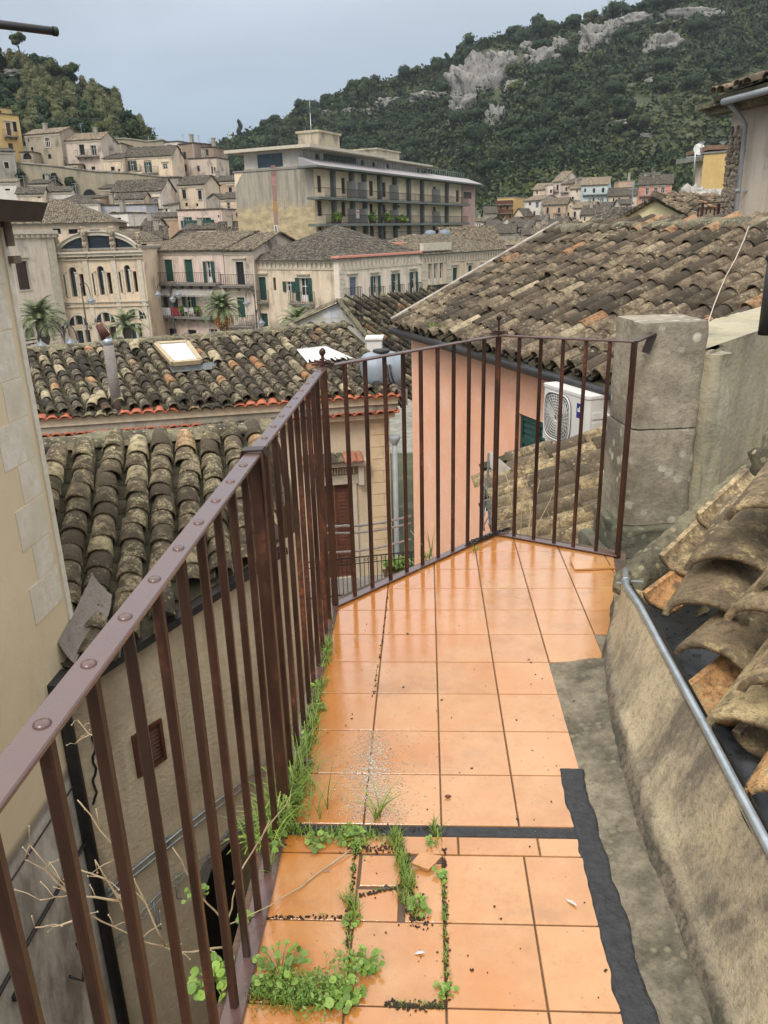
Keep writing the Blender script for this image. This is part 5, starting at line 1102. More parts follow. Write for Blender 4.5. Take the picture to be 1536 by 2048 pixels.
# segmental gable with dark glazing over the cornice
m = MB(); gl_ = MB(); N = 24; c = W/2; half = W/2-.45
def arcz(u): return H+.05+1.55*(1-((u-c)/half)**2)**.6 if abs(u-c) < half else H+.30
for i in range(N):
    u0 = c-half+2*half*i/N; u1 = c-half+2*half*(i+1)/N
    z0 = arcz(u0); z1_ = arcz(u1); gl_.quad((u0,.06,H-.1),(u1,.06,H-.1),(u1,.06,z1_-.32),(u0,.06,z0-.32))
    for (o0, o1, y0, y1) in ((-.32, 0, -.15, .35), (0, .09, -.3, .4)):
        m.raw([(u0,y0,z0+o0),(u1,y0,z1_+o0),(u1,y0,z1_+o1),(u0,y0,z0+o1),(u0,y1,z0+o0),(u1,y1,z1_+o0),(u1,y1,z1_+o1),(u0,y1,z0+o1)], [(0,1,2,3),(3,2,6,7),(0,4,5,1),(4,7,6,5)])
m.build('gable_arch', M['offwhite'], e); gl_.build('gable_glazing', M['glass'], e)
m = MB(); 
for i in range(N):
    u0 = c-half+2*half*i/N; u1 = c-half+2*half*(i+1)/N; m.quad((u0,.3,arcz(u0)+.1),(u1,.3,arcz(u1)+.1),(u1,9,arcz(u1)+.1),(u0,9,arcz(u0)+.1))
m.build('vault_roof', M['roof_far'], e)
for (x, yt, yb) in ((470, 425, 712), (755, 385, 712), (1038, 385, 700), (1315, 440, 690)):
    u, zt = TT.uz(x, yt); _, zb_ = TT.uz(x, yb); h = zt-zb_; m = MB(); S = h/3.0
    m.box(u-.24*S, -.35*S, zb_+h*.18, u+.24*S, -.004, zt-h*.28)                                        # pier
    m.blob((u, -.38*S, zt-h*.17), .30*S, .30*S, .42*S, 12, 9, .12, seed=x)                                # head
    for sx_ in (-1, 1): m.blob((u+sx_*.11*S, -.66*S, zt-h*.13), .045*S, .04*S, .04*S, 6, 4); m.blob((u+sx_*.30*S, -.38*S, zt-h*.12), .14*S, .2*S, .24*S, 7, 5, .5, seed=x+1)
    m.blob((u, -.70*S, zt-h*.17), .05*S, .07*S, .10*S, 6, 4); m.blob((u, -.64*S, zt-h*.25), .12*S, .10*S, .05*S, 7, 4)
    m.blob((u, -.45*S, zt-h*.33), .20*S, .20*S, .30*S, 9, 6, .4, seed=x+2); m.blob((u, -.30*S, zt-h*.03), .36*S, .3*S, .18*S, 10, 6, .5, seed=x+3)
    m.blob((u, -.28*S, zt-h*.52), .30*S, .22*S, .32*S, 9, 6, .35, seed=x+5)
    for k in range(5): m.blob((u+.05*S*sin(k*2), -.24*S, zb_+h*(.30-.06*k)), .22*S*(1-k*.15), .16*S, .12*S, 7, 5, .4, seed=k)
    m.build('carved_bust', M['carved'], e)
m = MB(); rr3 = random.Random(3)
for i in range(60):
    u = rr3.uniform(1.0, W-1.0); m.blob((u, -.06, H-.67), .10, .07, .06, 6, 4, .3, seed=i)
for (ux_, zy) in ((862, 1390), (1150, 1360), (590, 1195)):
    u, z = TT.uz(ux_, zy); 
    for k in range(9): m.blob((u+.45*sin(k*1.1), -.07, z+.2*cos(k*2.1)), .12, .09, .08, 6, 4, .4, seed=k)
m.build('garland', M['carved'], e)
m = MB()   # pilasters and colonnettes between lights
for x in (500, 795, 1080, 1345): u, _ = TT.uz(x, 900); m.box(u-.22,-.10,0,u+.22,-.002,H-.86)
for (x, y0, y1) in ((608,850,1100),(710,850,1092),(897,838,1078),(988,838,1070),(1171,825,1055),(1255,822,1048)):
    u, z0 = TT.uz(x, y1); _, z1_ = TT.uz(x, y0); m.box(u-.10,-.07,z0,u+.10,-.002,z1_); m.box(u-.14,-.12,z1_,u+.14,-.002,z1_+.1)
for (x, y) in ((708,1385),(985,1355),(1285,1320)):
    u, z = TT.uz(x, y); N = 14; r = .93
    for k in range(N):
        p, q = pi*k/N, pi*(k+1)/N; A = [(u-R_*cos(t), z+R_*sin(t)) for t in (p, q) for R_ in (r, r+.16)]; m.raw([(a, -.10, b) for a, b in A]+[(a, -.002, b) for a, b in A], [(0,1,3,2),(1,5,7,3),(0,2,6,4)])
m.build('pilasters', M['offwhite'], e)
for (x, y) in ((708,1385),(985,1355),(1285,1320)):
    u, z = TT.uz(x, y); m = MB(); 
    for s_ in (-1, 1):
        pts = [(u+s_*.92*cos(t), -.02, z+.92*sin(t)) for t in [k*radians(63)/5 for k in range(6)]]; m.face([(u+s_*.42, -.02, z)]+pts if s_ > 0 else [(u+s_*.42, -.02, z)]+pts[::-1])
    m.build('lunette_pane', M['glass'], e)
# left wing of the theatre
Bld('stone_wing', 'ribbed cream stone wing with one tall brown shuttered window, left of the theatre', 'building', ZCc, (-300, 460, 67), (440, 438, 74.4), 1640, back=12, wall='pale', roof='flat', zb=-11, rv=.3, cornice=False, wins=[(72,728,198,1024,'mthsX'),(175,1400,270,1750,'Va')])
W1 = bpy.data.objects['stone_wing']; m = MB()
bb_ = [o for o in W1.children if o.name.startswith('wall')][0]; L = max(v.co.x for v in bb_.data.vertices); Hh_ = max(v.co.z for v in bb_.data.vertices)
m.box(-.1,-.5,Hh_-.05,L+.1,-.004,Hh_+.25); m.box(-.1,-.3,Hh_-.35,L+.05,-.004,Hh_-.06); m.box(0,-.12,5.6,L,-.004,5.8); m.box(0,-.12,4.4,L,-.004,4.52)
for i in range(int(L/.6)): m.box(.1+i*.6,-.42,Hh_-.33,.3+i*.6,-.301,Hh_-.06)
m.box(L-1.0,-.09,0,L-.1,-.004,Hh_-.36); m.build('cornice', M['offwhite'], W1)
m = MB(); k = 0
z = .3
while z < 4.2: m.box(0,-.05,z,L-1.05,-.004,z+.22); z += .34
m.build('rustication', M['pale'] if 'pale' in M else M['offwhite'], W1)
Bld('tiled_hall', 'long cream hall with a mossy hipped tile roof rising behind the theatre', 'building', ZCc, (-200, 318, 92), (1060, 322, 95), 640, back=12, wall='cream', roof='hip', rise=2.6, over=.5, wins=[(440,395,520,450,'Vt'),(600,400,700,450,'Vt'),(820,405,920,450,'Vt')])
# ------------------------------------------------------------------ buildings along the square
PB = Bld('pink_balcony_house', 'faded pink house with dark green shutters and long balconies right of the theatre', 'building', ZD, (98, 335, 80), (880, 345, 76), 1420, back=10, wall='pinkp', roof='gable', rise=1.5, over=.35, zb=-11, fine=False, rmat='roof_far',
 wins=[(228,450,320,700,'gt'),(456,450,548,708,'gt'),(703,470,765,708,'Ot'),(268,820,340,1060,'dO'),(470,845,545,1060,'Ot'),(275,1235,365,1400,'d'),(490,1250,590,1400,'d'),(735,1240,828,1400,'dw')],
 bals=[(110,715,870,{'out':.9,'rail':1.0,'step':.22,'thick':.2}),(140,1090,890,{'out':.9,'rail':1.0,'step':.22,'thick':.2})])
e = PB.e; m = MB(); u0, z = PB.uz(160, 780); u1, _ = PB.uz(820, 800); m.box(u0,-.5,z-.02,u1,-.004,z+.02); m.raw([(u0,-.5,z),(u1,-.5,z),(u1,-.95,z-.5),(u0,-.95,z-.5)], [(0,1,2,3),(3,2,1,0)])
for i in range(46): x = u0+(u1-u0)*i/46; m.box(x,-.97,z-.66,x+.06,-.955,z-.5)
m.build('awning', plain('pale_awning', (.55,.52,.48), .8), e)
rl_ = random.Random(5)
for k, (x, y, col, nm, lb) in enumerate(((400,1035,(.25,.02,.03),'laundry','dark red laundry hung on the pink house balcony'),(320,1035,(.6,.6,.6),'laundry','white laundry at the left end of the pink house balcony'),(525,1055,(.65,.63,.6),'chair','white plastic chair at the middle of the pink house balcony'),(590,1050,(.6,.6,.62),'chair','white plastic chair at the right of the pink house balcony'))):
    u, z = PB.uz(x, y); p = PB.W3(u, -.80, z)
    if nm == 'laundry':
        m = MB(); n_ = 14; ww = .55; vs = [tuple(PB.W3(u-ww+2*ww*i/n_, -.88+.04*sin(i*1.9), z+.4-(.75+.05*sin(i*2.2))*j)) for i in range(n_+1) for j in (0, 1)]; m.raw(vs, [(2*i, 2*i+1, 2*i+3, 2*i+2) for i in range(n_)]); tag(m.build('laundry', plain('cloth_%d' % k, col, .9)), lb, 'laundry')
    else:
        z0 = PB.uz(x, 1090)[1]; ce_ = empty('plastic_chair', PB.W3(u, -.45, z0), PB.rz); tag(ce_, lb, 'chair'); m = MB(); m.box(-.22,-.22,.42,.22,.22,.46); m.build('seat', M['white'], ce_); m = MB(); m.box(-.22,-.25,.461,.22,-.22,.86); m.build('backrest', M['white'], ce_)
        for sx_ in (-1, 1):
            for sy_ in (-1, 1): m = MB(); m.bar((sx_*.19, sy_*.19, 0.002), (sx_*.19, sy_*.19, .418), .04); m.build('leg', M['white'], ce_)
for k, (x, lab) in enumerate(((180, 'bushy pot plant at the left corner of the pink house balcony'), (225, 'second pot plant from the left on the pink house balcony'), (640, 'dark green bush at the right end of the pink house balcony'), (470, 'small pot plant beside the white chair on the balcony'))):
    u, z0 = PB.uz(x, 1090); pe2 = empty('potted_plant', PB.W3(u, -.5, z0), PB.rz); tag(pe2, lab, 'plant'); m = MB(); m.lathe([(.001,.002),(.12,.002),(.17,.28),(.14,.28)], 10); m.build('pot', M['brown'], pe2); m = MB()
    for i in range(90): d = Vector((random.gauss(0,1), random.gauss(0,1), random.gauss(.3,1))).normalized(); p = Vector((0,0,.62))+d*random.uniform(.15,.38); a = Vector((random.gauss(0,1),random.gauss(0,1),random.gauss(0,1))).normalized()*.09; b = d.cross(a).normalized()*.07; m.cur = random.random(); m.quad(p-a-b, p+a-b, p+a+b, p-a+b)
    m.build('foliage', M['leaf'], pe2)
Bld('grey_balcony_house', 'narrow grey weathered house between the pink house and the palace', 'building', ZD, (890, 340, 76), (1225, 335, 75), 1420, back=10, wall='blotch', roof='gable', rise=1.4, zb=-11, wins=[(1040,475,1130,735,'dth'),(1055,880,1140,1110,'gt')], bals=[(895,742,1240,{'out':.8,'step':.22}),(920,1200,1250,{'out':.8,'step':.22})])
Bld('alley_house', 'thin cream house squeezed behind the theatre corner', 'building', ZD, (-40, 440, 86), (96, 440, 85), 1400, back=8, wall='cream', roof='gable', rise=1.2, zb=-11, wins=[(85,1010,130,1155,'g'),(5,820,30,960,'d'),(10,1000,42,1080,'d')], bals=[(-10,755,90,{'out':.7,'step':.25})])
# palace: two fronts meeting at a corner
Pl = Bld('corner_palace', 'beige palace with green shutters and a bracketed cornice at the corner of the square', 'palace', Z2, (65, 800, 76), (553, 812, 70), 1500, back=12.3, wall='cream', roof='hip', rise=2.7, over=.45, zb=-11, rmat='roof_far_dark', wins=[(100,915,150,1045,'gth'),(187,918,203,990,'m'),(262,940,296,998,'O'),(340,920,386,1050,'Oth'),(116,1120,160,1225,'gt')], bals=[(85,1052,165,{'out':.6,'step':.2}),(300,1062,425,{'out':.6,'step':.2})])
def cornice_teeth(B, z0=-.9, z1=-.35, step=.55, y=-.10):
    m = MB(); n = int(B.W/step)
    for i in range(n): m.box(i*step+.1, y, B.h+z0, i*step+.32, -.004, B.h+z1)
    m.box(0,-.08,B.h+z0-.12,B.W,-.004,B.h+z0-.003); m.build('bracket_frieze', M['offwhite'], B.e)
cornice_teeth(Pl)
Pr = Bld('palace_wing', 'long beige palace wing with green shuttered French windows and hooded lintels', 'palace', Z2, (556, 812, 69.7), (1020, 778, 79.6), 1300, back=.6, wall='pale', roof='flat', over=.3, zb=-11, rmat='coral', wins=[(618,915,656,1020,'uth'),(750,908,777,1033,'Oth'),(865,895,888,1020,'Oth'),(968,885,990,1005,'Oth')], bals=[(590,1040,670,{'out':.5,'step':.2}),(730,1035,800,{'out':.5,'step':.2}),(845,1022,910,{'out':.5,'step':.2}),(950,1008,1012,{'out':.5,'step':.2})])
cornice_teeth(Pr)
P3 = Bld('palace_far_wing', 'far end of the beige palace wing with a loggia window and green shutters', 'palace', Z2, (1022, 778, 79.6), (1500, 752, 94), 1150, back=10, wall='warm', roof='hip', rise=1.7, zb=-11, wins=[(1062,835,1082,955,'wt'),(1094,833,1114,953,'wt'),(1126,832,1146,950,'wt'),(1200,862,1226,960,'gth'),(1287,850,1308,925,'gth'),(1365,848,1387,880,'uth'),(1440,838,1462,880,'th')], bals=[(1060,1000,1180,{'out':.7,'solid':True,'rail':.8})])
cornice_teeth(P3)
m = MB(); 
for (a, b) in ((1025,1050),(1165,1190)):
    u0, _ = P3.uz(a, 900); u1, _ = P3.uz(b, 900); z = .5; k = 0
    while z < P3.h-1.1: m.box(u0,-.10 if k % 2 else -.06,z,u1,-.004,z+.36); z += .4; k += 1
u0, zt = P3.uz(1030, 725); u1, _ = P3.uz(1190, 725); m.box(u0,-.1,P3.h+.19,u1,.3,zt); m.build('quoins', M['offwhite'], P3.e)
m = MB(); z = .5; k = 0
while z < Pr.h-1.1: m.box(-.04,-.07,z,(.75 if k % 2 else .5),-.004,z+.38); z += .42; k += 1
m.build('quoins', M['offwhite'], Pr.e)
Bld('rooftop_room', 'small white rooftop room with a red edge behind the palace roof', 'building', Z2, (770, 735, 84), (925, 728, 84), 775, back=5, wall='white_wall', roof='flat', rmat='coral', ext=2, wins=[(850,740,875,770,'m')])
Bld('roof_terrace_house', 'low green-tiled roof house in front of the apartment block', 'building', Z2, (1185, 765, 96), (1480, 745, 98), 790, back=7, wall='warm', roof='gable', rise=2.4, ext=4)
# ------------------------------------------------------------------ apartment block
zA1 = PY(627, 335, 100).z; rgt = G(948, 371, zA1)
AP = Bld('apartment_block', 'long five-storey apartment block with balconies on every floor and a blank stained end wall', 'apartment block', ID, (627, 335, 100), (948, 371, rgt.y), 500, back=11.4, wall=plaster('balcony_cream', (.78,.63,.43), (.4,.32,.22), .5), roof='flat', zb=-11, rv=.25, cornice=False,
 wins=[(*Z2(a, b), *Z2(c, d), k) for a, b, c, d, k in [(437,342,460,438,'m'),(573,355,595,445,'m'),(533,355,539,430,'d'),(730,372,752,458,'m'),(803,380,823,465,'m'),(950,395,968,475,'m'),(1028,402,1042,478,'m'),(1090,405,1107,482,'m'),(1220,425,1238,490,'d'),
 (438,483,464,572,'m'),(573,490,597,574,'m'),(733,500,753,582,'d'),(803,505,823,585,'m'),(950,512,968,592,'m'),(1090,518,1106,594,'m'),(1028,515,1040,592,'d'),(1155,520,1170,595,'d'),(876,510,903,522,'m'),
 (443,622,470,704,'dw'),(735,625,757,704,'m'),(805,625,823,702,'m'),(950,628,966,700,'dw'),(1088,628,1105,682,'m'),(1213,628,1232,675,'m'),(577,622,600,640,'m'),(878,625,903,640,'m'),(1028,630,1042,700,'d')]])
e = AP.e; W = AP.W; H = AP.h; D = 11.4
M['block_grey'] = plain('grey_green_concrete', (.13,.145,.13), .85, 0, .25, 1)
def z2z(x, y): return AP.uz(*Z2(x, y))[1]
zs_ = [z2z(430, 445)-.4, z2z(430, 590)-.5, z2z(430, 706)-.3]
m = MB(); m.box(-2.0,-1.7,H-.12,W+.4,1.0,H+.10); m.build('eave_slab', M['block_grey'], e)
m = MB(); m.raw([(-1.6,-1.6,H+.10),(W+.3,-1.6,H+.10),(W+.3,1.3,H+1.15),(-1.2,1.3,H+1.15),(-1.2,1.3,H+.1),(W+.3,1.3,H+.1)], [(0,1,2,3),(0,3,4),(1,5,2),(2,5,4,3)]); m.build('sloping_cornice', plain('lilac_grey_sheet', (.30,.275,.28), .7), e)
uR = AP.uz(*Z2(1250, 500))[0]
for z in zs_:
    m = MB(); m.box(-1.9,-1.6,z-.30,uR,-.003,z); b = m.build('balcony_slab', M['block_grey'], e)
    r = MB(); r.bar((-.2,-1.52,z+1.0),(uR-.05,-1.52,z+1.0),.06); r.bar((-.2,-1.52,z+.12),(uR-.05,-1.52,z+.12),.05)
    n = int(uR/.30)
    for i in range(n): r.bar((-.2+i*.30,-1.52,z),(-.2+i*.30,-1.52,z+1.0),.03)
    r.bar((-.2,-1.52,z+1.0),(-.2,-.01,z+1.0),.05); r.build('railing', M['iron'], b)
cxs = [520,625,695,782,867,945,1020,1160]
for x in cxs:
    u = AP.uz(*Z2(x, 480))[0]; m = MB(); m.box(u-.28,-.5,0,u+.28,-.003,H-.13); m.build('column', M['block_grey'], e)
fd = plain('frosted_divider', (.35,.35,.33), .6)
for x in (607, 660, 845, 1085):
    u = AP.uz(*Z2(x, 480))[0]
    for z0, z1_ in ((zs_[0]+.01, H-1.2), (zs_[1]+.01, zs_[0]-1.2)): m = MB(); m.box(u-.05,-1.45,z0,u+.05,-.02,z1_); m.build('partition', fd, e)
m = MB(); m.box(uR,-.22,0,W+.05,-.004,H-.13); m.build('end_panel', plaster('pink_ribbed', (.46,.30,.25), None, .25), e)
m = MB(); u0, z0 = AP.uz(*Z2(1255, 470)); u1, z1_ = AP.uz(*Z2(1300, 437)); m.box(u0,-.23,z0,u1,-.221,z1_); m.build('end_window', M['glass'], e)
# blank end wall
sw = NT('stained_end_wall'); n1 = sw.noise(.35, 7, .75); n2 = sw.noise(1.1, 7, .8, sc=(.7,.7,1.3)); n4 = sw.noise(1.5, 6, .7, sc=(1,1,.12)); gz = sw.n('ShaderNodeSeparateXYZ'); sw.l(sw.tc.outputs['Object'], gz.inputs[0])
hz = sw.math('ADD', gz.outputs[2], sw.math('MULTIPLY', n1, 5)); c = sw.mix(sw.ramp(n2, .38, .64), (.30,.24,.15), (.58,.47,.27)); cg = sw.mix(sw.ramp(n4, .35, .65), (.22,.20,.16), (.43,.385,.30)); c = sw.mix(sw.ramp(hz, 18.0, 19.2), c, cg); c = sw.mix(sw.ramp(n4, .6, .7, 0, .45), c, (.09,.085,.07)); sw.bump(n2, .5, .1); sw.fin(c, .95)
m = MB(); m.raw([(-.03,0,0),(-.03,D,0),(-.03,D,H-1.6),(-.03,D-1.6,H+.35),(-.03,0,H+.35),(.3,0,H+.35),(.3,D-1.6,H+.35),(.3,D,H-1.6)], [(0,4,3,2,1),(4,5,6,3),(3,6,7,2)]); m.build('end_wall', sw.m, e)
def sidep(x, y): 
    p = PPL(*ZE(x, y), AP.org, -AP.ux); q = p-Vector((AP.org.x, AP.org.y, AP.zb)); return -q.dot(AP.n), q.z
for k, (y0, y1, col) in enumerate(((435,535,(.25,.13,.11)),(540,635,(.36,.19,.18)),(640,778,(.28,.17,.14)),(782,880,(.38,.22,.08)),(884,1002,(.30,.19,.16)))):
    m = MB(); a, zt = sidep(298+k*6, y0); b, zb_ = sidep(345+k*6, y1); m.box(-.06, min(a, b), zb_, -.031, max(a, b), zt); m.build('stair_panel', plain('stair_panel_%d' % k, col, .8), e)
m = MB(); a, zt = sidep(330, 1010); b, zb_ = sidep(366, 1105); m.box(-.06, b, zb_, -.031, a, zt); w_ = m.build('window', M['white'], e); m = MB(); m.quad((-.062,b+.12,zb_+.1),(-.062,a-.12,zb_+.1),(-.062,a-.12,zt-.1),(-.062,b+.12,zt-.1)); m.build('pane', M['glass_blue'], w_)
# penthouse
uP0, uP1 = 2.0, AP.uz(*Z2(1090, 340))[0]; 
hs_ = [(u, u+w_, H+.5, H+1.9) for u, w_ in ((4,1.0),(16,.9),(19.5,.9),(24,.9),(35,.9),(40,.9),(44,.9)) if u+1 < uP1-.5]
m = MB(); facade(m, uP1, H+.15, H+2.15, [h for h in hs_], .2, y=2.0); m.quad((uP1,2.0,H+.15),(uP1,D,H+.15),(uP1,D,H+2.15),(uP1,2.0,H+2.15)); m.quad((.6,D-1.2,H+.15),(.6,2.0,H+.15),(.6,2.0,H+2.15),(.6,D-1.2,H+2.15)); m.quad((uP1,D-1.2,H+.15),(.6,D-1.2,H+.15),(.6,D-1.2,H+2.15),(uP1,D-1.2,H+2.15)); pw_o = m.build('penthouse', M['white_wall'], e)
for h in hs_: m = MB(); m.quad((h[0],2.19,h[2]),(h[1],2.19,h[2]),(h[1],2.19,h[3]),(h[0],2.19,h[3])); m.build('penthouse_window', M['glass_blue'], pw_o)
m = MB(); m.box(6,1.9,H+.6,14.5,1.999,H+2.0); m.build('penthouse_glazing', M['glass_blue'], pw_o); m = MB(); m.box(.55,4.6,H+.4,.599,8.2,H+1.9); m.build('penthouse_glazing', M['glass_blue'], pw_o)
m = MB(); m.box(-.9,-.2,H+2.15,uP1*.55,D+.6,H+2.5); m.box(uP1*.55,.4,H+2.1,uP1+.9,D,H+2.32); m.build('penthouse_roof', M['offwhite'], e)
m = MB(); 
for (x, y, x1_, y1_) in ((548,150,890,275),):
    c0 = AP.uz(*ZE(720, 270)); zt = AP.uz(*ZE(720, 140))[1]
    zt = H+4.7; m.box(7.5,3.5,H+2.52,13.0,6.5,zt); m.box(7.3,3.3,zt,13.2,6.7,zt+.25)
m.build('roof_tower', plaster('streaked_tower', (.42,.36,.26), (.13,.115,.1), .8), e)
m = MB(); u0 = AP.uz(*Z2(800, 250))[0]; u1 = AP.uz(*Z2(958, 250))[0]; zt = AP.uz(*Z2(880, 190))[1]+.2; u0 += 5.5; u1 += 4; m.box(u0,3.5,H+2.4,u1,8,zt); m.box(u0-.2,3.3,zt,u1+.2,8.2,zt+.2); m.build('roof_tower', plaster('streaked_tower2', (.38,.34,.26), (.13,.115,.1), .7), e)
m = MB(); r_0 = AP.uz(*ZE(895, 270))[0]; m.tube([(r_0,3,H+2.4),(r_0,3,H+6.5)], .05, 6); m.tube([(r_0+.0,3,H+6),(r_0,3,H+8)], .03, 5); m.build('aerial', M['galv'], e)
m = MB(); r = MB(); r.bar((.2,1.6,H+2.0),(W-.3,1.6,H+2.0),.05)
for i in range(int(W/1.0)): r.bar((.3+i*1.0,1.6,H+1.1),(.3+i*1.0,1.6,H+2.0),.035)
r.build('roof_railing', M['galv'], e)
m = MB(); u, z = AP.uz(*Z2(1047, 290)); m.box(u-.3,2.5,H+1,u+.3,3.1,z+.6); m.box(u-.4,2.4,z+.6,u+.4,3.2,z+.8); m.build('chimney', M['conc'], e)
for k, (x, y, lb) in enumerate(((700, 572, 'planter of greenery at the left of the middle balcony of the apartment block'), (865, 570, 'large overflowing planter in the middle balcony of the apartment block'), (785, 578, 'small green planter between the larger ones on the middle balcony'), (500, 560, 'tall dark pot plant near the left end of the middle balcony'))):
    u, _ = AP.uz(*Z2(x, y)); z = zs_[1]; p = AP.W3(u, -1.25, z); pe3 = empty('balcony_planter', p, AP.rz); tag(pe3, lb, 'plant'); m = MB(); ww = 1.6 if k == 1 else .7; m.box(-ww,-.15,.003,ww,.15,.35); m.build('pot', M['brown'], pe3); m = MB()
    for i in range(160): q = Vector((random.uniform(-ww,ww), random.gauss(0,.2), .4+abs(random.gauss(0,.35)))); a = Vector((random.gauss(0,1),random.gauss(0,1),random.gauss(0,1))).normalized()*.16; b = a.cross(Vector((random.gauss(0,1),.3,.2))).normalized()*.12; m.cur = random.random(); m.quad(q-a-b, q+a-b, q+a+b, q-a+b)
    m.build('foliage', M['leaf'], pe3)
u, z = AP.uz(*Z2(603, 562)); m = MB(); p = AP.W3(u, -1.60, z); a = AP.ux*.42; q = MB(); q.raw([p-a+Vector((0,0,-.5)), p+a+Vector((0,0,-.5)), p+a+Vector((0,0,.5)), p-a+Vector((0,0,.5))], [(0,1,2,3),(3,2,1,0)]); q.raw([p-a*.7+AP.n*.01+Vector((0,0,.12)), p+a*.7+AP.n*.01+Vector((0,0,.12)), p+a*.7+AP.n*.01+Vector((0,0,.3)), p-a*.7+AP.n*.01+Vector((0,0,.3))], [(0,1,2,3)]); q.mi[-1] = 1
tag(q.build('sale_sign', [M['white'], plain('sign_red', (.45,.05,.08), .6)]), 'white and red sign hung on the middle balcony railing of the apartment block', 'sign')
# ------------------------------------------------------------------ houses on the left hillside
hg = 'stone houses stepping up the left hillside'
def HB(name, label, T, fl, fr, yb, **k):
    k['rise'] = k.get('rise', 1.6)*.62; k['back'] = min(k.get('back', 6), 5.5); k.setdefault('over', .22); k.setdefault('rmat', 'roof_far_dark')
    if k.get('rmat') == 'roof_far': k['rmat'] = 'roof_far_dark'
    return Bld(name, label, k.pop('cat', 'house'), T, fl, fr, yb, group=hg, ext=k.pop('ext', 10), **k)
HB('hill_house', 'ochre yellow flat-roofed house at the upper left edge', ZA, (-90,165,146), (215,178,150), 600, wall='yellow', roof='flat', wins=[(75,270,128,415,'mth'),(100,512,155,588,'m')], bals=[(40,432,195,{'out':.8,'step':.3})])
HB('hill_house', 'small yellow rooftop storey on the ochre house', ZA, (-60,90,148), (130,100,151), 170, wall='yellow', roof='flat', ext=.5, back=4, wins=[(-5,125,18,150,'d')])
HB('ruined_house', 'rough stone house with one tall window on the left hillside', ZA, (285,395,150), (705,400,148), 770, wall='ruin', roof='gable', rise=1.7, rmat='roof_far_red', wins=[(537,445,590,558,'wts'),(565,640,606,695,'V'),(330,455,345,500,'V')])
HB('ruined_house', 'crumbling stone house with two open French windows over a broken balcony', ZA, (748,462,149), (1190,480,148), 835, wall='blotch', roof='gable', rise=2.1, rmat='roof_far_red', wins=[(940,525,1000,650,'Vt'),(1075,535,1140,655,'dwt'),(975,770,1015,830,'dt'),(1080,785,1125,825,'d')], bals=[(918,665,1175,{'out':.8,'step':.4})])
HB('hill_house', 'low yellowish house with two tiny windows left of the green shuttered house', ZA, (1215,690,147), (1440,695,147), 850, wall='cream', roof='shed', rise=2.0, rmat='roof_far_dark', back=7, wins=[(1310,788,1356,836,'Vt'),(1395,816,1420,842,'V')])
HB('ruined_house', 'roofless grey stone ruin with a small black opening behind the low yellowish house', ZA, (1225,520,156), (1440,520,156), 700, wall='ruin', roof='flat', wins=[(1280,555,1306,622,'V')])
HB('hill_house', 'cream house with two pairs of open green shutters high on the left hillside', ZB, (245,262,149), (730,272,148), 470, wall='cream', roof='gable', rise=2.8, rmat='roof_far', wins=[(312,318,356,418,'Oth'),(475,328,512,432,'Oth'),(645,345,690,400,'wth')], bals=[(240,425,425,{'out':.7,'step':.3}),(430,440,600,{'out':.7,'step':.3})])
HB('hill_house', 'tall whitish house under the end of the left wood', ZB, (660,122,164), (800,128,163), 470, wall='white_wall', roof='flat', wins=[(690,150,740,230,'Vt')])
HB('hill_house', 'brown flat-roofed house on the skyline beside the whitish one', ZB, (800,140,160), (962,148,158), 470, wall='brownp', roof='flat', wins=[(812,185,835,278,'mt'),(832,350,856,414,'d'),(868,352,890,424,'m')], bals=[(800,430,880,{'out':.6,'step':.4})])
HB('hill_house', 'brown terrace house at the right end of the skyline row', ZB, (962,186,160), (1160,180,159), 310, wall='brownp', roof='flat', wins=[(912,200,930,280,'m'),(985,215,1010,280,'d'),(1085,200,1110,260,'m')])
HB('ruined_house', 'patchy pink and white ruin below the brown terrace house', ZB, (905,300,155), (1188,285,154), 480, wall='blotch', roof='flat', wins=[(995,368,1026,426,'V'),(1140,372,1156,450,'V'),(1168,380,1182,440,'V')])
HB('hill_house', 'orange ochre house with three hooded windows on the left hillside', ZB, (1040,520,150), (1392,530,149), 700, wall='orange', roof='gable', rise=1.6, wins=[(1075,568,1110,652,'dth'),(1200,578,1233,655,'dth'),(1318,585,1353,656,'dth')])
HB('hill_house', 'small bright white house peeping beside the apartment block', ZB, (1402,590,162), (1470,595,162), 690, wall='white_wall', roof='flat', wins=[(1440,640,1460,662,'m')])
HB('hill_house', 'cream stained house with two tall windows below the patchy ruin', ZB, (800,555,139), (1066,562,138), 810, wall='cream', roof='gable', rise=2.3, wins=[(842,610,882,705,'dths'),(1005,618,1042,712,'dths'),(873,745,898,782,'V'),(985,750,1006,782,'d')])
HB('ruined_house', 'tall blank grey wall house left of the cream stained one', ZB, (640,490,142), (800,496,141), 800, wall='greywall', roof='flat')
HB('hill_house', 'long cream house with a grey tile roof above the lilac house', ZB, (118,622,135), (630,628,134), 860, wall='pale', roof='gable', rise=2.9, back=10, wins=[(280,712,354,754,'V'),(362,712,430,754,'V'),(552,706,596,800,'dwth')], bals=[(480,805,600,{'out':.6,'step':.3})])
HB('dormer_house', 'small gabled tile-roofed room in front of the long cream house', ZB, (150,712,131), (445,702,131), 765, wall='cream', roof='gable', rise=1.5, back=4, ext=1, wins=[(195,690,215,745,'m')])
HB('hill_house', 'lilac grey flat-roofed house with a dark red balcony door', ZB, (-160,770,124), (470,778,124), 1000, wall='lilac', roof='flat', back=9, wins=[(112,835,166,870,'Vt'),(348,840,410,968,'bt')], bals=[(325,985,478,{'out':.7,'step':.25})])
HB('hill_house', 'small white curved-top house in front of the lilac one', ZB, (105,862,114), (282,850,113), 945, wall='white_wall', roof='flat', back=4, ext=2, wins=[(157,898,215,936,'V')])
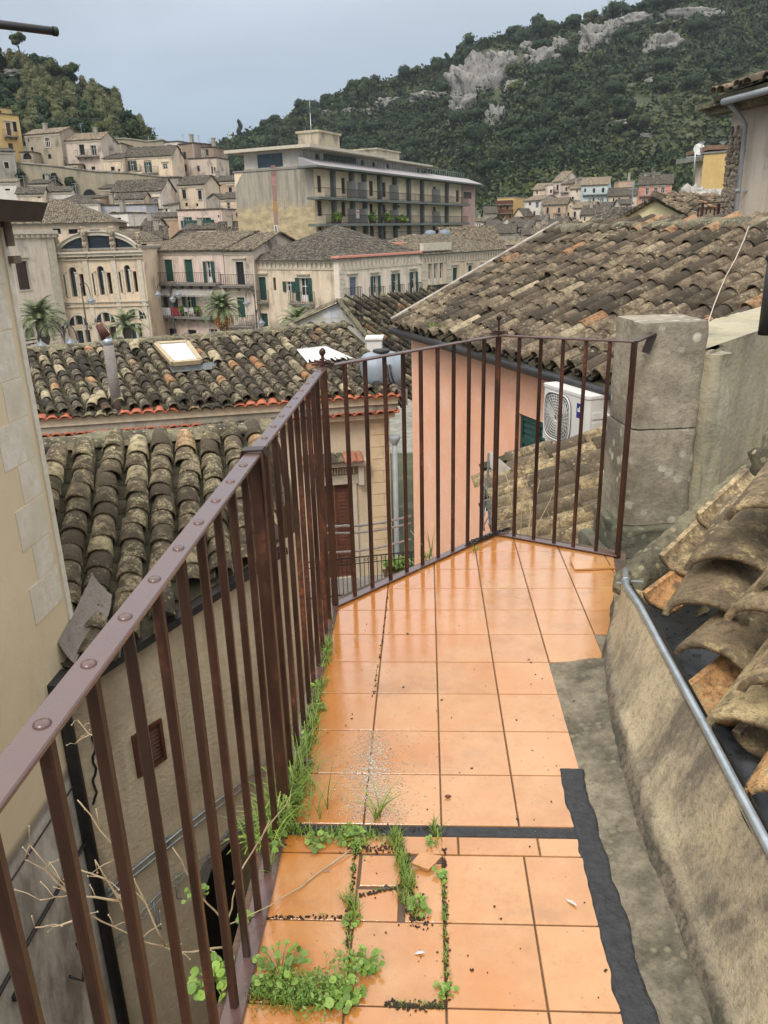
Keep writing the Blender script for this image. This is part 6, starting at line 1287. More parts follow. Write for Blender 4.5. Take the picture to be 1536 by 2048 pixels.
HB('hill_house', 'whitewashed lower wall house at the right of the lilac house', ZB, (485,825,129), (642,815,130), 1000, wall='white_wall', roof='flat', back=6, wins=[(540,862,575,902,'bt')])
HB('hill_house', 'orange-grey shed with a sagging tile roof beside the pinkish house', ZB, (560,930,120), (800,860,121), 1000, wall='orange', roof='shed', rise=1.2, rmat='roof_far_dark', back=5)
HB('hill_house', 'two-storey cream house with white windows against the apartment block', ZB, (1228,700,132), (1478,700,131), 1010, wall='warm', roof='gable', rise=1.6, back=7, wins=[(1302,740,1332,830,'wth'),(1433,745,1462,835,'wth'),(1312,890,1352,960,'bts'),(1441,898,1474,932,'V')], bals=[(1255,845,1478,{'out':.7,'step':.3})])
HB('ruined_house', 'grey gabled shed wall left of the two-storey cream house', ZB, (1105,700,134), (1228,695,133), 815, wall='greywall', roof='front', rise=1.0, back=6)
HB('hill_house', 'pinkish house with a long dark green balcony screen', ZB, (790,822,120), (1242,818,119), 1010, wall='pinkp', roof='flat', back=9, wins=[(885,893,925,985,'Ot'),(1078,897,1118,985,'Ot'),(1207,872,1222,895,'V')], bals=[(860,1003,1175,{'out':.9,'solid':True,'rail':1.05,'railm':M['green']})])
HB('hill_house', 'low house with a dark sagging roof right of the theatre', ZB, (400,1120,100), (690,1112,101), 1200, wall='warm', roof='gable', rise=2.4, rmat='roof_far_dark', back=9, wins=[(410,1165,480,1200,'V')])
HB('ruined_house', 'grey stone gable behind the pink balcony house roof', ZB, (700,1150,97), (985,1140,97), 1230, wall='greywall', roof='front', rise=2.0, back=7)
HB('hill_house', 'broad dark-roofed house at the foot of the apartment block', ZB, (1190,1095,104), (1500,1090,104), 1180, wall='orange', roof='gable', rise=2.9, rmat='roof_far_dark', back=10)
HB('hill_house', 'cream house with an air conditioner right behind the theatre', ZCc, (1050,392,99), (1250,388,99), 520, wall='cream', roof='flat', wins=[(1072,442,1165,482,'Vw')])
HB('hill_house', 'small white house at the left edge under the yellow one', ZA, (-70,962,133), (182,978,134), 1120, wall='white_wall', roof='shed', rise=1.2, back=6, rmat='roof_far_red', wins=[(60,1048,118,1070,'V')])
HB('hill_house', 'small cream house with a narrow dark door at the left', ZA, (190,1105,126), (505,1108,127), 1300, wall='cream', roof='gable', rise=1.7, back=7, wins=[(440,1134,478,1158,'V'),(526,1155,560,1255,'mt')])
HB('hill_house', 'white house with a brown tile roof below the retaining wall', ZA, (560,1078,131), (840,1082,132), 1200, wall='white_wall', roof='gable', rise=1.3, back=7)
HB('hill_house', 'wide white house with a grey hipped roof and brick patches', ZA, (600,1214,121), (1150,1216,122), 1400, wall='white_wall', roof='hip', rise=1.9, back=9, rmat='roof_far', wins=[(920,1270,1030,1290,'b')])
HB('ruined_house', 'grey rendered wall house under the yellow house', ZA, (-100,600,140), (170,612,142), 900, wall='greywall', roof='shed', rise=1.5, back=6, rmat='roof_far_dark')
HB('hill_house', 'narrow brown house wedged left of the shed wall under the orange one', ZB, (1066,655,140), (1108,655,140), 815, wall='brownp', roof='flat', wins=[(1078,700,1096,760,'V')])
HB('hill_house', 'cream lean-to with a small window right below the crumbling house', ZA, (760,760,146), (915,765,146), 850, wall='ruin', roof='shed', rise=.6, wins=[(765,768,790,800,'V'),(880,785,905,815,'V')])
HB('ruined_house', 'low broken stone building with a dark cave-like opening left of the ruined house', ZA, (232,600,146), (380,640,146), 745, wall='ruin', roof='flat', wins=[(270,625,370,700,'Va')])
HB('hill_house', 'grey stone terrace house climbing behind the tall blank grey wall', ZB, (735,330,157), (812,335,157), 500, wall='ruin', roof='flat', wins=[(745,375,756,430,'V'),(768,408,782,432,'V')])
HB('hill_house', 'pale house end with two windows just under the long cream house', ZB, (-10,600,138), (120,600,138), 760, wall='ruin', roof='shed', rise=1.6, wins=[(-5,690,12,738,'V')])
HB('hill_house', 'small whitewashed garden shed beside the shrubs under the tall blank wall', ZB, (650,775,131), (706,775,131), 850, wall='white_wall', roof='shed', rise=.8, wins=[(668,800,690,835,'V')])
HB('hill_house', 'cream house front with tiny windows between the theatre roof and the pinkish house', ZB, (425,1000,109), (560,990,109), 1100, wall='pale', roof='gable', rise=1.8, wins=[(450,1020,470,1050,'V'),(510,1018,530,1048,'V')])
HB('hill_house', 'pale low house with three dark windows left of the broad dark-roofed house', ZB, (860,1020,112), (1190,1015,112), 1110, wall='warm', roof='gable', rise=1.2, wins=[(900,1040,925,1075,'V'),(990,1040,1015,1075,'V'),(1090,1038,1115,1073,'V')])
HB('hill_house', 'grey ochre house filling the slope between the retaining wall and the white houses', ZA, (330,985,137), (560,990,137), 1130, wall='ruin', roof='gable', rise=1.2, wins=[(380,1020,400,1050,'V'),(470,1022,488,1052,'V')])
HB('hill_house', 'weathered house with small square windows below the arched recess', ZA, (860,1165,133), (1190,1160,133), 1300, wall='orange', roof='shed', rise=1.0, wins=[(900,1180,925,1210,'V'),(1020,1178,1045,1208,'V'),(1170,1150,1185,1200,'V')])
def retain(label, pts, yb, d, T, nich=()):
    e = empty('retaining_wall', PY(*T(*pts[0]), d)); tag(e, label, 'wall'); m = MB(); n = len(pts)
    tp = [PY(*T(x, y), d) for x, y in pts]; bt = [Vector((p.x, p.y, PY(*T(x, yb), d).z-4)) for p, (x, y) in zip(tp, pts)]
    for i in range(n-1): m.quad(bt[i], bt[i+1], tp[i+1], tp[i]); b = Vector((0,6,0)); m.quad(tp[i], tp[i+1], tp[i+1]+b, tp[i]+b)
    part(m, 'wall', plaster('retaining_'+str(len(label)), (.33,.28,.19), (.13,.12,.095), .75, None, .6), e)
    m = MB()
    for i in range(n-1): m.bar(tp[i]+Vector((0,-.05,.05)), tp[i+1]+Vector((0,-.05,.05)), .3, .2)
    part(m, 'coping', M['greywall'], e)
    for (x, y, rx, h) in nich:
        m = MB(); c = PY(*T(x, y), d-.05); s = PY(*T(x+rx, y), d-.05).x-c.x; hh = PY(*T(x, y-h), d-.05).z-c.z; m.face([(c.x+s*cos(t), d-.06, c.z+hh*sin(t)) for t in [pi*k/12 for k in range(13)]][::-1]); part(m, 'arched_niche', M['dark'], e)
        m = MB()
        for k in range(12):
            a, b = pi*k/12, pi*(k+1)/12; A = [(c.x+s*R_*cos(t), c.z+hh*R_*sin(t)) for t in (a, b) for R_ in (1.0, 1.15)]; m.raw([(p, d-.14, q) for p, q in A]+[(p, d-.02, q) for p, q in A], [(0,2,3,1),(1,3,7,5),(0,4,6,2)])
        part(m, 'arch_ring', M['mortar_grey'], e)
retain('tall ochre retaining wall with an arched recess across the left hillside', [(150,735),(600,775),(1140,845),(1300,850)], 1180, 143, ZA, [(1068,1160,82,105),(645,945,24,80)])
retain('grey retaining wall below the green shuttered house', [(0,425),(300,440),(620,478),(800,480)], 640, 142.5, ZB, [(650,520,22,25)])
retain('long grey parapet wall under the left wood', [(40,80),(330,95),(480,118),(650,100)], 210, 166, ZB)
# banner hung from the balcony
m = MB(); N = 12; vs = []
for i in range(N+1):
    t = i/N; sag = 1-(2*t-1)**2; 
    for j in (0, 1): x, y = ZB(300+145*t, 420+sag*(14 if j == 0 else 42)); p = PY(x, y, 147.0); vs.append(p)
m.raw(vs, [(2*i, 2*i+1, 2*i+3, 2*i+2) for i in range(N)]); tag(m.build('cloth_banner', plain('cream_cloth', (.62,.54,.34), .9)), 'sagging cream cloth hung under the green shuttered balcony', 'banner')
for (x, y, lab) in ((1074, 735, 'blue-grey water tank standing left on the palace roof terrace'), (1155, 732, 'blue-grey water tank standing right on the palace roof terrace')):
    m = MB(); c = PY(*Z2(x, y), 93); m.lathe([(.001,-.6),(.62,-.6),(.66,-.4),(.66,1.2),(.5,1.5),(.001,1.6)], 14, Matrix.Translation(c)); m.box(c.x-.7, c.y-.7, c.z-3.5, c.x+.7, c.y+.7, c.z-.6); tag(m.build('water_tank', [plain('tank_blue', (.16,.20,.25), .5)]), lab, 'water tank')
for (x, y, lab) in ((985, 708, 'white satellite dish left of the blue-grey tanks'), (1018, 716, 'smaller satellite dish next to the blue-grey tanks')):
    e = empty('satellite_dish', PY(*Z2(x, y+30), 92)); tag(e, lab, 'satellite dish'); c = PY(*Z2(x, y), 92); m = MB(); m.lathe([(.001,0),(.3,.05),(.62,.2),(.6,.22),(.28,.09),(.001,.04)], 14, Matrix.Translation(c)@Matrix.Rotation(radians(70), 4, 'X')); part(m, 'reflector', M['white'], e); m = MB(); m.bar(c, c-Vector((0,0,3)), .08); part(m, 'mount', M['galv'], e)
# ------------------------------------------------------------------ the village below the right-hand hill
vg = 'houses of the village under the wooded hill'
def VB(label, fl, fr, yb, T=ZF, name='village_house', **k): return Bld(name, label, 'house', T, fl, fr, yb, group=vg, **k)
VB('yellow house with two long brown balconies in the village', (248,345,228), (400,338,226), 540, wall='yellow', roof='flat', back=14, wins=[(270,410,285,450,'m'),(330,412,345,450,'m'),(355,490,370,530,'m'),(290,490,305,530,'m')], bals=[(238,402,392,{'out':1.2,'solid':True,'railm':M['brown']}),(238,482,392,{'out':1.2,'solid':True,'railm':M['brown']})])
VB('whitish pink two-storey house right of the yellow balconies', (490,362,224), (640,366,220), 530, wall='white_wall', roof='gable', rise=1.2, back=8, rmat='roof_far_red', wins=[(532,380,550,410,'V'),(594,378,620,430,'uw'),(570,462,590,522,'m')])
VB('small cream house with a brown tile roof at the top left of the village', (572,268,244), (702,262,242), 360, wall='cream', roof='gable', rise=1.7, back=8, rmat='roof_far_red', wins=[(598,275,614,306,'m'),(680,272,697,330,'m')])
VB('tall cream house, highest gable of the village', (752,192,240), (832,190,238), 380, wall='pale', roof='gable', rise=2.6, back=9, rmat='roof_far_red', wins=[(782,222,800,274,'Vt')], bals=[(765,285,805,{'out':.6,'step':.4})])
VB('narrow pale house attached left of the tall gable', (704,228,238), (752,226,238), 380, wall='pale', roof='flat', back=6, wins=[(722,268,744,300,'b')])
VB('pale house with a white side gable and small balcony', (832,214,238), (905,216,236), 380, wall='pinkp', roof='gable', rise=1.6, back=12, rmat='roof_far', wins=[(860,245,880,280,'m'),(886,240,902,265,'b')], bals=[(828,292,892,{'out':.7,'step':.4})])
VB('low cream house under a brown roof left of the light blue house', (905,262,234), (1003,254,233), 390, wall='pale', roof='gable', rise=1.5, back=8, rmat='roof_far_red', wins=[(916,332,938,376,'d'),(960,270,972,295,'d')])
VB('light blue house with a balcony across its upper floor', (1006,228,230), (1250,216,228), 405, wall='lightblue', roof='gable', rise=2.0, back=10, rmat='roof_far_red', wins=[(1033,258,1048,292,'Vt'),(1110,256,1130,296,'Vt'),(1192,252,1213,294,'Vt'),(1184,346,1203,396,'dt'),(1106,338,1126,380,'wt'),(1154,346,1166,360,'V')], bals=[(1020,312,1240,{'out':.8,'step':.35})])
VB('low cream row between the light blue and the coral house', (1252,322,226), (1510,316,224), 405, wall='warm', roof='gable', rise=2.0, back=7, rmat='roof_far_dark', wins=[(1337,342,1356,396,'mt'),(1441,335,1466,375,'mt'),(1290,345,1305,395,'d')])
VB('coral house with three white-hooded windows over a balcony', (425,902,200), (710,893,198), 1080, T=ZG, wall='coral', roof='gable', rise=2.1, back=8, rmat='roof_far_dark', wins=[(478,935,508,990,'dwth'),(552,930,584,986,'dwth'),(612,926,644,985,'dwth'),(448,1022,475,1050,'wt')], bals=[(425,998,700,{'out':.7,'step':.35})])
VB('grey rooftop block with a water tank on the coral house', (470,805,203), (610,806,203), 862, T=ZG, wall='greywall', roof='flat', back=4, ext=1, wins=[(520,815,545,840,'V')])
VB('tiny white house below the cream row', (1356,396,212), (1466,396,212), 470, wall='white_wall', roof='gable', rise=1.2, back=6, rmat='roof_far_dark', wins=[(1411,406,1428,432,'V')])
VB('long orange and cream house in the middle of the village', (656,404,214), (868,398,212), 565, wall='orange', roof='gable', rise=1.6, back=8, rmat='roof_far', wins=[(690,428,712,496,'Vt'),(795,430,814,476,'dt'),(790,526,808,558,'m')], bals=[(678,498,722,{'out':.7,'step':.4}),(785,484,822,{'out':.7,'step':.4})])
VB('cream gabled house right of the long orange one', (870,415,213), (962,412,212), 570, wall='cream', roof='front', rise=1.4, back=8, rmat='roof_far', wins=[(880,474,897,508,'d'),(905,415,915,430,'V')])
VB('cream house with a tall dark balcony door near the middle of the village', (935,432,208), (1102,428,206), 575, wall='pale', roof='gable', rise=1.4, back=8, rmat='roof_far_red', wins=[(938,466,956,516,'Vt'),(936,545,952,572,'m'),(962,545,975,575,'m')], bals=[(925,518,962,{'out':.7,'step':.4})])
VB('wide cream house with a dark roof at the right of the village', (1006,492,200), (1242,486,198), 600, wall='warm', roof='gable', rise=2.0, back=8, rmat='roof_far_dark', wins=[(1029,512,1043,550,'m'),(1155,470,1165,480,'V')])
VB('grey stone ruin above the coral house', (1345,210,250), (1490,175,250), 270, wall='orange', roof='flat', back=6)
VB('dark roofed house above the low cream row', (1100,430,218), (1350,425,218), 480, wall='greywall', roof='gable', rise=1.3, back=6, rmat='roof_far_dark')
VB('white strip house beside the apartment block end', (55,552,205), (120,552,205), 660, wall='white_wall', roof='gable', rise=.8, back=6, wins=[(62,575,72,620,'m'),(82,575,92,620,'m')])
VB('low white house at the bottom left of the village', (165,592,198), (272,588,198), 660, wall='white_wall', roof='gable', rise=1.0, back=7, rmat='roof_far_dark', wins=[(140,600,150,640,'V')])
VB('white gable-fronted house at the bottom left of the village', (282,582,203), (380,578,203), 640, wall='white_wall', roof='front', rise=1.5, back=7, wins=[(318,590,338,615,'V')])
VB('grey house with a broad dark roof in the lower village', (175,662,190), (402,658,189), 720, wall='greywall', roof='gable', rise=1.9, back=8, rmat='roof_far_dark', wins=[(190,680,205,700,'V'),(240,670,258,695,'m'),(285,660,300,690,'w')])
VB('cream house behind the lower dark roofs', (412,605,200), (560,600,199), 665, wall='pale', roof='gable', rise=1.6, back=8, rmat='roof_far_dark', wins=[(415,600,428,635,'m'),(445,598,455,630,'d'),(500,620,512,645,'V')])
VB('cream house with a dark doorway in the lower village', (482,678,186), (556,674,186), 760, wall='cream', roof='gable', rise=1.3, back=6, rmat='roof_far_dark', wins=[(492,710,516,755,'m')])
VB('small pink house with a red door at the bottom of the village', (565,664,184), (708,658,183), 745, wall='coral', roof='gable', rise=1.3, back=6, rmat='roof_far', wins=[(590,675,614,726,'bt'),(665,680,682,705,'b')])
VB('yellowish flat house above the small pink one', (616,588,194), (704,584,193), 640, wall='yellow', roof='flat', back=5, wins=[(632,600,648,620,'d')])
VB('grey white house at the bottom right of the village', (715,604,188), (862,600,187), 700, wall='white_wall', roof='gable', rise=1.6, back=8, rmat='roof_far_dark', wins=[(730,640,745,670,'V'),(770,635,785,660,'d')])
VB('cream gabled house below the yellow balconies', (398,500,215), (484,492,214), 570, wall='cream', roof='front', rise=1.6, back=8, rmat='roof_far_dark', wins=[(425,510,438,535,'d')])
VB('dark roofed shed at the edge of the wood left of the yellow balconies', (135,480,222), (245,478,222), 560, wall='greywall', roof='gable', rise=1.6, back=8, rmat='roof_far_dark')
VB('low house with a green mossy roof between the village and the apartment block', (45,720,150), (300,760,152), 800, wall='greywall', roof='gable', rise=1.2, back=10, rmat='roof_far')
VB('orange roofed low house at the bottom of the village', (330,770,158), (560,760,157), 860, wall='coral', roof='gable', rise=1.0, back=6, rmat='roof_far_red')
VB('dark tiled roof standing just behind the white verge of the brown roof', (1090,585,62), (1400,560,60), 640, wall='greywall', roof='gable', rise=1.0, back=4, rmat='roof_far_dark', ext=8)
for (a, b, y, yb, d, w_, rf, lb) in ((122,164,560,640,204,'greywall','gable','grey cottage between the white strip house and the low white one'),(278,330,640,690,197,'pale','gable','pale cottage under the white gable-fronted house'),(345,398,560,620,206,'cream','gable','cream cottage right of the white gable-fronted house'),(565,640,545,590,203,'pinkp','gable','pinkish house under the long orange one'),(705,760,560,600,200,'white_wall','flat','small white box house above the grey white one'),(770,850,560,600,201,'pale','gable','pale house with a low roof under the cream gabled one'),(60,130,640,690,192,'warm','gable','warm cream cottage at the bottom left corner of the village'),(430,480,650,700,192,'white_wall','gable','narrow white cottage left of the dark doorway'),(1110,1200,440,480,214,'white_wall','gable','white house in front of the dark roofed one'),(1220,1340,470,520,206,'pinkp','gable','pinkish house above the dark tiled roof'),(640,700,620,660,190,'white_wall','gable','white cottage right of the red door')):
    VB(lb, (a,y,d), (b,y-2,d-1), yb, wall=w_, roof=rf, rise=1.1, back=6, rmat='roof_far_dark', wins=[(a+(b-a)*.3-4,y+12,a+(b-a)*.3+5,y+38,'V')])
# isolated buildings on top of the hill
for k, (x, d, w_, h_, wl_m, lb) in enumerate(((1085,470,26,9,'pale','pale house on the hill crest beside the masts'),(1190,470,34,10,'greywall','low grey building on top of the rocky hill'),(1260,0,20,28,'cream','small stone chapel-like house set into the cliff'),(557,476,16,9,'warm','tiny cream house on the far left crest of the hill'))):
    if d == 0: d = 440; yb = 118
    else: yb = hor(x)-(gz_(x, d)-1.6)/d*1570+3
    Bld('hilltop_house', lb, 'house', ID, (x-w_/2, yb-h_, d), (x+w_/2, yb-h_, d), yb, back=6, wall=wl_m, roof='gable', rise=1.2, ext=4, rmat='roof_far_red', wins=[(x-3, yb-h_*.6, x+2, yb-h_*.25, 'V')])
# ------------------------------------------------------------------ buildings at the right edge, middle distance
Yg = Bld('lemon_gable_house', 'lemon yellow gabled house with a black window strip behind the brown roof', 'house', ZG, (165,1275,30), (985,1240,27), 1330, back=9, wall='lemon', roof='front', rise=.80, over=.15, rmat='roof_far', ext=7, wins=[(445,1221,675,1290,'V')])
e = Yg.e; m = MB(); u0, z0 = Yg.uz(378, 1212); u1, z1_ = Yg.uz(520, 1190); m.raw([(u0,-.02,z0),(u1,-.02,z1_),(u1,-.42,z1_-.14),(u0,-.42,z0-.14)], [(0,1,2,3),(3,2,1,0)]); m.build('awning', plain('cream_awning', (.6,.54,.36), .8), e)
n_b = set(bpy.data.objects)
Wg, Hg = Yg.W, Yg.h; Mg = Matrix.Translation((Yg.org.x, Yg.org.y, Yg.zb)) @ Matrix.Rotation(Yg.rz, 4, 'Z')
pol = [Mg@Vector(p) for p in ((Wg/2,-.2,Hg+.92),(Wg/2,9.2,Hg+.92),(Wg+.5,9.2,Hg-.12),(Wg+.5,-.2,Hg-.12))]
tile_roof('roof_tiles', pol, Mg.to_3x3()@Vector((-1,0,.80/(Wg/2))), M['tile_brown'], pitch=.30, expo=.36, L=.5, w=.26, h=.12, jit=2.0, parent=None, seg=6)
for o in [o for o in bpy.data.objects if o not in n_b]: o.parent = e; o.matrix_basis = Mg.inverted()
Rk = Bld('grey_house', 'tall grey rendered house with exposed stones and a grey downpipe at the upper right', 'house', ZG, (1240,206,14.0), (2300,-40,11.6), 1400, back=6, wall=plaster('grey_stucco', (.50,.435,.34), (.23,.205,.17), .75, (.58,.51,.41), 1.6, True, .35), roof='shed', rise=1.3, over=.12, zb=-4, cornice=False)
e = Rk.e; H = Rk.h; W = Rk.W
m = MB(); rs = random.Random(2)
for i in range(420):
    z = rs.uniform(H-2.9, H-.35); x = rs.uniform(.0, .36+.05*sin(z*4)); m.cur = rs.random(); m.blob((x, -.012, z), rs.uniform(.02,.055), .03, rs.uniform(.02,.05), 6, 4, .4, seed=i)
m.build('exposed_stones', stone('rubble_stone', (.36,.30,.22), (.12,.10,.08), None, 6, 1, .7), e)
n_b = set(bpy.data.objects); 
m = MB(); m.box(-.35,-.25,H-.12,W,-.004,H-.03); m.box(-.45,-.38,H-.028,W,-.004,H+.05); m.box(-.45,-.003,H-.028,-.004,6,H+.05); m.build('cornice', M['mortar'], e)
m = MB(); m.tube([(.40,-.46,H-.02),(W,-.46,H-.02)], .048, 10); m.build('gutter', M['grey_pvc'], e)
m = MB(); m.tube([(.47,-.40,H-.06),(.49,-.20,H-.22),(.50,-.10,H-.34),(.50,-.10,0)], .034, 12)
for z in (H-1.3, H-2.35): m.tube([(.50,-.10,z),(.50,-.10,z+.05)], .041, 12); m.bar((.50,-.10,z+.02),(.58,-.01,z+.02),.02)
m.build('downpipe', M['grey_pvc'], e)
Mk = Matrix.Translation((Rk.org.x, Rk.org.y, Rk.zb)) @ Matrix.Rotation(Rk.rz, 4, 'Z'); n_b = set(bpy.data.objects)
tile_roof('roof_tiles', [Mk@Vector(p) for p in ((.1,-.45,H+.12),(W,-.45,H+.12),(W,1.8,H+.75),(.1,1.8,H+.75))], Mk.to_3x3()@Vector((0,1,.28)), M['tile_brown'], pitch=.235, expo=.3, jit=1.6, parent=None, seg=8)
for o in [o for o in bpy.data.objects if o not in n_b]: o.parent = e; o.matrix_basis = Mk.inverted()
# rusty railing in front of it
rb = empty('balcony_rail', PY(*ZG(1040, 1250), 13.2)); tag(rb, 'small rusty railing standing at the ridge beside the grey house', 'railing'); d = 13.2
m = MB(); m.bar(PY(*ZG(935,1068), d), PY(*ZG(1165,1052), d-.2), .04, .02); m.bar(PY(*ZG(940,1105), d), PY(*ZG(1160,1098), d-.2), .02)
part(m, 'top_rail', M['rust'], rb)
for x in (935, 972, 1005, 1040, 1075, 1112): m = MB(); a = PY(*ZG(x+2, 1066 if x in (972, 1112) else 1104), d-.1); m.bar(a, Vector((a.x, a.y, a.z-1.6)), .022 if x not in (972,1112) else .035); part(m, 'baluster', M['rust'], rb)
YB = Bld('yellow_block', 'blank yellow rendered block with aerials and a tank on its terrace', 'building', ZG, (985,632,98), (1215,628,96), 1010, back=8, wall='yellow', roof='flat', ext=8)
e = YB.e; H = YB.h
YB2 = Bld('terrace_block', 'small pale block with a concrete terrace slab left of the yellow one', 'building', ZG, (905,706,102), (984,700,100), 1010, back=7, wall='cream', roof='flat', ext=8, rmat='conc')
m = MB(); m.box(-2.2,-1.2,YB2.h-.05,YB2.W,0,YB2.h+.5); m.build('terrace_slab', M['conc'], YB2.e)
m = MB(); c = PY(*ZG(972, 662), 102); m.lathe([(.001,-.9),(.55,-.9),(.6,-.75),(.6,.5),(.45,.7),(.001,.76)], 16, Matrix.Translation(c)); tag(m.build('roof_tank', plain('blue_grey_tank', (.2,.23,.27), .5)), 'blue-grey water tank on the terrace beside the yellow block', 'water tank')
sd2 = empty('satellite_dish', PY(*ZG(937, 640), 101)); tag(sd2, 'white satellite dish above the terrace of the yellow block', 'satellite dish'); c = PY(*ZG(937, 605), 101)
m = MB(); m.lathe([(.001,0),(.25,.04),(.5,.14),(.66,.26),(.62,.27),(.24,.08),(.001,.04)], 18, Matrix.Translation(c)@Matrix.Rotation(radians(75), 4, 'X')); part(m, 'reflector', M['white'], sd2)
m = MB(); m.bar(c, PY(*ZG(938, 700), 101), .06); part(m, 'mount', M['galv'], sd2)
mast = empty('aerial_mast', PY(*ZG(895, 940), 99)); tag(mast, 'tall thin mast with a side aerial left of the yellow block', 'aerial'); m = MB(); m.tube([PY(*ZG(912,560),99), PY(*ZG(893,940),99)], .1, 6); part(m, 'pole', M['galv'], mast); m = MB(); m.bar(PY(*ZG(830,668),99), PY(*ZG(985,655),99), .12); [m.bar(PY(*ZG(840+i*22,660-i),99), PY(*ZG(840+i*22,674-i),99), .06) for i in range(7)]; part(m, 'aerial', M['galv'], mast)
for (x, y, y2, lb) in ((967,530,640,'tv aerial with cross bars behind the white dish'),(1147,530,620,'tv aerial above the canopy of the yellow block')):
    m = MB(); m.bar(PY(*ZG(x,y),100), PY(*ZG(x,y2),100), .09); m.bar(PY(*ZG(x-28,y+8),100), PY(*ZG(x+28,y+4),100), .09); m.bar(PY(*ZG(x-18,y+18),100), PY(*ZG(x+18,y+18),100), .07); tag(m.build('aerial', M['galv']), lb, 'aerial')
m = MB(); a, b = PY(*ZG(972,600),100), PY(*ZG(1200,580),100); m.box(a.x, 98, a.z-.2, b.x, 106, b.z+.1); m.box(a.x+5, 100, a.z-3, b.x-.9, 104, a.z-.2); tag(m.build('roof_canopy', plain('rusty_canopy', (.22,.13,.08), .9, 0, .4, 1)), 'brown canopy on the roof of the yellow block', 'canopy')
m = MB(); rs = random.Random(11)
for i in range(60): x = rs.uniform(800, 1145); m.cur = rs.random(); p = PY(*ZG(x, 1005-(rs.uniform(0, 50) if x < 960 else rs.uniform(0, 15))), 36+rs.random()*3); m.blob(p, rs.uniform(.1,.35), rs.uniform(.1,.3), rs.uniform(.08,.25), 7, 5, .5, seed=i)
tag(m.build('roof_rubble', stone('white_rubble', (.5,.47,.42), (.2,.18,.15), None, 2, .8, .5)), 'heap of pale rubble on the ridge below the yellow block', 'rubble', kind='stuff')
# ------------------------------------------------------------------ woods
def foliage_mat(name, a, b, c_):
    t = NT(name); r = t.attr(); o = t.orand(); n = t.noise(.5, 4, .7); f = t.math('ADD', t.math('MULTIPLY', r, .45), t.math('MULTIPLY', n, .55))
    col = t.mix(t.ramp(f, .25, .75), a, b); col = t.mix(t.ramp(o, .55, 1.0, 0, .75), col, c_); t.fin(col, .85)
    t.b.inputs['Specular IOR Level'].default_value = .2
    return t.m
M['pine'] = foliage_mat('dark_pine_foliage', (.013,.026,.011), (.042,.066,.025), (.03,.048,.026))
M['olivef'] = foliage_mat('olive_foliage', (.03,.045,.018), (.08,.10,.038), (.06,.072,.035))
M['bright'] = foliage_mat('yellow_green_foliage', (.05,.07,.018), (.115,.135,.04), (.085,.09,.035))
M['bamboo'] = foliage_mat('pale_feathery_foliage', (.075,.085,.035), (.17,.165,.08), (.12,.12,.06))
M['bark'] = plain('pine_bark', (.07,.055,.04), .9, 0, .3, 3)
def crown_mesh(name, mat, seed, rx, rz, n, q, lobes=7, tall=False, flat=False):
    rs = random.Random(seed); mb = MB(); L = []
    for i in range(lobes):
        a = rs.uniform(0, 2*pi); 
        if tall: c = Vector((rs.gauss(0,.15)*rx, rs.gauss(0,.15)*rx, rz*(.15+1.7*i/lobes))); r = rx*(.75-.5*abs(i/lobes-.35))*rs.uniform(.8,1.1)
        else: c = Vector((cos(a)*rx*rs.uniform(.1,.62), sin(a)*rx*rs.uniform(.1,.62), rz*rs.uniform(.45,1.35) if not flat else rz*rs.uniform(.9,1.25))); r = rx*rs.uniform(.32,.56)
        L.append((c, r))
    for k, (c, r) in enumerate(L): mb.cur = .05; mb.blob(c, r*.82, r*.82, r*(.62 if not tall else 1.0), 8, 6, .3, seed=seed+k)  # inner blobs added to block light, their dark tone painting shade inside crowns
    for i in range(n):
        c, r = rs.choice(L); d = Vector((rs.gauss(0,1), rs.gauss(0,1), rs.gauss(.25,1))).normalized(); p = c+Vector((d.x, d.y, d.z*(.8 if not tall else 1.3)))*r*rs.uniform(.78,1.12)
        a = (d.cross(Vector((rs.gauss(0,1), rs.gauss(0,1), rs.gauss(0,1))))).normalized(); b = (a.cross(d)+d*rs.uniform(-.6,.6)).normalized(); s = q*rs.uniform(.5,1.25)
        mb.cur = rs.random(); mb.face([p-a*s, p-b*s*.6, p+a*s*.8, p+b*s*.7, p-a*s*.4+b*s*.5])
    return mb.mesh(name, mat)
def trunk_mesh(name, h, r, seed, limbs=3):
    rs = random.Random(seed); mb = MB(); pts = [Vector((.12*h*.2*sin(i*1.3+seed), .1*h*.2*cos(i*1.7+seed), h*i/5)) for i in range(6)]; pts[0] = Vector((0,0,-.6)); mb.tube(pts, [r*(1-.13*i) for i in range(6)], 6)
    for k in range(limbs): a = rs.uniform(0, 2*pi); p = pts[3+k % 3]; mb.tube([p, p+Vector((cos(a)*h*.12, sin(a)*h*.12, h*.12)), p+Vector((cos(a)*h*.26, sin(a)*h*.26, h*.2))], [r*.5, r*.35, r*.15], 5)
    return mb.mesh(name, M['bark'])
CR = {'pine': [crown_mesh('crown', M['pine'], 10+i, 4.6, 3.4, 620, .62, 9) for i in range(5)],
      'umbrella': [crown_mesh('crown', M['pine'], 30+i, 4.8, 2.6, 560, .58, 9, flat=True) for i in range(3)],
      'olive': [crown_mesh('crown', M['olivef'], 50+i, 3.6, 2.8, 520, .5, 8) for i in range(4)],
      'bright': [crown_mesh('crown', M['bright'], 70+i, 3.4, 3.0, 520, .5, 8) for i in range(3)],
      'bamboo': [crown_mesh('crown', M['bamboo'], 90+i, 2.7, 3.6, 900, .36, 9, tall=True) for i in range(3)],
      'cypress': [crown_mesh('crown', M['pine'], 110+i, 1.5, 4.0, 420, .4, 8, tall=True) for i in range(2)]}
TRK = [trunk_mesh('trunk', 4.2, .26, i) for i in range(3)]; TALL = trunk_mesh('trunk', 9.5, .3, 8, 5)
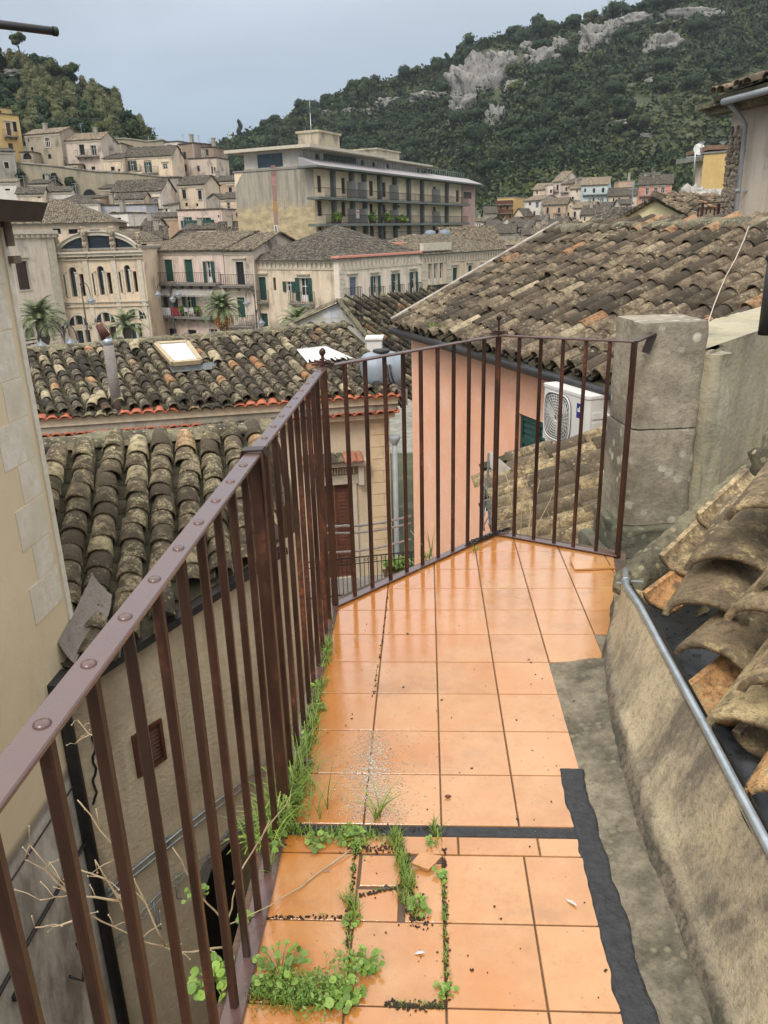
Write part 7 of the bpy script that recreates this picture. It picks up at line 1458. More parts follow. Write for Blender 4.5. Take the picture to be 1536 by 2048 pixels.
LB2 = {'pine': ('pine_tree', 'rounded dark green pine'), 'umbrella': ('umbrella_pine', 'flat-topped dark pine'), 'olive': ('olive_tree', 'greyish olive green tree'), 'bright': ('young_tree', 'bright yellow-green tree'), 'bamboo': ('feathery_tree', 'pale feathery green tree'), 'cypress': ('cypress_tree', 'narrow dark cypress')}
def tree(kind, p, s, where, group, rs, trunk=True, label=None, lift=0.0, tall=False, sz=None):
    nm, lb = LB2[kind]; e = empty(nm, p, rs.uniform(0, 6.28)); e.scale = (s, s, s*(sz or rs.uniform(.85, 1.15))); tag(e, label or lb+' '+where, 'tree', group)
    h = {'pine': .1, 'umbrella': .9, 'olive': .2, 'bright': .4, 'bamboo': .1, 'cypress': .1}[kind]+lift
    c = bpy.data.objects.new('crown', rs.choice(CR[kind])); COL.objects.link(c); c.parent = e; c.location = (0, 0, h)
    if trunk:
        t = bpy.data.objects.new('trunk', TALL if tall else rs.choice(TRK)); COL.objects.link(t); t.parent = e
        if tall: t.scale = (1, 1, (h+2.2)/9.5)
    return e
rs = random.Random(42)
CLIFFS = [(960,172,52,62,'tall pale limestone cliff, the largest on the hill'),(1000,128,30,36,'limestone crag on the hill just under the wooded brow'),(935,205,26,26,'lower left shoulder of the large limestone cliff'),(990,240,16,40,'thin limestone outcrop running down below the large cliff'),(1082,116,26,30,'leaning white limestone slab right of the large cliff'),(1190,80,28,32,'grey white cliff face left of the chapel-like house'),(1325,90,30,26,'broad white limestone face right of the chapel-like house'),(1225,60,14,24,'small white crag above the chapel-like house'),(868,184,40,12,'low white limestone band left of the large cliff'),(830,192,22,8,'short end of the low limestone band'),(778,200,24,16,'pale limestone outcrop in the middle of the crest'),(660,222,20,13,'pink tinted limestone outcrop on the left crest'),(700,214,14,10,'small grey outcrop right of the pink tinted one'),(1310,150,14,8,'small boulder in the wood below the white cliff'),(1260,236,30,10,'flat grey rocks lying in the scrub on the right slope'),(1290,262,10,7,'lone grey boulder in the scrub on the right slope'),(910,235,14,12,'broken grey rocks in the wood under the large cliff'),(1120,92,14,20,'slender crag between the leaning slab and the cliff face'),(1160,100,18,14,'low cliff step left of the grey white face'),(745,215,16,9,'pale ledge left of the middle outcrop'),(905,165,16,16,'pale stepped crag adjoining the large cliff on the left'),(1030,170,16,22,'right flank of the large limestone cliff'),(1385,30,50,16,'grey limestone ledge at the top right of the hill'),(1270,40,30,16,'grey limestone ledge at the top of the hill behind pines'),(1055,95,14,16,'small crag above the leaning slab'),(28,135,16,8,'grey rock showing in the wood on the left hill')]
CLIFFS = [(a, b+(12 if b > 100 else 5), c_, d_, e_2) for a, b, c_, d_, e_2 in CLIFFS]
rock = NT('pale_limestone'); n1 = rock.noise(.18, 8, .75); n2 = rock.noise(.7, 7, .75, sc=(1.3,1.3,.6)); n3 = rock.noise(3, 5, .7)
c = rock.mix(rock.ramp(n1, .35, .65), (.52,.49,.44), (.33,.32,.29)); c = rock.mix(rock.ramp(n2, .50, .64, 0, .9), c, (.085,.08,.07)); c = rock.mix(rock.ramp(n3, .55, .7, 0, .5), c, (.16,.16,.14)); c = rock.mix(rock.ramp(n1, .58, .66, 0, .5), c, (.4,.29,.2)); rock.bump(rock.math('ADD', n2, n3), 1.0, 1.2); rock.fin(c, .95)
def ground_depth(px, py):
    lo = 300 if px > 420 else 172; hi = 480 if px > 420 else 240
    best = None
    for i in range(61):
        d = lo+(hi-lo)*i/60; y = PY(px, py, d).z-gz_(px, d)
        if y <= 0: return d
    return hi
for k, (px, py, hw, hh, lb) in enumerate(CLIFFS):
    left = px < 400; d = ground_depth(px, py)-2; c = PY(px, py, d); sx_ = hw*d/1570*.95; sz_ = hh*d/1570*.72; m = MB(); n, mm = 40, 28; vs = []
    for i in range(mm+1):
        t = pi*i/mm
        for j in range(n):
            a = 2*pi*j/n; q = Vector((sin(t)*cos(a), sin(t)*sin(a), cos(t))); q2 = Vector((math.copysign(abs(q.x)**.7, q.x), q.y, math.copysign(abs(q.z)**.7, q.z)))
            f = 1+.55*noise.noise(Vector((q.x*2.6, q.y*2.6, q.z*2.2))+Vector((k*7, 0, 0)))+.28*noise.noise(Vector((q.x*8, q.y*8, q.z*6))+Vector((0, k*5, 0)))+.12*noise.noise(Vector((q.x*20, q.y*20, q.z*7)))
            vs.append(Vector((q2.x*sx_*f, q2.y*min(sx_, 7)*.75*f, q2.z*sz_*f)))
    m.raw(vs, [(i*n+j, (i+1)*n+j, (i+1)*n+(j+1) % n, i*n+(j+1) % n) for i in range(mm) for j in range(n)], True)
    o = m.build('limestone_cliff', rock.m); o.location = c; tag(o, lb, 'cliff', 'limestone cliffs on the hills')
def incliff(px, py, s=1.0):
    return any(abs(px-x)/(w*s) < 1 and (py-y)/(h*s) < .85 and (py-y)/(h*s) > -.9 for x, y, w, h, l in CLIFFS)
def village(px, py):
    if 940 < px < 1180: return py > lerp(px, [(940,440),(990,400),(1050,385),(1075,355),(1110,335),(1180,340)])
    if 1180 <= px < 1240: return py > 335
    if 1240 <= px < 1400: return py > 330
    return False
# right hill
cnt = 0; placed = []; tries = 0
while cnt < 292 and tries < 20000:
    tries += 1; px = rs.uniform(425, 1530); cr = lerp(px, CRR); t = rs.random()**.9 if cnt > 95 else rs.random()*.06
    d = 480-168*t; p = at(px, d); py = 465-.026*(px-768)-(p.z-1.6)/d*1570+5
    if village(px, py+10) or (cnt > 95 and (incliff(px, py+4, .55) or incliff(px, py-10, .6))) or py < -60: continue
    scrub = (1230 < px and 215 < py < 340) 
    if scrub and rs.random() < .72: continue
    if any((px-a)**2+((py-b)*1.4)**2 < 17**2 for a, b in placed) and cnt > 95: continue
    placed.append((px, py)); kind = rs.choices(['pine','umbrella','olive','bright','cypress'], [10, 3, 3, 1, .6])[0]
    s = rs.choice((.7, .85, 1.0, 1.15, 1.4))*rs.uniform(.9, 1.1)*(1.0 if px > 900 else .95)
    tree(kind, p, s, 'in the wood covering the right-hand hill', 'trees of the wood on the right-hand hill', rs, trunk=True); cnt += 1
# the rest of the wood and scrub as ground cover
def cover(name, lab, n, sampler, mats, q):
    mb = MB()
    for i in range(n):
        s_ = sampler()
        if s_ is None: continue
        p, sc, mi, h = s_; mb.m = mi; mb.cur = rs.random()
        for k in range(7):
            o = Vector((rs.gauss(0,.55)*sc, rs.gauss(0,.55)*sc, abs(rs.gauss(.3,.5))*h)); a = Vector((rs.gauss(0,1), rs.gauss(0,1), rs.gauss(0,.6))).normalized(); b = a.cross(Vector((rs.gauss(0,1), rs.gauss(0,1), rs.gauss(0,1)))).normalized(); s = q*rs.uniform(.5,1.2)
            pp = p+o; mb.face([pp-a*s, pp-b*s*.7, pp+a*s*.9, pp+b*s*.8])
    mb.m = 0; return tag(mb.build(name, mats), lab, kind='stuff')
def samp_r():
    px = rs.uniform(415, 1540); d = 484-(232 if px > 960 else 190)*rs.random() if rs.random() > .16 else rs.uniform(472, 486); p = at(px, d); py = 465-.026*(px-768)-(p.z-1.6)/d*1570
    if (d < 468 and incliff(px, py, .8)) or py > 452: return None
    if d < 300: return p, rs.uniform(.7, 1.5), rs.choice([1, 1, 2, 0]), rs.uniform(.4, 1.6)
    nn = noise.noise(Vector((px*.02, py*.03, 0))); scrub = (px > 1200 and 205 < py < 345)
    mi = 0 if nn > -.3 else 1
    if scrub: mi = rs.choice([1, 1, 2, 0])
    elif rs.random() < .04: mi = 2
    return p, rs.uniform(1.4, 2.8)*(.6 if scrub else 1), mi, rs.uniform(1.5, 5.0)*(.35 if scrub else 1)*(.6 if d > 462 else 1)
cover('woodland_scrub', 'dense undergrowth and smaller trees filling the wood on the right-hand hill', 19000, samp_r, [M['pine'], M['olivef'], M['bright']], .95)
# left hill
placed = []; cnt = 0; tries = 0
while cnt < 215 and tries < 9000:
    tries += 1; px = rs.uniform(-330, 322) if cnt > 140 else rs.uniform(-70, 322); t = rs.random()**.8; d = 240-52*t; p = at(px, d); py = 465-.026*(px-768)-(p.z-1.6)/d*1570
    if py < lerp(px, CRL)-4: continue
    if any((px-a)**2+((py-b)*1.3)**2 < 12**2 for a, b in placed): continue
    placed.append((px, py)); band = py > lerp(px, CRL)+35
    kind = rs.choices(['pine','olive','bamboo','bright','cypress'], [4, 2, 6 if band and px > 60 else .5, 1, .3])[0]
    s = rs.uniform(.55, .85)*(1.0 if kind != 'bamboo' else 1.1)
    tree(kind, p, s, 'in the wood above the houses on the left-hand hill', 'trees of the wood on the left-hand hill', rs, trunk=(kind != 'bamboo'))
    cnt += 1
def samp_l():
    px = rs.uniform(-420, 328); d = 242-58*rs.random(); p = at(px, d)
    return p, rs.uniform(.7, 1.5), rs.choice([0, 0, 1, 1, 2]), rs.uniform(.8, 2.4)
cover('left_woodland_scrub', 'dense undergrowth filling the wood above the left houses', 7600, samp_l, [M['pine'], M['olivef'], M['bamboo']], .45)
for (px, pyt, d, kind, s, lab) in ((100, 62, 226, 'olive', .62, 'slim bare-trunked pine standing tall on the left skyline'), (150, 112, 230, 'olive', .8, 'tall loose-crowned tree on the left skyline'), (185, 120, 232, 'olive', .8, 'tall loose-crowned tree at the right of the skyline group'), (20, 60, 222, 'pine', .8, 'big dark pine at the upper left corner'), (-10, 40, 225, 'pine', .8, 'dark pine cut by the left edge of the view'), (45, 78, 224, 'pine', .75, 'dark pine just left of the slim bare-trunked one'), (127, 100, 224, 'cypress', .9, 'dark narrow conifer between the skyline trees'), (298, 225, 196, 'cypress', .75, 'dark conifer at the right end of the left wood'), (282, 215, 198, 'pine', .55, 'dark pine near the right end of the left wood')):
    g0_ = at(px, d); top = PY(px, pyt, d); h = top.z-g0_.z; tallt = kind == 'olive'
    lift = max(0, h/s-{'olive': 5.2, 'pine': 7.0, 'cypress': 8.0}[kind]); tree(kind, g0_, s, '', None, rs, label=lab, lift=lift, tall=lift > 2, sz=1.0)
# shrubs growing out of the left retaining wall
for (x, y, r, lab) in ((225,890,55,'leafy shrub hanging at the left end of the retaining wall'),(550,920,36,'small round shrub growing from the retaining wall'),(640,905,26,'narrow shrub in the niche of the retaining wall'),(825,975,52,'ivy shrub hanging beside the arched recess')):
    m = MB(); p = PY(*ZA(x, y), 142.2); S = r/5.908*142/1570; 
    for i in range(260): d = Vector((rs.gauss(0,1),rs.gauss(0,1),rs.gauss(0,1))).normalized(); q = p+Vector((d.x*S, d.y*S*.6, d.z*S*1.1))*rs.uniform(.3,1.1); a = Vector((rs.gauss(0,1),rs.gauss(0,1),rs.gauss(0,1))).normalized()*.24; b = a.cross(d).normalized()*.18; m.cur = rs.random(); m.quad(q-a-b, q+a-b, q+a+b, q-a+b)
    tag(m.build('wall_shrub', M['pine']), lab, 'shrub')
# masts on the crest
for k, (x, y0, y1, lab) in enumerate(((1232,-12,18,'tallest thin mast on the hill crest'),(1243,-6,18,'second mast on the hill crest, right of the tallest'),(1204,10,30,'short mast on the hill crest left of the tall ones'),(1216,-2,24,'middle mast on the hill crest'))):
    m = MB(); m.bar(PY(x,y0,470), PY(x,y1+14,470), .35); tag(m.build('radio_mast', M['galv']), lab, 'mast')
m = MB(); a = PY(1415,385,205); 
# ------------------------------------------------------------------ palms
pf = NT('palm_frond'); pf.fin(pf.mix(pf.ramp(pf.attr(), 0, 1), (.07,.105,.035), (.17,.20,.09)), .6); M['frond'] = pf.m
M['palmtrunk'] = stone('palm_trunk', (.14,.105,.075), (.05,.04,.03), None, 8, 1.0, .8)
def palm(label, T, cx, cy, rad, d, nf=46, fruit=False, trunk_r=.28, seed=0):
    r_ = random.Random(seed); c = PY(*T(cx, cy), d); R_ = rad; e = empty('palm_tree', (c.x, c.y, -11.0)); tag(e, label, 'palm tree', 'palm trees on the square'); H = c.z+11.0
    m = MB(); n = 16; m.tube([(0, 0, -.2+(H+.1)*i/n) for i in range(n+1)], [trunk_r*(1.15 if i % 2 else .95)*(1.25 if i > n-4 else 1) for i in range(n+1)], 10); m.build('trunk', M['palmtrunk'], e)
    for i in range(nf):
        a = 2.39996*i+r_.uniform(-.2,.2); el = radians(84-92*(i/nf)+r_.uniform(-8,8)); L = R_*r_.uniform(.9,1.12); m = MB(); pts = []; p = Vector((0,0,H)); ang = el
        for k in range(9):
            pts.append(p.copy()); p = p+Vector((cos(a)*cos(ang), sin(a)*cos(ang), sin(ang)))*(L/8); ang -= radians(5+4*r_.random()+k*1.5)
        m.cur = r_.random(); m.tube(pts, [.035*(1-.1*k) for k in range(9)], 4)
        for k in range(0, 33):
            t = k/32*7.9; q = pts[int(t)].lerp(pts[min(8, int(t)+1)], t-int(t)); dr = (pts[min(8, int(t)+1)]-pts[int(t)]).normalized(); sd = dr.cross(Vector((0,0,1))).normalized(); ll = R_*.24*sin(pi*min(1, (k+3)/36))**.6
            for s in (-1, 1):
                tip = q+(sd*s*.8+dr*.65+Vector((0,0,-.25+.2*r_.random())))*ll; w = dr*.035; m.cur = r_.random(); m.face([q-w, q+w, tip])
        m.build('frond', M['frond'], e)
    if fruit:
        for k in range(5):
            a = 2*pi*k/5; m = MB(); p = Vector((cos(a)*.45, sin(a)*.45, H-.7)); m.tube([Vector((0,0,H-.1)), Vector((cos(a)*.35, sin(a)*.35, H-.1)), p], .04, 5)
            for j in range(60): m.blob(p+Vector((r_.gauss(0,.16), r_.gauss(0,.16), r_.gauss(-.25,.28))), .05, .05, .06, 5, 3)
            m.build('fruit_cluster', plain('orange_dates', (.55,.22,.03), .6), e)
    return e
palm('large palm with drooping fronds left of the theatre', ZCc, 315, 1330, 2.35, 60, 54, seed=1, trunk_r=.34)
palm('small upright palm in front of the theatre arches', ZCc, 1190, 1395, 1.9, 62, 22, seed=2, trunk_r=.26)
palm('palm with orange fruit clusters before the pink balcony house', ZD, 872, 1010, 2.1, 67, 46, True, seed=3)
palm('palm with thin spreading fronds in front of the corner palace', Z2, 325, 1175, 2.05, 64, 34, seed=4)
# ------------------------------------------------------------------ street lamps
def lamp(label, T, x, ytop, d, arms, zb=-11.0):
    """arms: list of (x, y) of the lamp heads"""
    c = PY(*T(x, ytop), d); e = empty('street_lamp', (c.x, c.y, zb)); tag(e, label, 'street lamp', 'street lamps on the square'); h = c.z-zb
    m = MB(); m.tube([(0,0,0),(0,0,h*.5),(0,0,h)], [.09,.07,.045], 8); m.lathe([(.16,0),(.16,.5),(.1,.7),(.09,.72)], 10); m.blob((0,0,h), .07, .07, .1, 8, 5); m.build('pole', M['dark_metal'], e)
    for (ax_, ay_) in arms:
        p = PY(*T(ax_, ay_), d)-Vector((c.x, c.y, zb)); m = MB(); hz_ = max(p.z+.9, h-.6); s = 1 if p.x > 0 else -1; N = 10; pts = [(0,0,h-1.0)]
        for k in range(N+1): t = k/N; pts.append((p.x*(.5-.5*cos(pi*t)), 0, (h-1.0)*(1-t)+p.z*t+(1.0)*sin(pi*t)))
        m.tube(pts, .032, 6); m.build('arm', M['dark_metal'], e)
        m = MB(); Mt = Matrix.Translation(p); m.lathe([(.04,.05),(.06,-.1),(.1,-.16),(.34,-.34),(.35,-.38),(.30,-.38)], 12, Mt); hd = m.build('lamp_shade', plain('grey_lamp_metal', (.18,.2,.22), .4, .3), e)
        m = MB(); m.lathe([(.28,-.385),(.2,-.55),(.09,-.66),(.001,-.68)], 12, Mt); m.build('globe', plain('lamp_glass', (.5,.52,.53), .2), hd)
lamp('tall single-arm street lamp before the theatre windows', ZCc, 722, 965, 60, [(825,1085)])
lamp('low street lamp with three curved arms at the left of the roofs', ZCc, 535, 1405, 46, [(312,1530),(612,1500),(690,1545)])
lamp('street lamp with clustered lanterns before the pink balcony house', ZD, 285, 775, 70, [(140,800),(370,800),(310,850)])
lamp('street lamp with a lantern hanging left before the grey house', ZD, 1240, 800, 70, [(1150,900)])
lamp('lamp post with a short arm beside the corner palace', ZD, 1262, 1030, 66, [(1320,1120)])
# car between the buildings
cr_ = empty('parked_car', PY(*ZD(152, 1345), 73)); cr_.location.z = -10.95; tag(cr_, 'small pale blue and white car seen end-on between the theatre and the pink house', 'car')
m = MB(); m.prism([(-.75,-1.9),(-.55,-2.05),(.55,-2.05),(.75,-1.9),(.75,1.9),(-.75,1.9)], .28, .85); m.raw([(-.72,-1.1,.85),(.72,-1.1,.85),(.72,1.8,.85),(-.72,1.8,.85),(-.58,-.5,1.42),(.58,-.5,1.42),(.58,1.4,1.42),(-.58,1.4,1.42)], [(4,5,6,7),(1,2,6,5),(2,3,7,6),(3,0,4,7)]); m.build('body', plain('pale_blue_paint', (.25,.32,.42), .25), cr_)
m = MB(); m.quad((-.66,-1.08,.87),(.66,-1.08,.87),(.55,-.53,1.39),(-.55,-.53,1.39)); m.build('windscreen', M['glass'], cr_)
for sx_ in (-1, 1):
    for yy in (-1.3, 1.25): m = MB(); m.tube([(sx_*.62,yy,.3),(sx_*.78,yy,.3)], .3, 12); m.build('wheel', M['iron'], cr_)
    m = MB(); m.blob((sx_*.55,-2.0,.62), .13, .05, .08, 8, 5); m.build('headlight', M['white'], cr_)
# fill-in buildings' base: street side block so nothing floats behind the roofs
# ------------------------------------------------------------------ weeds on the terrace
rs = random.Random(77)
M['grass'] = NT('grass_blade'); t = M['grass']; t.fin(t.mix(t.ramp(t.attr(), 0, 1), (.09,.16,.02), (.27,.36,.06)), .5); M['grass'] = t.m
M['straw'] = plain('dry_straw', (.42,.32,.19), .8, 0, .2, 30)
def blade(m, p, L, w, a, lean=.5, seg=5, curl=1.2):
    d = Vector((cos(a), sin(a), 0)); sd = Vector((-sin(a), cos(a), 0)); ang = radians(88)-lean*rs.uniform(.2,.6); q = Vector(p); row = []
    for k in range(seg+1):
        ww = w*(1-(k/seg)**1.5)*.5+.0002; row.append((q-sd*ww, q+sd*ww)); q = q+(d*cos(ang)+Vector((0,0,1))*sin(ang))*(L/seg); ang -= curl*rs.uniform(.6,1.2)/seg
    m.cur = rs.random(); vs = [v for r_ in row for v in r_]; m.raw(vs, [(2*i, 2*i+1, 2*i+3, 2*i+2) for i in range(seg)], True)
def tuft(m, c, n, L, w, spread=.01, curl=1.0, lean=.6):
    for i in range(n): a = rs.uniform(0, 2*pi); blade(m, (c[0]+rs.gauss(0,spread), c[1]+rs.gauss(0,spread), .0), L*rs.uniform(.5,1.15), w, a, lean, 5, curl)
def round_leaf(m, c, n, r, up):
    up = Vector(up).normalized(); u = up.cross(Vector((rs.gauss(0,1), rs.gauss(0,1), .1))).normalized(); v = up.cross(u); N = 11; pts = []
    for k in range(N): a = 2*pi*k/N; rr = r*(1-.35*(1 if k == 0 else 0))*(1+.05*sin(3*a)); pts.append(Vector(c)+u*cos(a)*rr+v*sin(a)*rr*.9+up*(.12*r*cos(2*a)))
    m.cur = rs.random(); b = len(m.v); m.raw([Vector(c)-up*.10*r]+pts, [(0, 1+k, 1+(k+1) % N) for k in range(N)], True)
def leafy(label, c, R_, n, lr=.013, h=.05, name='weed_plant'):
    e = empty(name, (c[0], c[1], .004)); tag(e, label, 'weed'); ms = MB(); ml = MB()
    for i in range(n):
        a = rs.uniform(0, 2*pi); r = R_*sqrt(rs.random()); hh = h*rs.uniform(.3,1.1); p0 = Vector((cos(a)*r*.25, sin(a)*r*.25, 0)); p2 = Vector((cos(a)*r, sin(a)*r, hh)); p1 = (p0+p2)/2+Vector((0,0,hh*.35)); ms.cur = .4; ms.tube([p0, p1, p2], .0011, 4, smooth=False)
        round_leaf(ml, p2, 1, lr*rs.uniform(.55,1.25), (rs.gauss(0,.35), rs.gauss(-.25,.35), 1))
    ms.build('stem', M['grass'], e); ml.build('leaf', M['leaf'], e); return e
LF = [((560,1950),.085,44,.0135,.06,'large clump of round-leaved weeds at the near left corner of the tiles'),((690,2000),.05,34,.014,.05,'round-leaved weeds spilling over the near joint beside the large clump'),((730,1945),.045,26,.012,.05,'small round-leaved weed between the two nearest wet tiles'),((430,1970),.06,30,.016,.05,'round-leaved weed growing through the railing foot, nearest the viewer'),((395,1800),.04,12,.012,.05,'sparse round-leaved weed outside the railing, halfway up the near bars'),((700,1680),.055,46,.011,.035,'round-leaved weeds covering the near end of the joint strip'),((640,1690),.045,26,.011,.03,'round-leaved weed at the left of the joint strip'),((585,1600),.05,40,.011,.06,'leafy clump at the foot of the thick post'),((610,1480),.03,22,.009,.035,'round-leaved weed beside the rail base above the snail'),((632,1380),.03,22,.008,.04,'small leafy weed at the rail base, middle distance'),((540,1690),.05,26,.012,.06,'leafy weed outside the railing behind the thick post'),((705,1850),.03,16,.009,.02,'small dark green weed at the crossing of the wet tiles'),((840,1820),.035,20,.011,.03,'grey-green leafy weed with bare soil round it, on the broken tile'),((880,1760),.03,10,.010,.03,'leafy stem crossing the right joint by the broken tile'),((890,1985),.03,20,.008,.02,'small leafy weed at the lowest end of the right joint'),((862,1690),.02,12,.007,.02,'tiny weed beside the tuft at the end of the dark joint'),((490,1850),.03,12,.012,.05,'few round leaves just outside the middle of the near bars')]
for (p, R_, n, lr, h, lb) in LF: g_ = G(*p); leafy(lb, (g_.x, g_.y), R_*(.8 if n > 40 else .9), int(n*1.1), lr*.72*(.85 if n > 40 else 1), h*.6)
gm2 = MB()
def line(a, b, n, L, w, nb=4, sp=.006, **k):
    a, b = G(*a), G(*b)
    for i in range(n): t = rs.random(); p = a.lerp(b, t); tuft(gm2, (p.x, p.y), rs.randint(1, nb), L*rs.uniform(.5,1.2), w, sp, **k)
line((668,1235),(650,1300),30,.045,.0028,5,.006,lean=.6); line((655,1290),(646,1345),60,.07,.003,7,.010,lean=.9); line((644,1360),(625,1440),80,.05,.0032,6,.012,lean=.9); line((625,1440),(600,1540),80,.08,.0034,6,.016,lean=1.0); line((600,1540),(565,1650),110,.12,.0040,7,.024,lean=1.1)
line((575,1600),(520,1700),60,.13,.005,6,.02,lean=.9,curl=1.6); line((560,1690),(535,1760),24,.05,.003,4,.006)
line((560,1665),(700,1675),60,.03,.0026,6,.010); line((790,1670),(820,1790),140,.042,.0024,7,.008,lean=.5); line((800,1790),(835,1835),40,.035,.0024,6,.008); line((700,1660),(790,1690),50,.03,.0022,6,.008); line((868,1650),(880,1700),28,.04,.0024,6,.006)
line((712,1700),(702,1800),40,.022,.002,5,.004); line((690,1800),(712,1830),30,.045,.0028,5,.008); line((888,1760),(893,1960),110,.018,.0018,6,.003); line((640,1830),(720,1840),20,.012,.0016,5,.003); line((720,1790),(800,1775),50,.010,.0016,6,.003)
line((775,2010),(890,2015),90,.012,.0016,6,.004); line((700,1840),(696,1900),30,.02,.002,5,.004); line((500,1990),(620,2010),130,.025,.0026,6,.018,lean=.5); line((840,1130),(868,1105),20,.07,.0035,5,.01); line((940,1105),(955,1100),8,.05,.003,5,.006); line((895,1140),(960,1140),10,.02,.0018,4,.006)
line((745,1285),(775,1195),30,.008,.0014,3,.002); line((748,1380),(765,1290),30,.008,.0014,3,.002); line((1010,1130),(1090,1150),2,.02,.001,2,.004)
def longb(px, a, L, w=.004, curl=1.3, lean=.5): p = G(*px); blade(gm2, (p.x, p.y, .003), L, w, a, lean, 8, curl)
for px in ((755,1640),(750,1645),(760,1635)): 
    for a in (0.3, 1.0, 2.2, 3.3, 5.2): longb(px, a+rs.uniform(-.3,.3), rs.uniform(.10,.16), .0045)
for a in (.2, 1.2, 2.8): longb((655,1620), a, .15, .0042, .6); longb((640,1640), a+.4, .12, .004, .8)
for a in (1.2, 2.0, .4, 2.9, 4): longb((862,1112), a, .16, .005, .5, .4)
o = gm2.build('joint_grass', M['grass']); tag(o, 'grass blades growing in the tile joints and along the foot of the railing', kind='stuff')
# thyme-like creeping weed
m = MB(); p0 = G(600, 1985)
for i in range(420):
    a = rs.uniform(0, 2*pi); r = .085*sqrt(rs.random()); c = Vector((p0.x+cos(a)*r*1.3, p0.y+sin(a)*r*.45, .002)); h = rs.uniform(.015,.04)
    for k in range(6): q = c+Vector((rs.gauss(0,.002), rs.gauss(0,.002), h*k/6)); a2 = rs.uniform(0,6.28); u = Vector((cos(a2), sin(a2), .5))*.005; v = Vector((-sin(a2), cos(a2), 0))*.002; m.cur = rs.random()*.6; m.quad(q, q+u*.5+v, q+u, q+u*.5-v)

for (x, y, n9, rr9) in ((560,1640,260,.06),(600,1560,120,.03),(640,1420,90,.02),(655,1310,60,.015),(720,1690,90,.035),(700,1940,160,.04),(640,2000,200,.05)):
    c9 = G(x, y)
    for i in range(n9): q = Vector((c9.x+rs.gauss(0,rr9*.6), c9.y+rs.gauss(0,rr9*.6), rs.uniform(.003,.03))); a9 = Vector((rs.gauss(0,1), rs.gauss(0,1), rs.gauss(0,.5))).normalized()*rs.uniform(.003,.008); b9 = a9.cross(Vector((rs.gauss(0,.4), rs.gauss(0,.4), 1))).normalized()*rs.uniform(.002,.005); m.cur = rs.random(); m.face([q-a9, q-b9, q+a9, q+b9])
tag(m.build('creeping_weed', M['leaf']), 'small ragged leaves of creeping weed along the left side and near joints', 'weed', kind='stuff')
# moss and soil in joints, gravel, specks
def specks(name, lab, pts, mat, rmin, rmax, flat=.6):
    m = MB()
    for (x, y) in pts: r = rs.uniform(rmin, rmax); m.cur = rs.random(); m.blob((x, y, .005+r*flat*.4), r, r*rs.uniform(.6,1.2), r*flat, 5, 3, .4, seed=rs.random()*9)
    return tag(m.build(name, mat), lab, kind='stuff')
soil = plain('dark_soil', (.035,.022,.014), .95, 0, .4, 60)
pts = []
def sl_(a, b, n, s):
    a, b = G(*a), G(*b)
    for i in range(n): p = a.lerp(b, rs.random()); pts.append((p.x+rs.gauss(0,s), p.y+rs.gauss(0,s)))
for q in (((700,1700),(800,1700),120,.008),((800,1700),(840,1840),150,.010),((712,1690),(700,1840),120,.004),((888,1700),(895,2010),200,.003),((775,2012),(890,2016),200,.005),((720,1795),(800,1775),90,.003),((530,1838),(700,1838),100,.003),((745,1400),(765,1280),40,.002),((775,1195),(765,1290),40,.002),((560,1660),(880,1660),160,.006),((700,1840),(696,1900),60,.003),((650,1300),(600,1500),120,.005),((600,1520),(560,1700),220,.008),((850,1850),(820,1830),60,.012),((480,1990),(700,2010),200,.012)): sl_(*q)
specks('joint_soil', 'crumbs of dark soil in the joints of the terrace tiles', pts, soil, .0012, .0038)
gravel = NT('pale_grit'); gravel.fin(gravel.mix(gravel.attr(), (.40,.35,.28), (.74,.68,.58)), .9)
pts = []
for i in range(2600):
    t = rs.betavariate(1.6, 1.5); p = G(746+rs.gauss(0, 14+26*t), 1462+t*180); pts.append((p.x, p.y))
for i in range(500): p = G(rs.gauss(745, 70), rs.uniform(1460,1650)); pts.append((p.x, p.y))
specks('grit', 'pale grit washed into a patch on the middle of the terrace tiles', pts, gravel.m, .0008, .0024)
pts = []
for i in range(90): p = G(rs.uniform(620,1230), rs.uniform(1130,2040)); pts.append((p.x, p.y)) if p.x < .44 else None
for (x, y) in ((1033,1443),(1057,1322),(1062,1328),(943,1540),(883,1403),(703,1440),(660,1285),(815,1270),(806,1377),(1064,1504),(1035,1642),(943,1945),(1000,1842),(1147,1405)): p = G(x, y); pts += [(p.x, p.y), (p.x+.003, p.y+.002), (p.x-.002, p.y+.003)]
specks('dirt_specks', 'scattered dark crumbs on the wet tiles', pts, soil, .0012, .0032)
pts = [(rs.uniform(-.4,.42), rs.uniform(.9,3.4)) for i in range(420)]
specks('pale_specks', 'tiny pale crumbs scattered over the tiles', pts, gravel.m, .0005, .0012)
# broken tile piece leaning on the tiles
m = MB(); c = [G(848,1706), G(893,1712), G(862,1742), G(820,1732)]; c = [G(840,1707,.03), G(884,1714,.02), G(857,1741,.012), G(822,1728,.016)]; n = Vector((.1,-.15,1)).normalized()*.009
m.raw([p-n*.5 for p in c]+[p+n*.5 for p in c], [(3,2,1,0),(4,5,6,7),(0,1,5,4),(1,2,6,5),(2,3,7,6),(3,0,4,7)])
tag(m.build('broken_tile', M['floor']), 'broken corner of an orange tile lying tilted in the weeds', 'tile fragment')
m = MB(); a = [Vector((.58,3.655,.022)), Vector((.86,3.585,.020)), Vector((.66,3.48,.014))]; a = [G(1138,1112,.03), G(1232,1135,.016), G(1150,1138,.016)]; n = Vector((0,0,.009)); m.raw([p-n for p in a]+a, [(2,1,0),(3,4,5),(0,1,4,3),(1,2,5,4),(2,0,3,5)])
tag(m.build('loose_tile', M['floor']), 'lifted triangular orange tile at the foot of the far right railing', 'tile fragment')
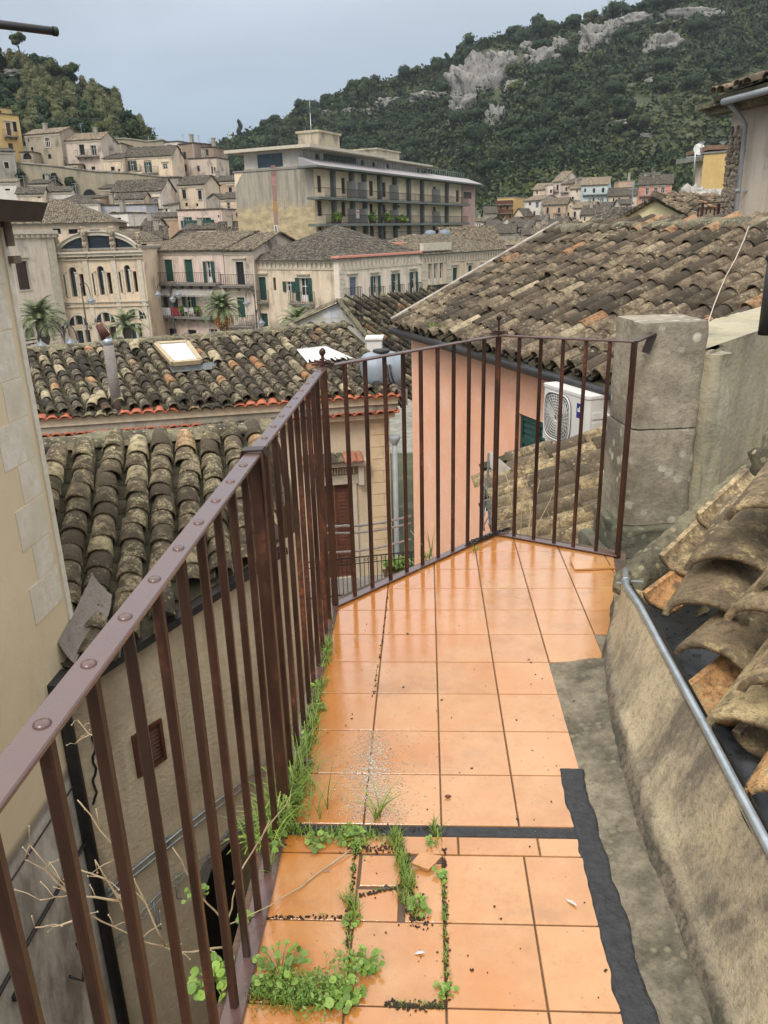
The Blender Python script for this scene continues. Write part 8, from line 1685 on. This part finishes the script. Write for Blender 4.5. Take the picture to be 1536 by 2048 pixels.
m = MB(); p = G(770, 1780); m.raw([(p.x-.014,p.y-.008,.005),(p.x+.016,p.y-.004,.005),(p.x+.004,p.y+.012,.007),(p.x,p.y,.016)], [(0,1,3),(1,2,3),(2,0,3)]); tag(m.build('tile_shard', M['tile_mid']), 'small brown tile shard in the broken joint', 'tile fragment')
# snail, feathers, beetle-brown pod
sn = empty('snail', G(614, 1532)+Vector((0,0,.004))); tag(sn, 'purple-brown snail at the left edge of the tiles near the thick post', 'snail')
m = MB(); vs = []
for i in range(40):
    t = i/39; a = t*4.6*pi; r = .0125*(1-t)**1.0; tr = .0085*(1-t)+.001; c = Vector((r*cos(a), (t-.5)*.012, .012+r*sin(a)*.8))
    vs.append((c, tr))
m.tube([v[0] for v in vs], [v[1] for v in vs], 9); m.build('shell', plain('purple_brown_shell', (.085,.035,.05), .4, 0, .3, 200), sn)
m = MB(); m.tube([(-.012,0,.001),(0,-.002,.003),(.014,-.003,.003),(.02,-.003,.004)], [.001,.0045,.004,.002], 8); m.tube([(.019,-.002,.005),(.024,-.001,.012)], .0007, 4); m.tube([(.019,-.005,.005),(.024,-.007,.012)], .0007, 4); m.build('body', plain('snail_skin', (.16,.12,.08), .3), sn)
def feather(label, px, a, L):
    p = G(*px)+Vector((0,0,.0065)); d = Vector((cos(a), sin(a), 0)); s = Vector((-sin(a), cos(a), 0)); m = MB(); vs = []; N = 12
    for i in range(N+1): t = i/N; w = .0055*sin(pi*min(1, t*1.02))**.6*(.5 if t < .2 else 1); q = p+d*L*t+s*.006*sin(t*2.4)+Vector((0,0,.004*t)); vs += [q-s*w, q+Vector((0,0,.001)), q+s*w*.7]
    m.raw(vs, [(3*i+k, 3*i+k+1, 3*i+k+4, 3*i+k+3) for i in range(N) for k in (0, 1)], True); tag(m.build('feather', plain('white_grey_feather', (.5,.48,.47), .7, 0, .35, 300)), label, 'feather')
feather('small grey-white feather lying on the right-hand tiles', (1130,1802), -.9, .035); feather('pale feather on the wet tile near the bottom', (828,1912), -.1, .026)
m = MB(); p = G(896,1598); m.blob((p.x, p.y, .010), .010, .005, .005, 10, 7); tag(m.build('seed_pod', plain('red_brown_pod', (.12,.02,.01), .35)), 'reddish brown seed pod on the middle tiles', 'seed pod')
m = MB(); p = G(655,1746); 
for k in range(6): a = k; m.blob((p.x+.005*cos(a*2), p.y+.003*sin(a*2), .006), .003, .002, .0012, 5, 3, .4, seed=k)
tag(m.build('bird_dropping', plain('grey_dropping', (.4,.38,.36), .8)), 'grey white bird dropping on the wet left tile', 'dropping')
# dry stalks
def stalk(label, pix, r=.0022, tw=None):
    """pix: list of branches, each list of (px, py, height z or y depth)"""
    m = MB()
    for br in pix:
        P = [PY(x, y, d) for x, y, d in br]; pts = []
        for i in range(len(P)-1):
            for k in range(4): pts.append(P[i].lerp(P[i+1], k/4)+Vector((rs.gauss(0,.0015), 0, rs.gauss(0,.0015))))
        pts.append(P[-1]); n = len(pts); m.tube(pts, [r*(1-.6*i/n) for i in range(n)], 6)
        if tw:
            for i in range(2, n, 2):
                p = pts[i]; q = p+Vector((rs.gauss(0,1), rs.gauss(0,.6), rs.gauss(.3,1))).normalized()*tw*rs.uniform(.5,1); m.tube([p, p.lerp(q,.5)+Vector((0,0,.004)), q], r*.35, 4); m.blob(q, .0022, .0022, .0022, 5, 3)
    tag(m.build('dry_stalk', M['straw']), label, 'dry stalk')
stalk('long dry stalk lying across the wet tiles and out through the bars', [[(700,1700,1.70),(620,1760,1.60),(540,1812,1.50),(455,1850,1.40)],[(455,1850,1.40),(470,1780,1.38)],[(455,1850,1.40),(400,1790,1.36),(345,1695,1.34)]], .0026)
stalk('dry forked stalk rising through the bars by the thick post', [[(465,1770,1.42),(520,1680,1.45),(582,1590,1.5)],[(520,1680,1.45),(540,1640,1.5)]], .0022)
stalk('branching dry stems outside the railing at the lower left', [[(450,1895,1.35),(360,1905,1.28),(280,1880,1.22),(180,1830,1.16),(60,1690,1.1)],[(280,1880,1.22),(240,1800,1.2),(190,1720,1.18)],[(180,1830,1.16),(120,1850,1.14),(70,1855,1.12)],[(280,1880,1.22),(215,1760,1.2),(150,1735,1.2)],[(330,1895,1.25),(250,1720,1.22),(155,1600,1.2)],[(180,1830,1.16),(90,1740,1.12),(50,1720,1.1)],[(240,1800,1.2),(140,1790,1.16),(80,1800,1.1)]], .0026, .05)
stalk('small dry twig against the sandy wall behind the bars', [[(200,1475,1.6),(178,1468,1.6),(155,1440,1.6)],[(178,1468,1.6),(150,1488,1.6)],[(190,1470,1.6),(195,1440,1.6)]], .0022, .02)
stalk('dead stems standing behind the far right railing', [[(1040,1085,4.1),(1045,1000,4.15),(1060,940,4.2)],[(1055,1085,4.1),(1062,1010,4.15),(1075,1040,4.2)],[(1035,1080,4.1),(1015,960,4.15),(1003,930,4.2)],[(1060,1080,4.1),(1100,1000,4.2),(1120,940,4.2)],[(1050,1085,4.1),(1100,1040,4.2),(1180,1010,4.2)],[(1050,1085,4.1),(1080,960,4.2)]], .0035, .06)
stalk('wisp of dry grass on the far tiles', [[(960,1130,3.55),(975,1180,3.3),(1060,1200,3.2)],[(975,1160,3.4),(1040,1190,3.3)]], .0012, .02)
stalk('thin dry stem arching out beside the far left post', [[(800,1110,3.6),(825,1125,3.55),(850,1150,3.5)],[(820,1060,3.6),(845,1090,3.5)]], .0016)
# haze over the valley
hz_ = MB(); hz_.box(-1200, -40, -40, 1200, 1090, 230); hz = hz_.build('haze', None if False else bpy.data.materials.new('valley_haze')); hm = hz.data.materials[0]; hm.use_nodes = True; nt2 = hm.node_tree; nt2.nodes.clear(); oo = nt2.nodes.new('ShaderNodeOutputMaterial'); pv = nt2.nodes.new('ShaderNodeVolumePrincipled'); nt2.links.new(pv.outputs[0], oo.inputs['Volume']); pv.inputs['Color'].default_value = (.80,.86,.93,1); pv.inputs['Density'].default_value = .00013; pv.inputs['Anisotropy'].default_value = .1
tag(hz, 'thin pale haze over the valley', kind='stuff')
HAZE = True
if not HAZE: bpy.data.objects.remove(hz)
SC.cycles.max_bounces = 6; SC.cycles.diffuse_bounces = 3; SC.cycles.glossy_bounces = 3; SC.cycles.volume_bounces = 0
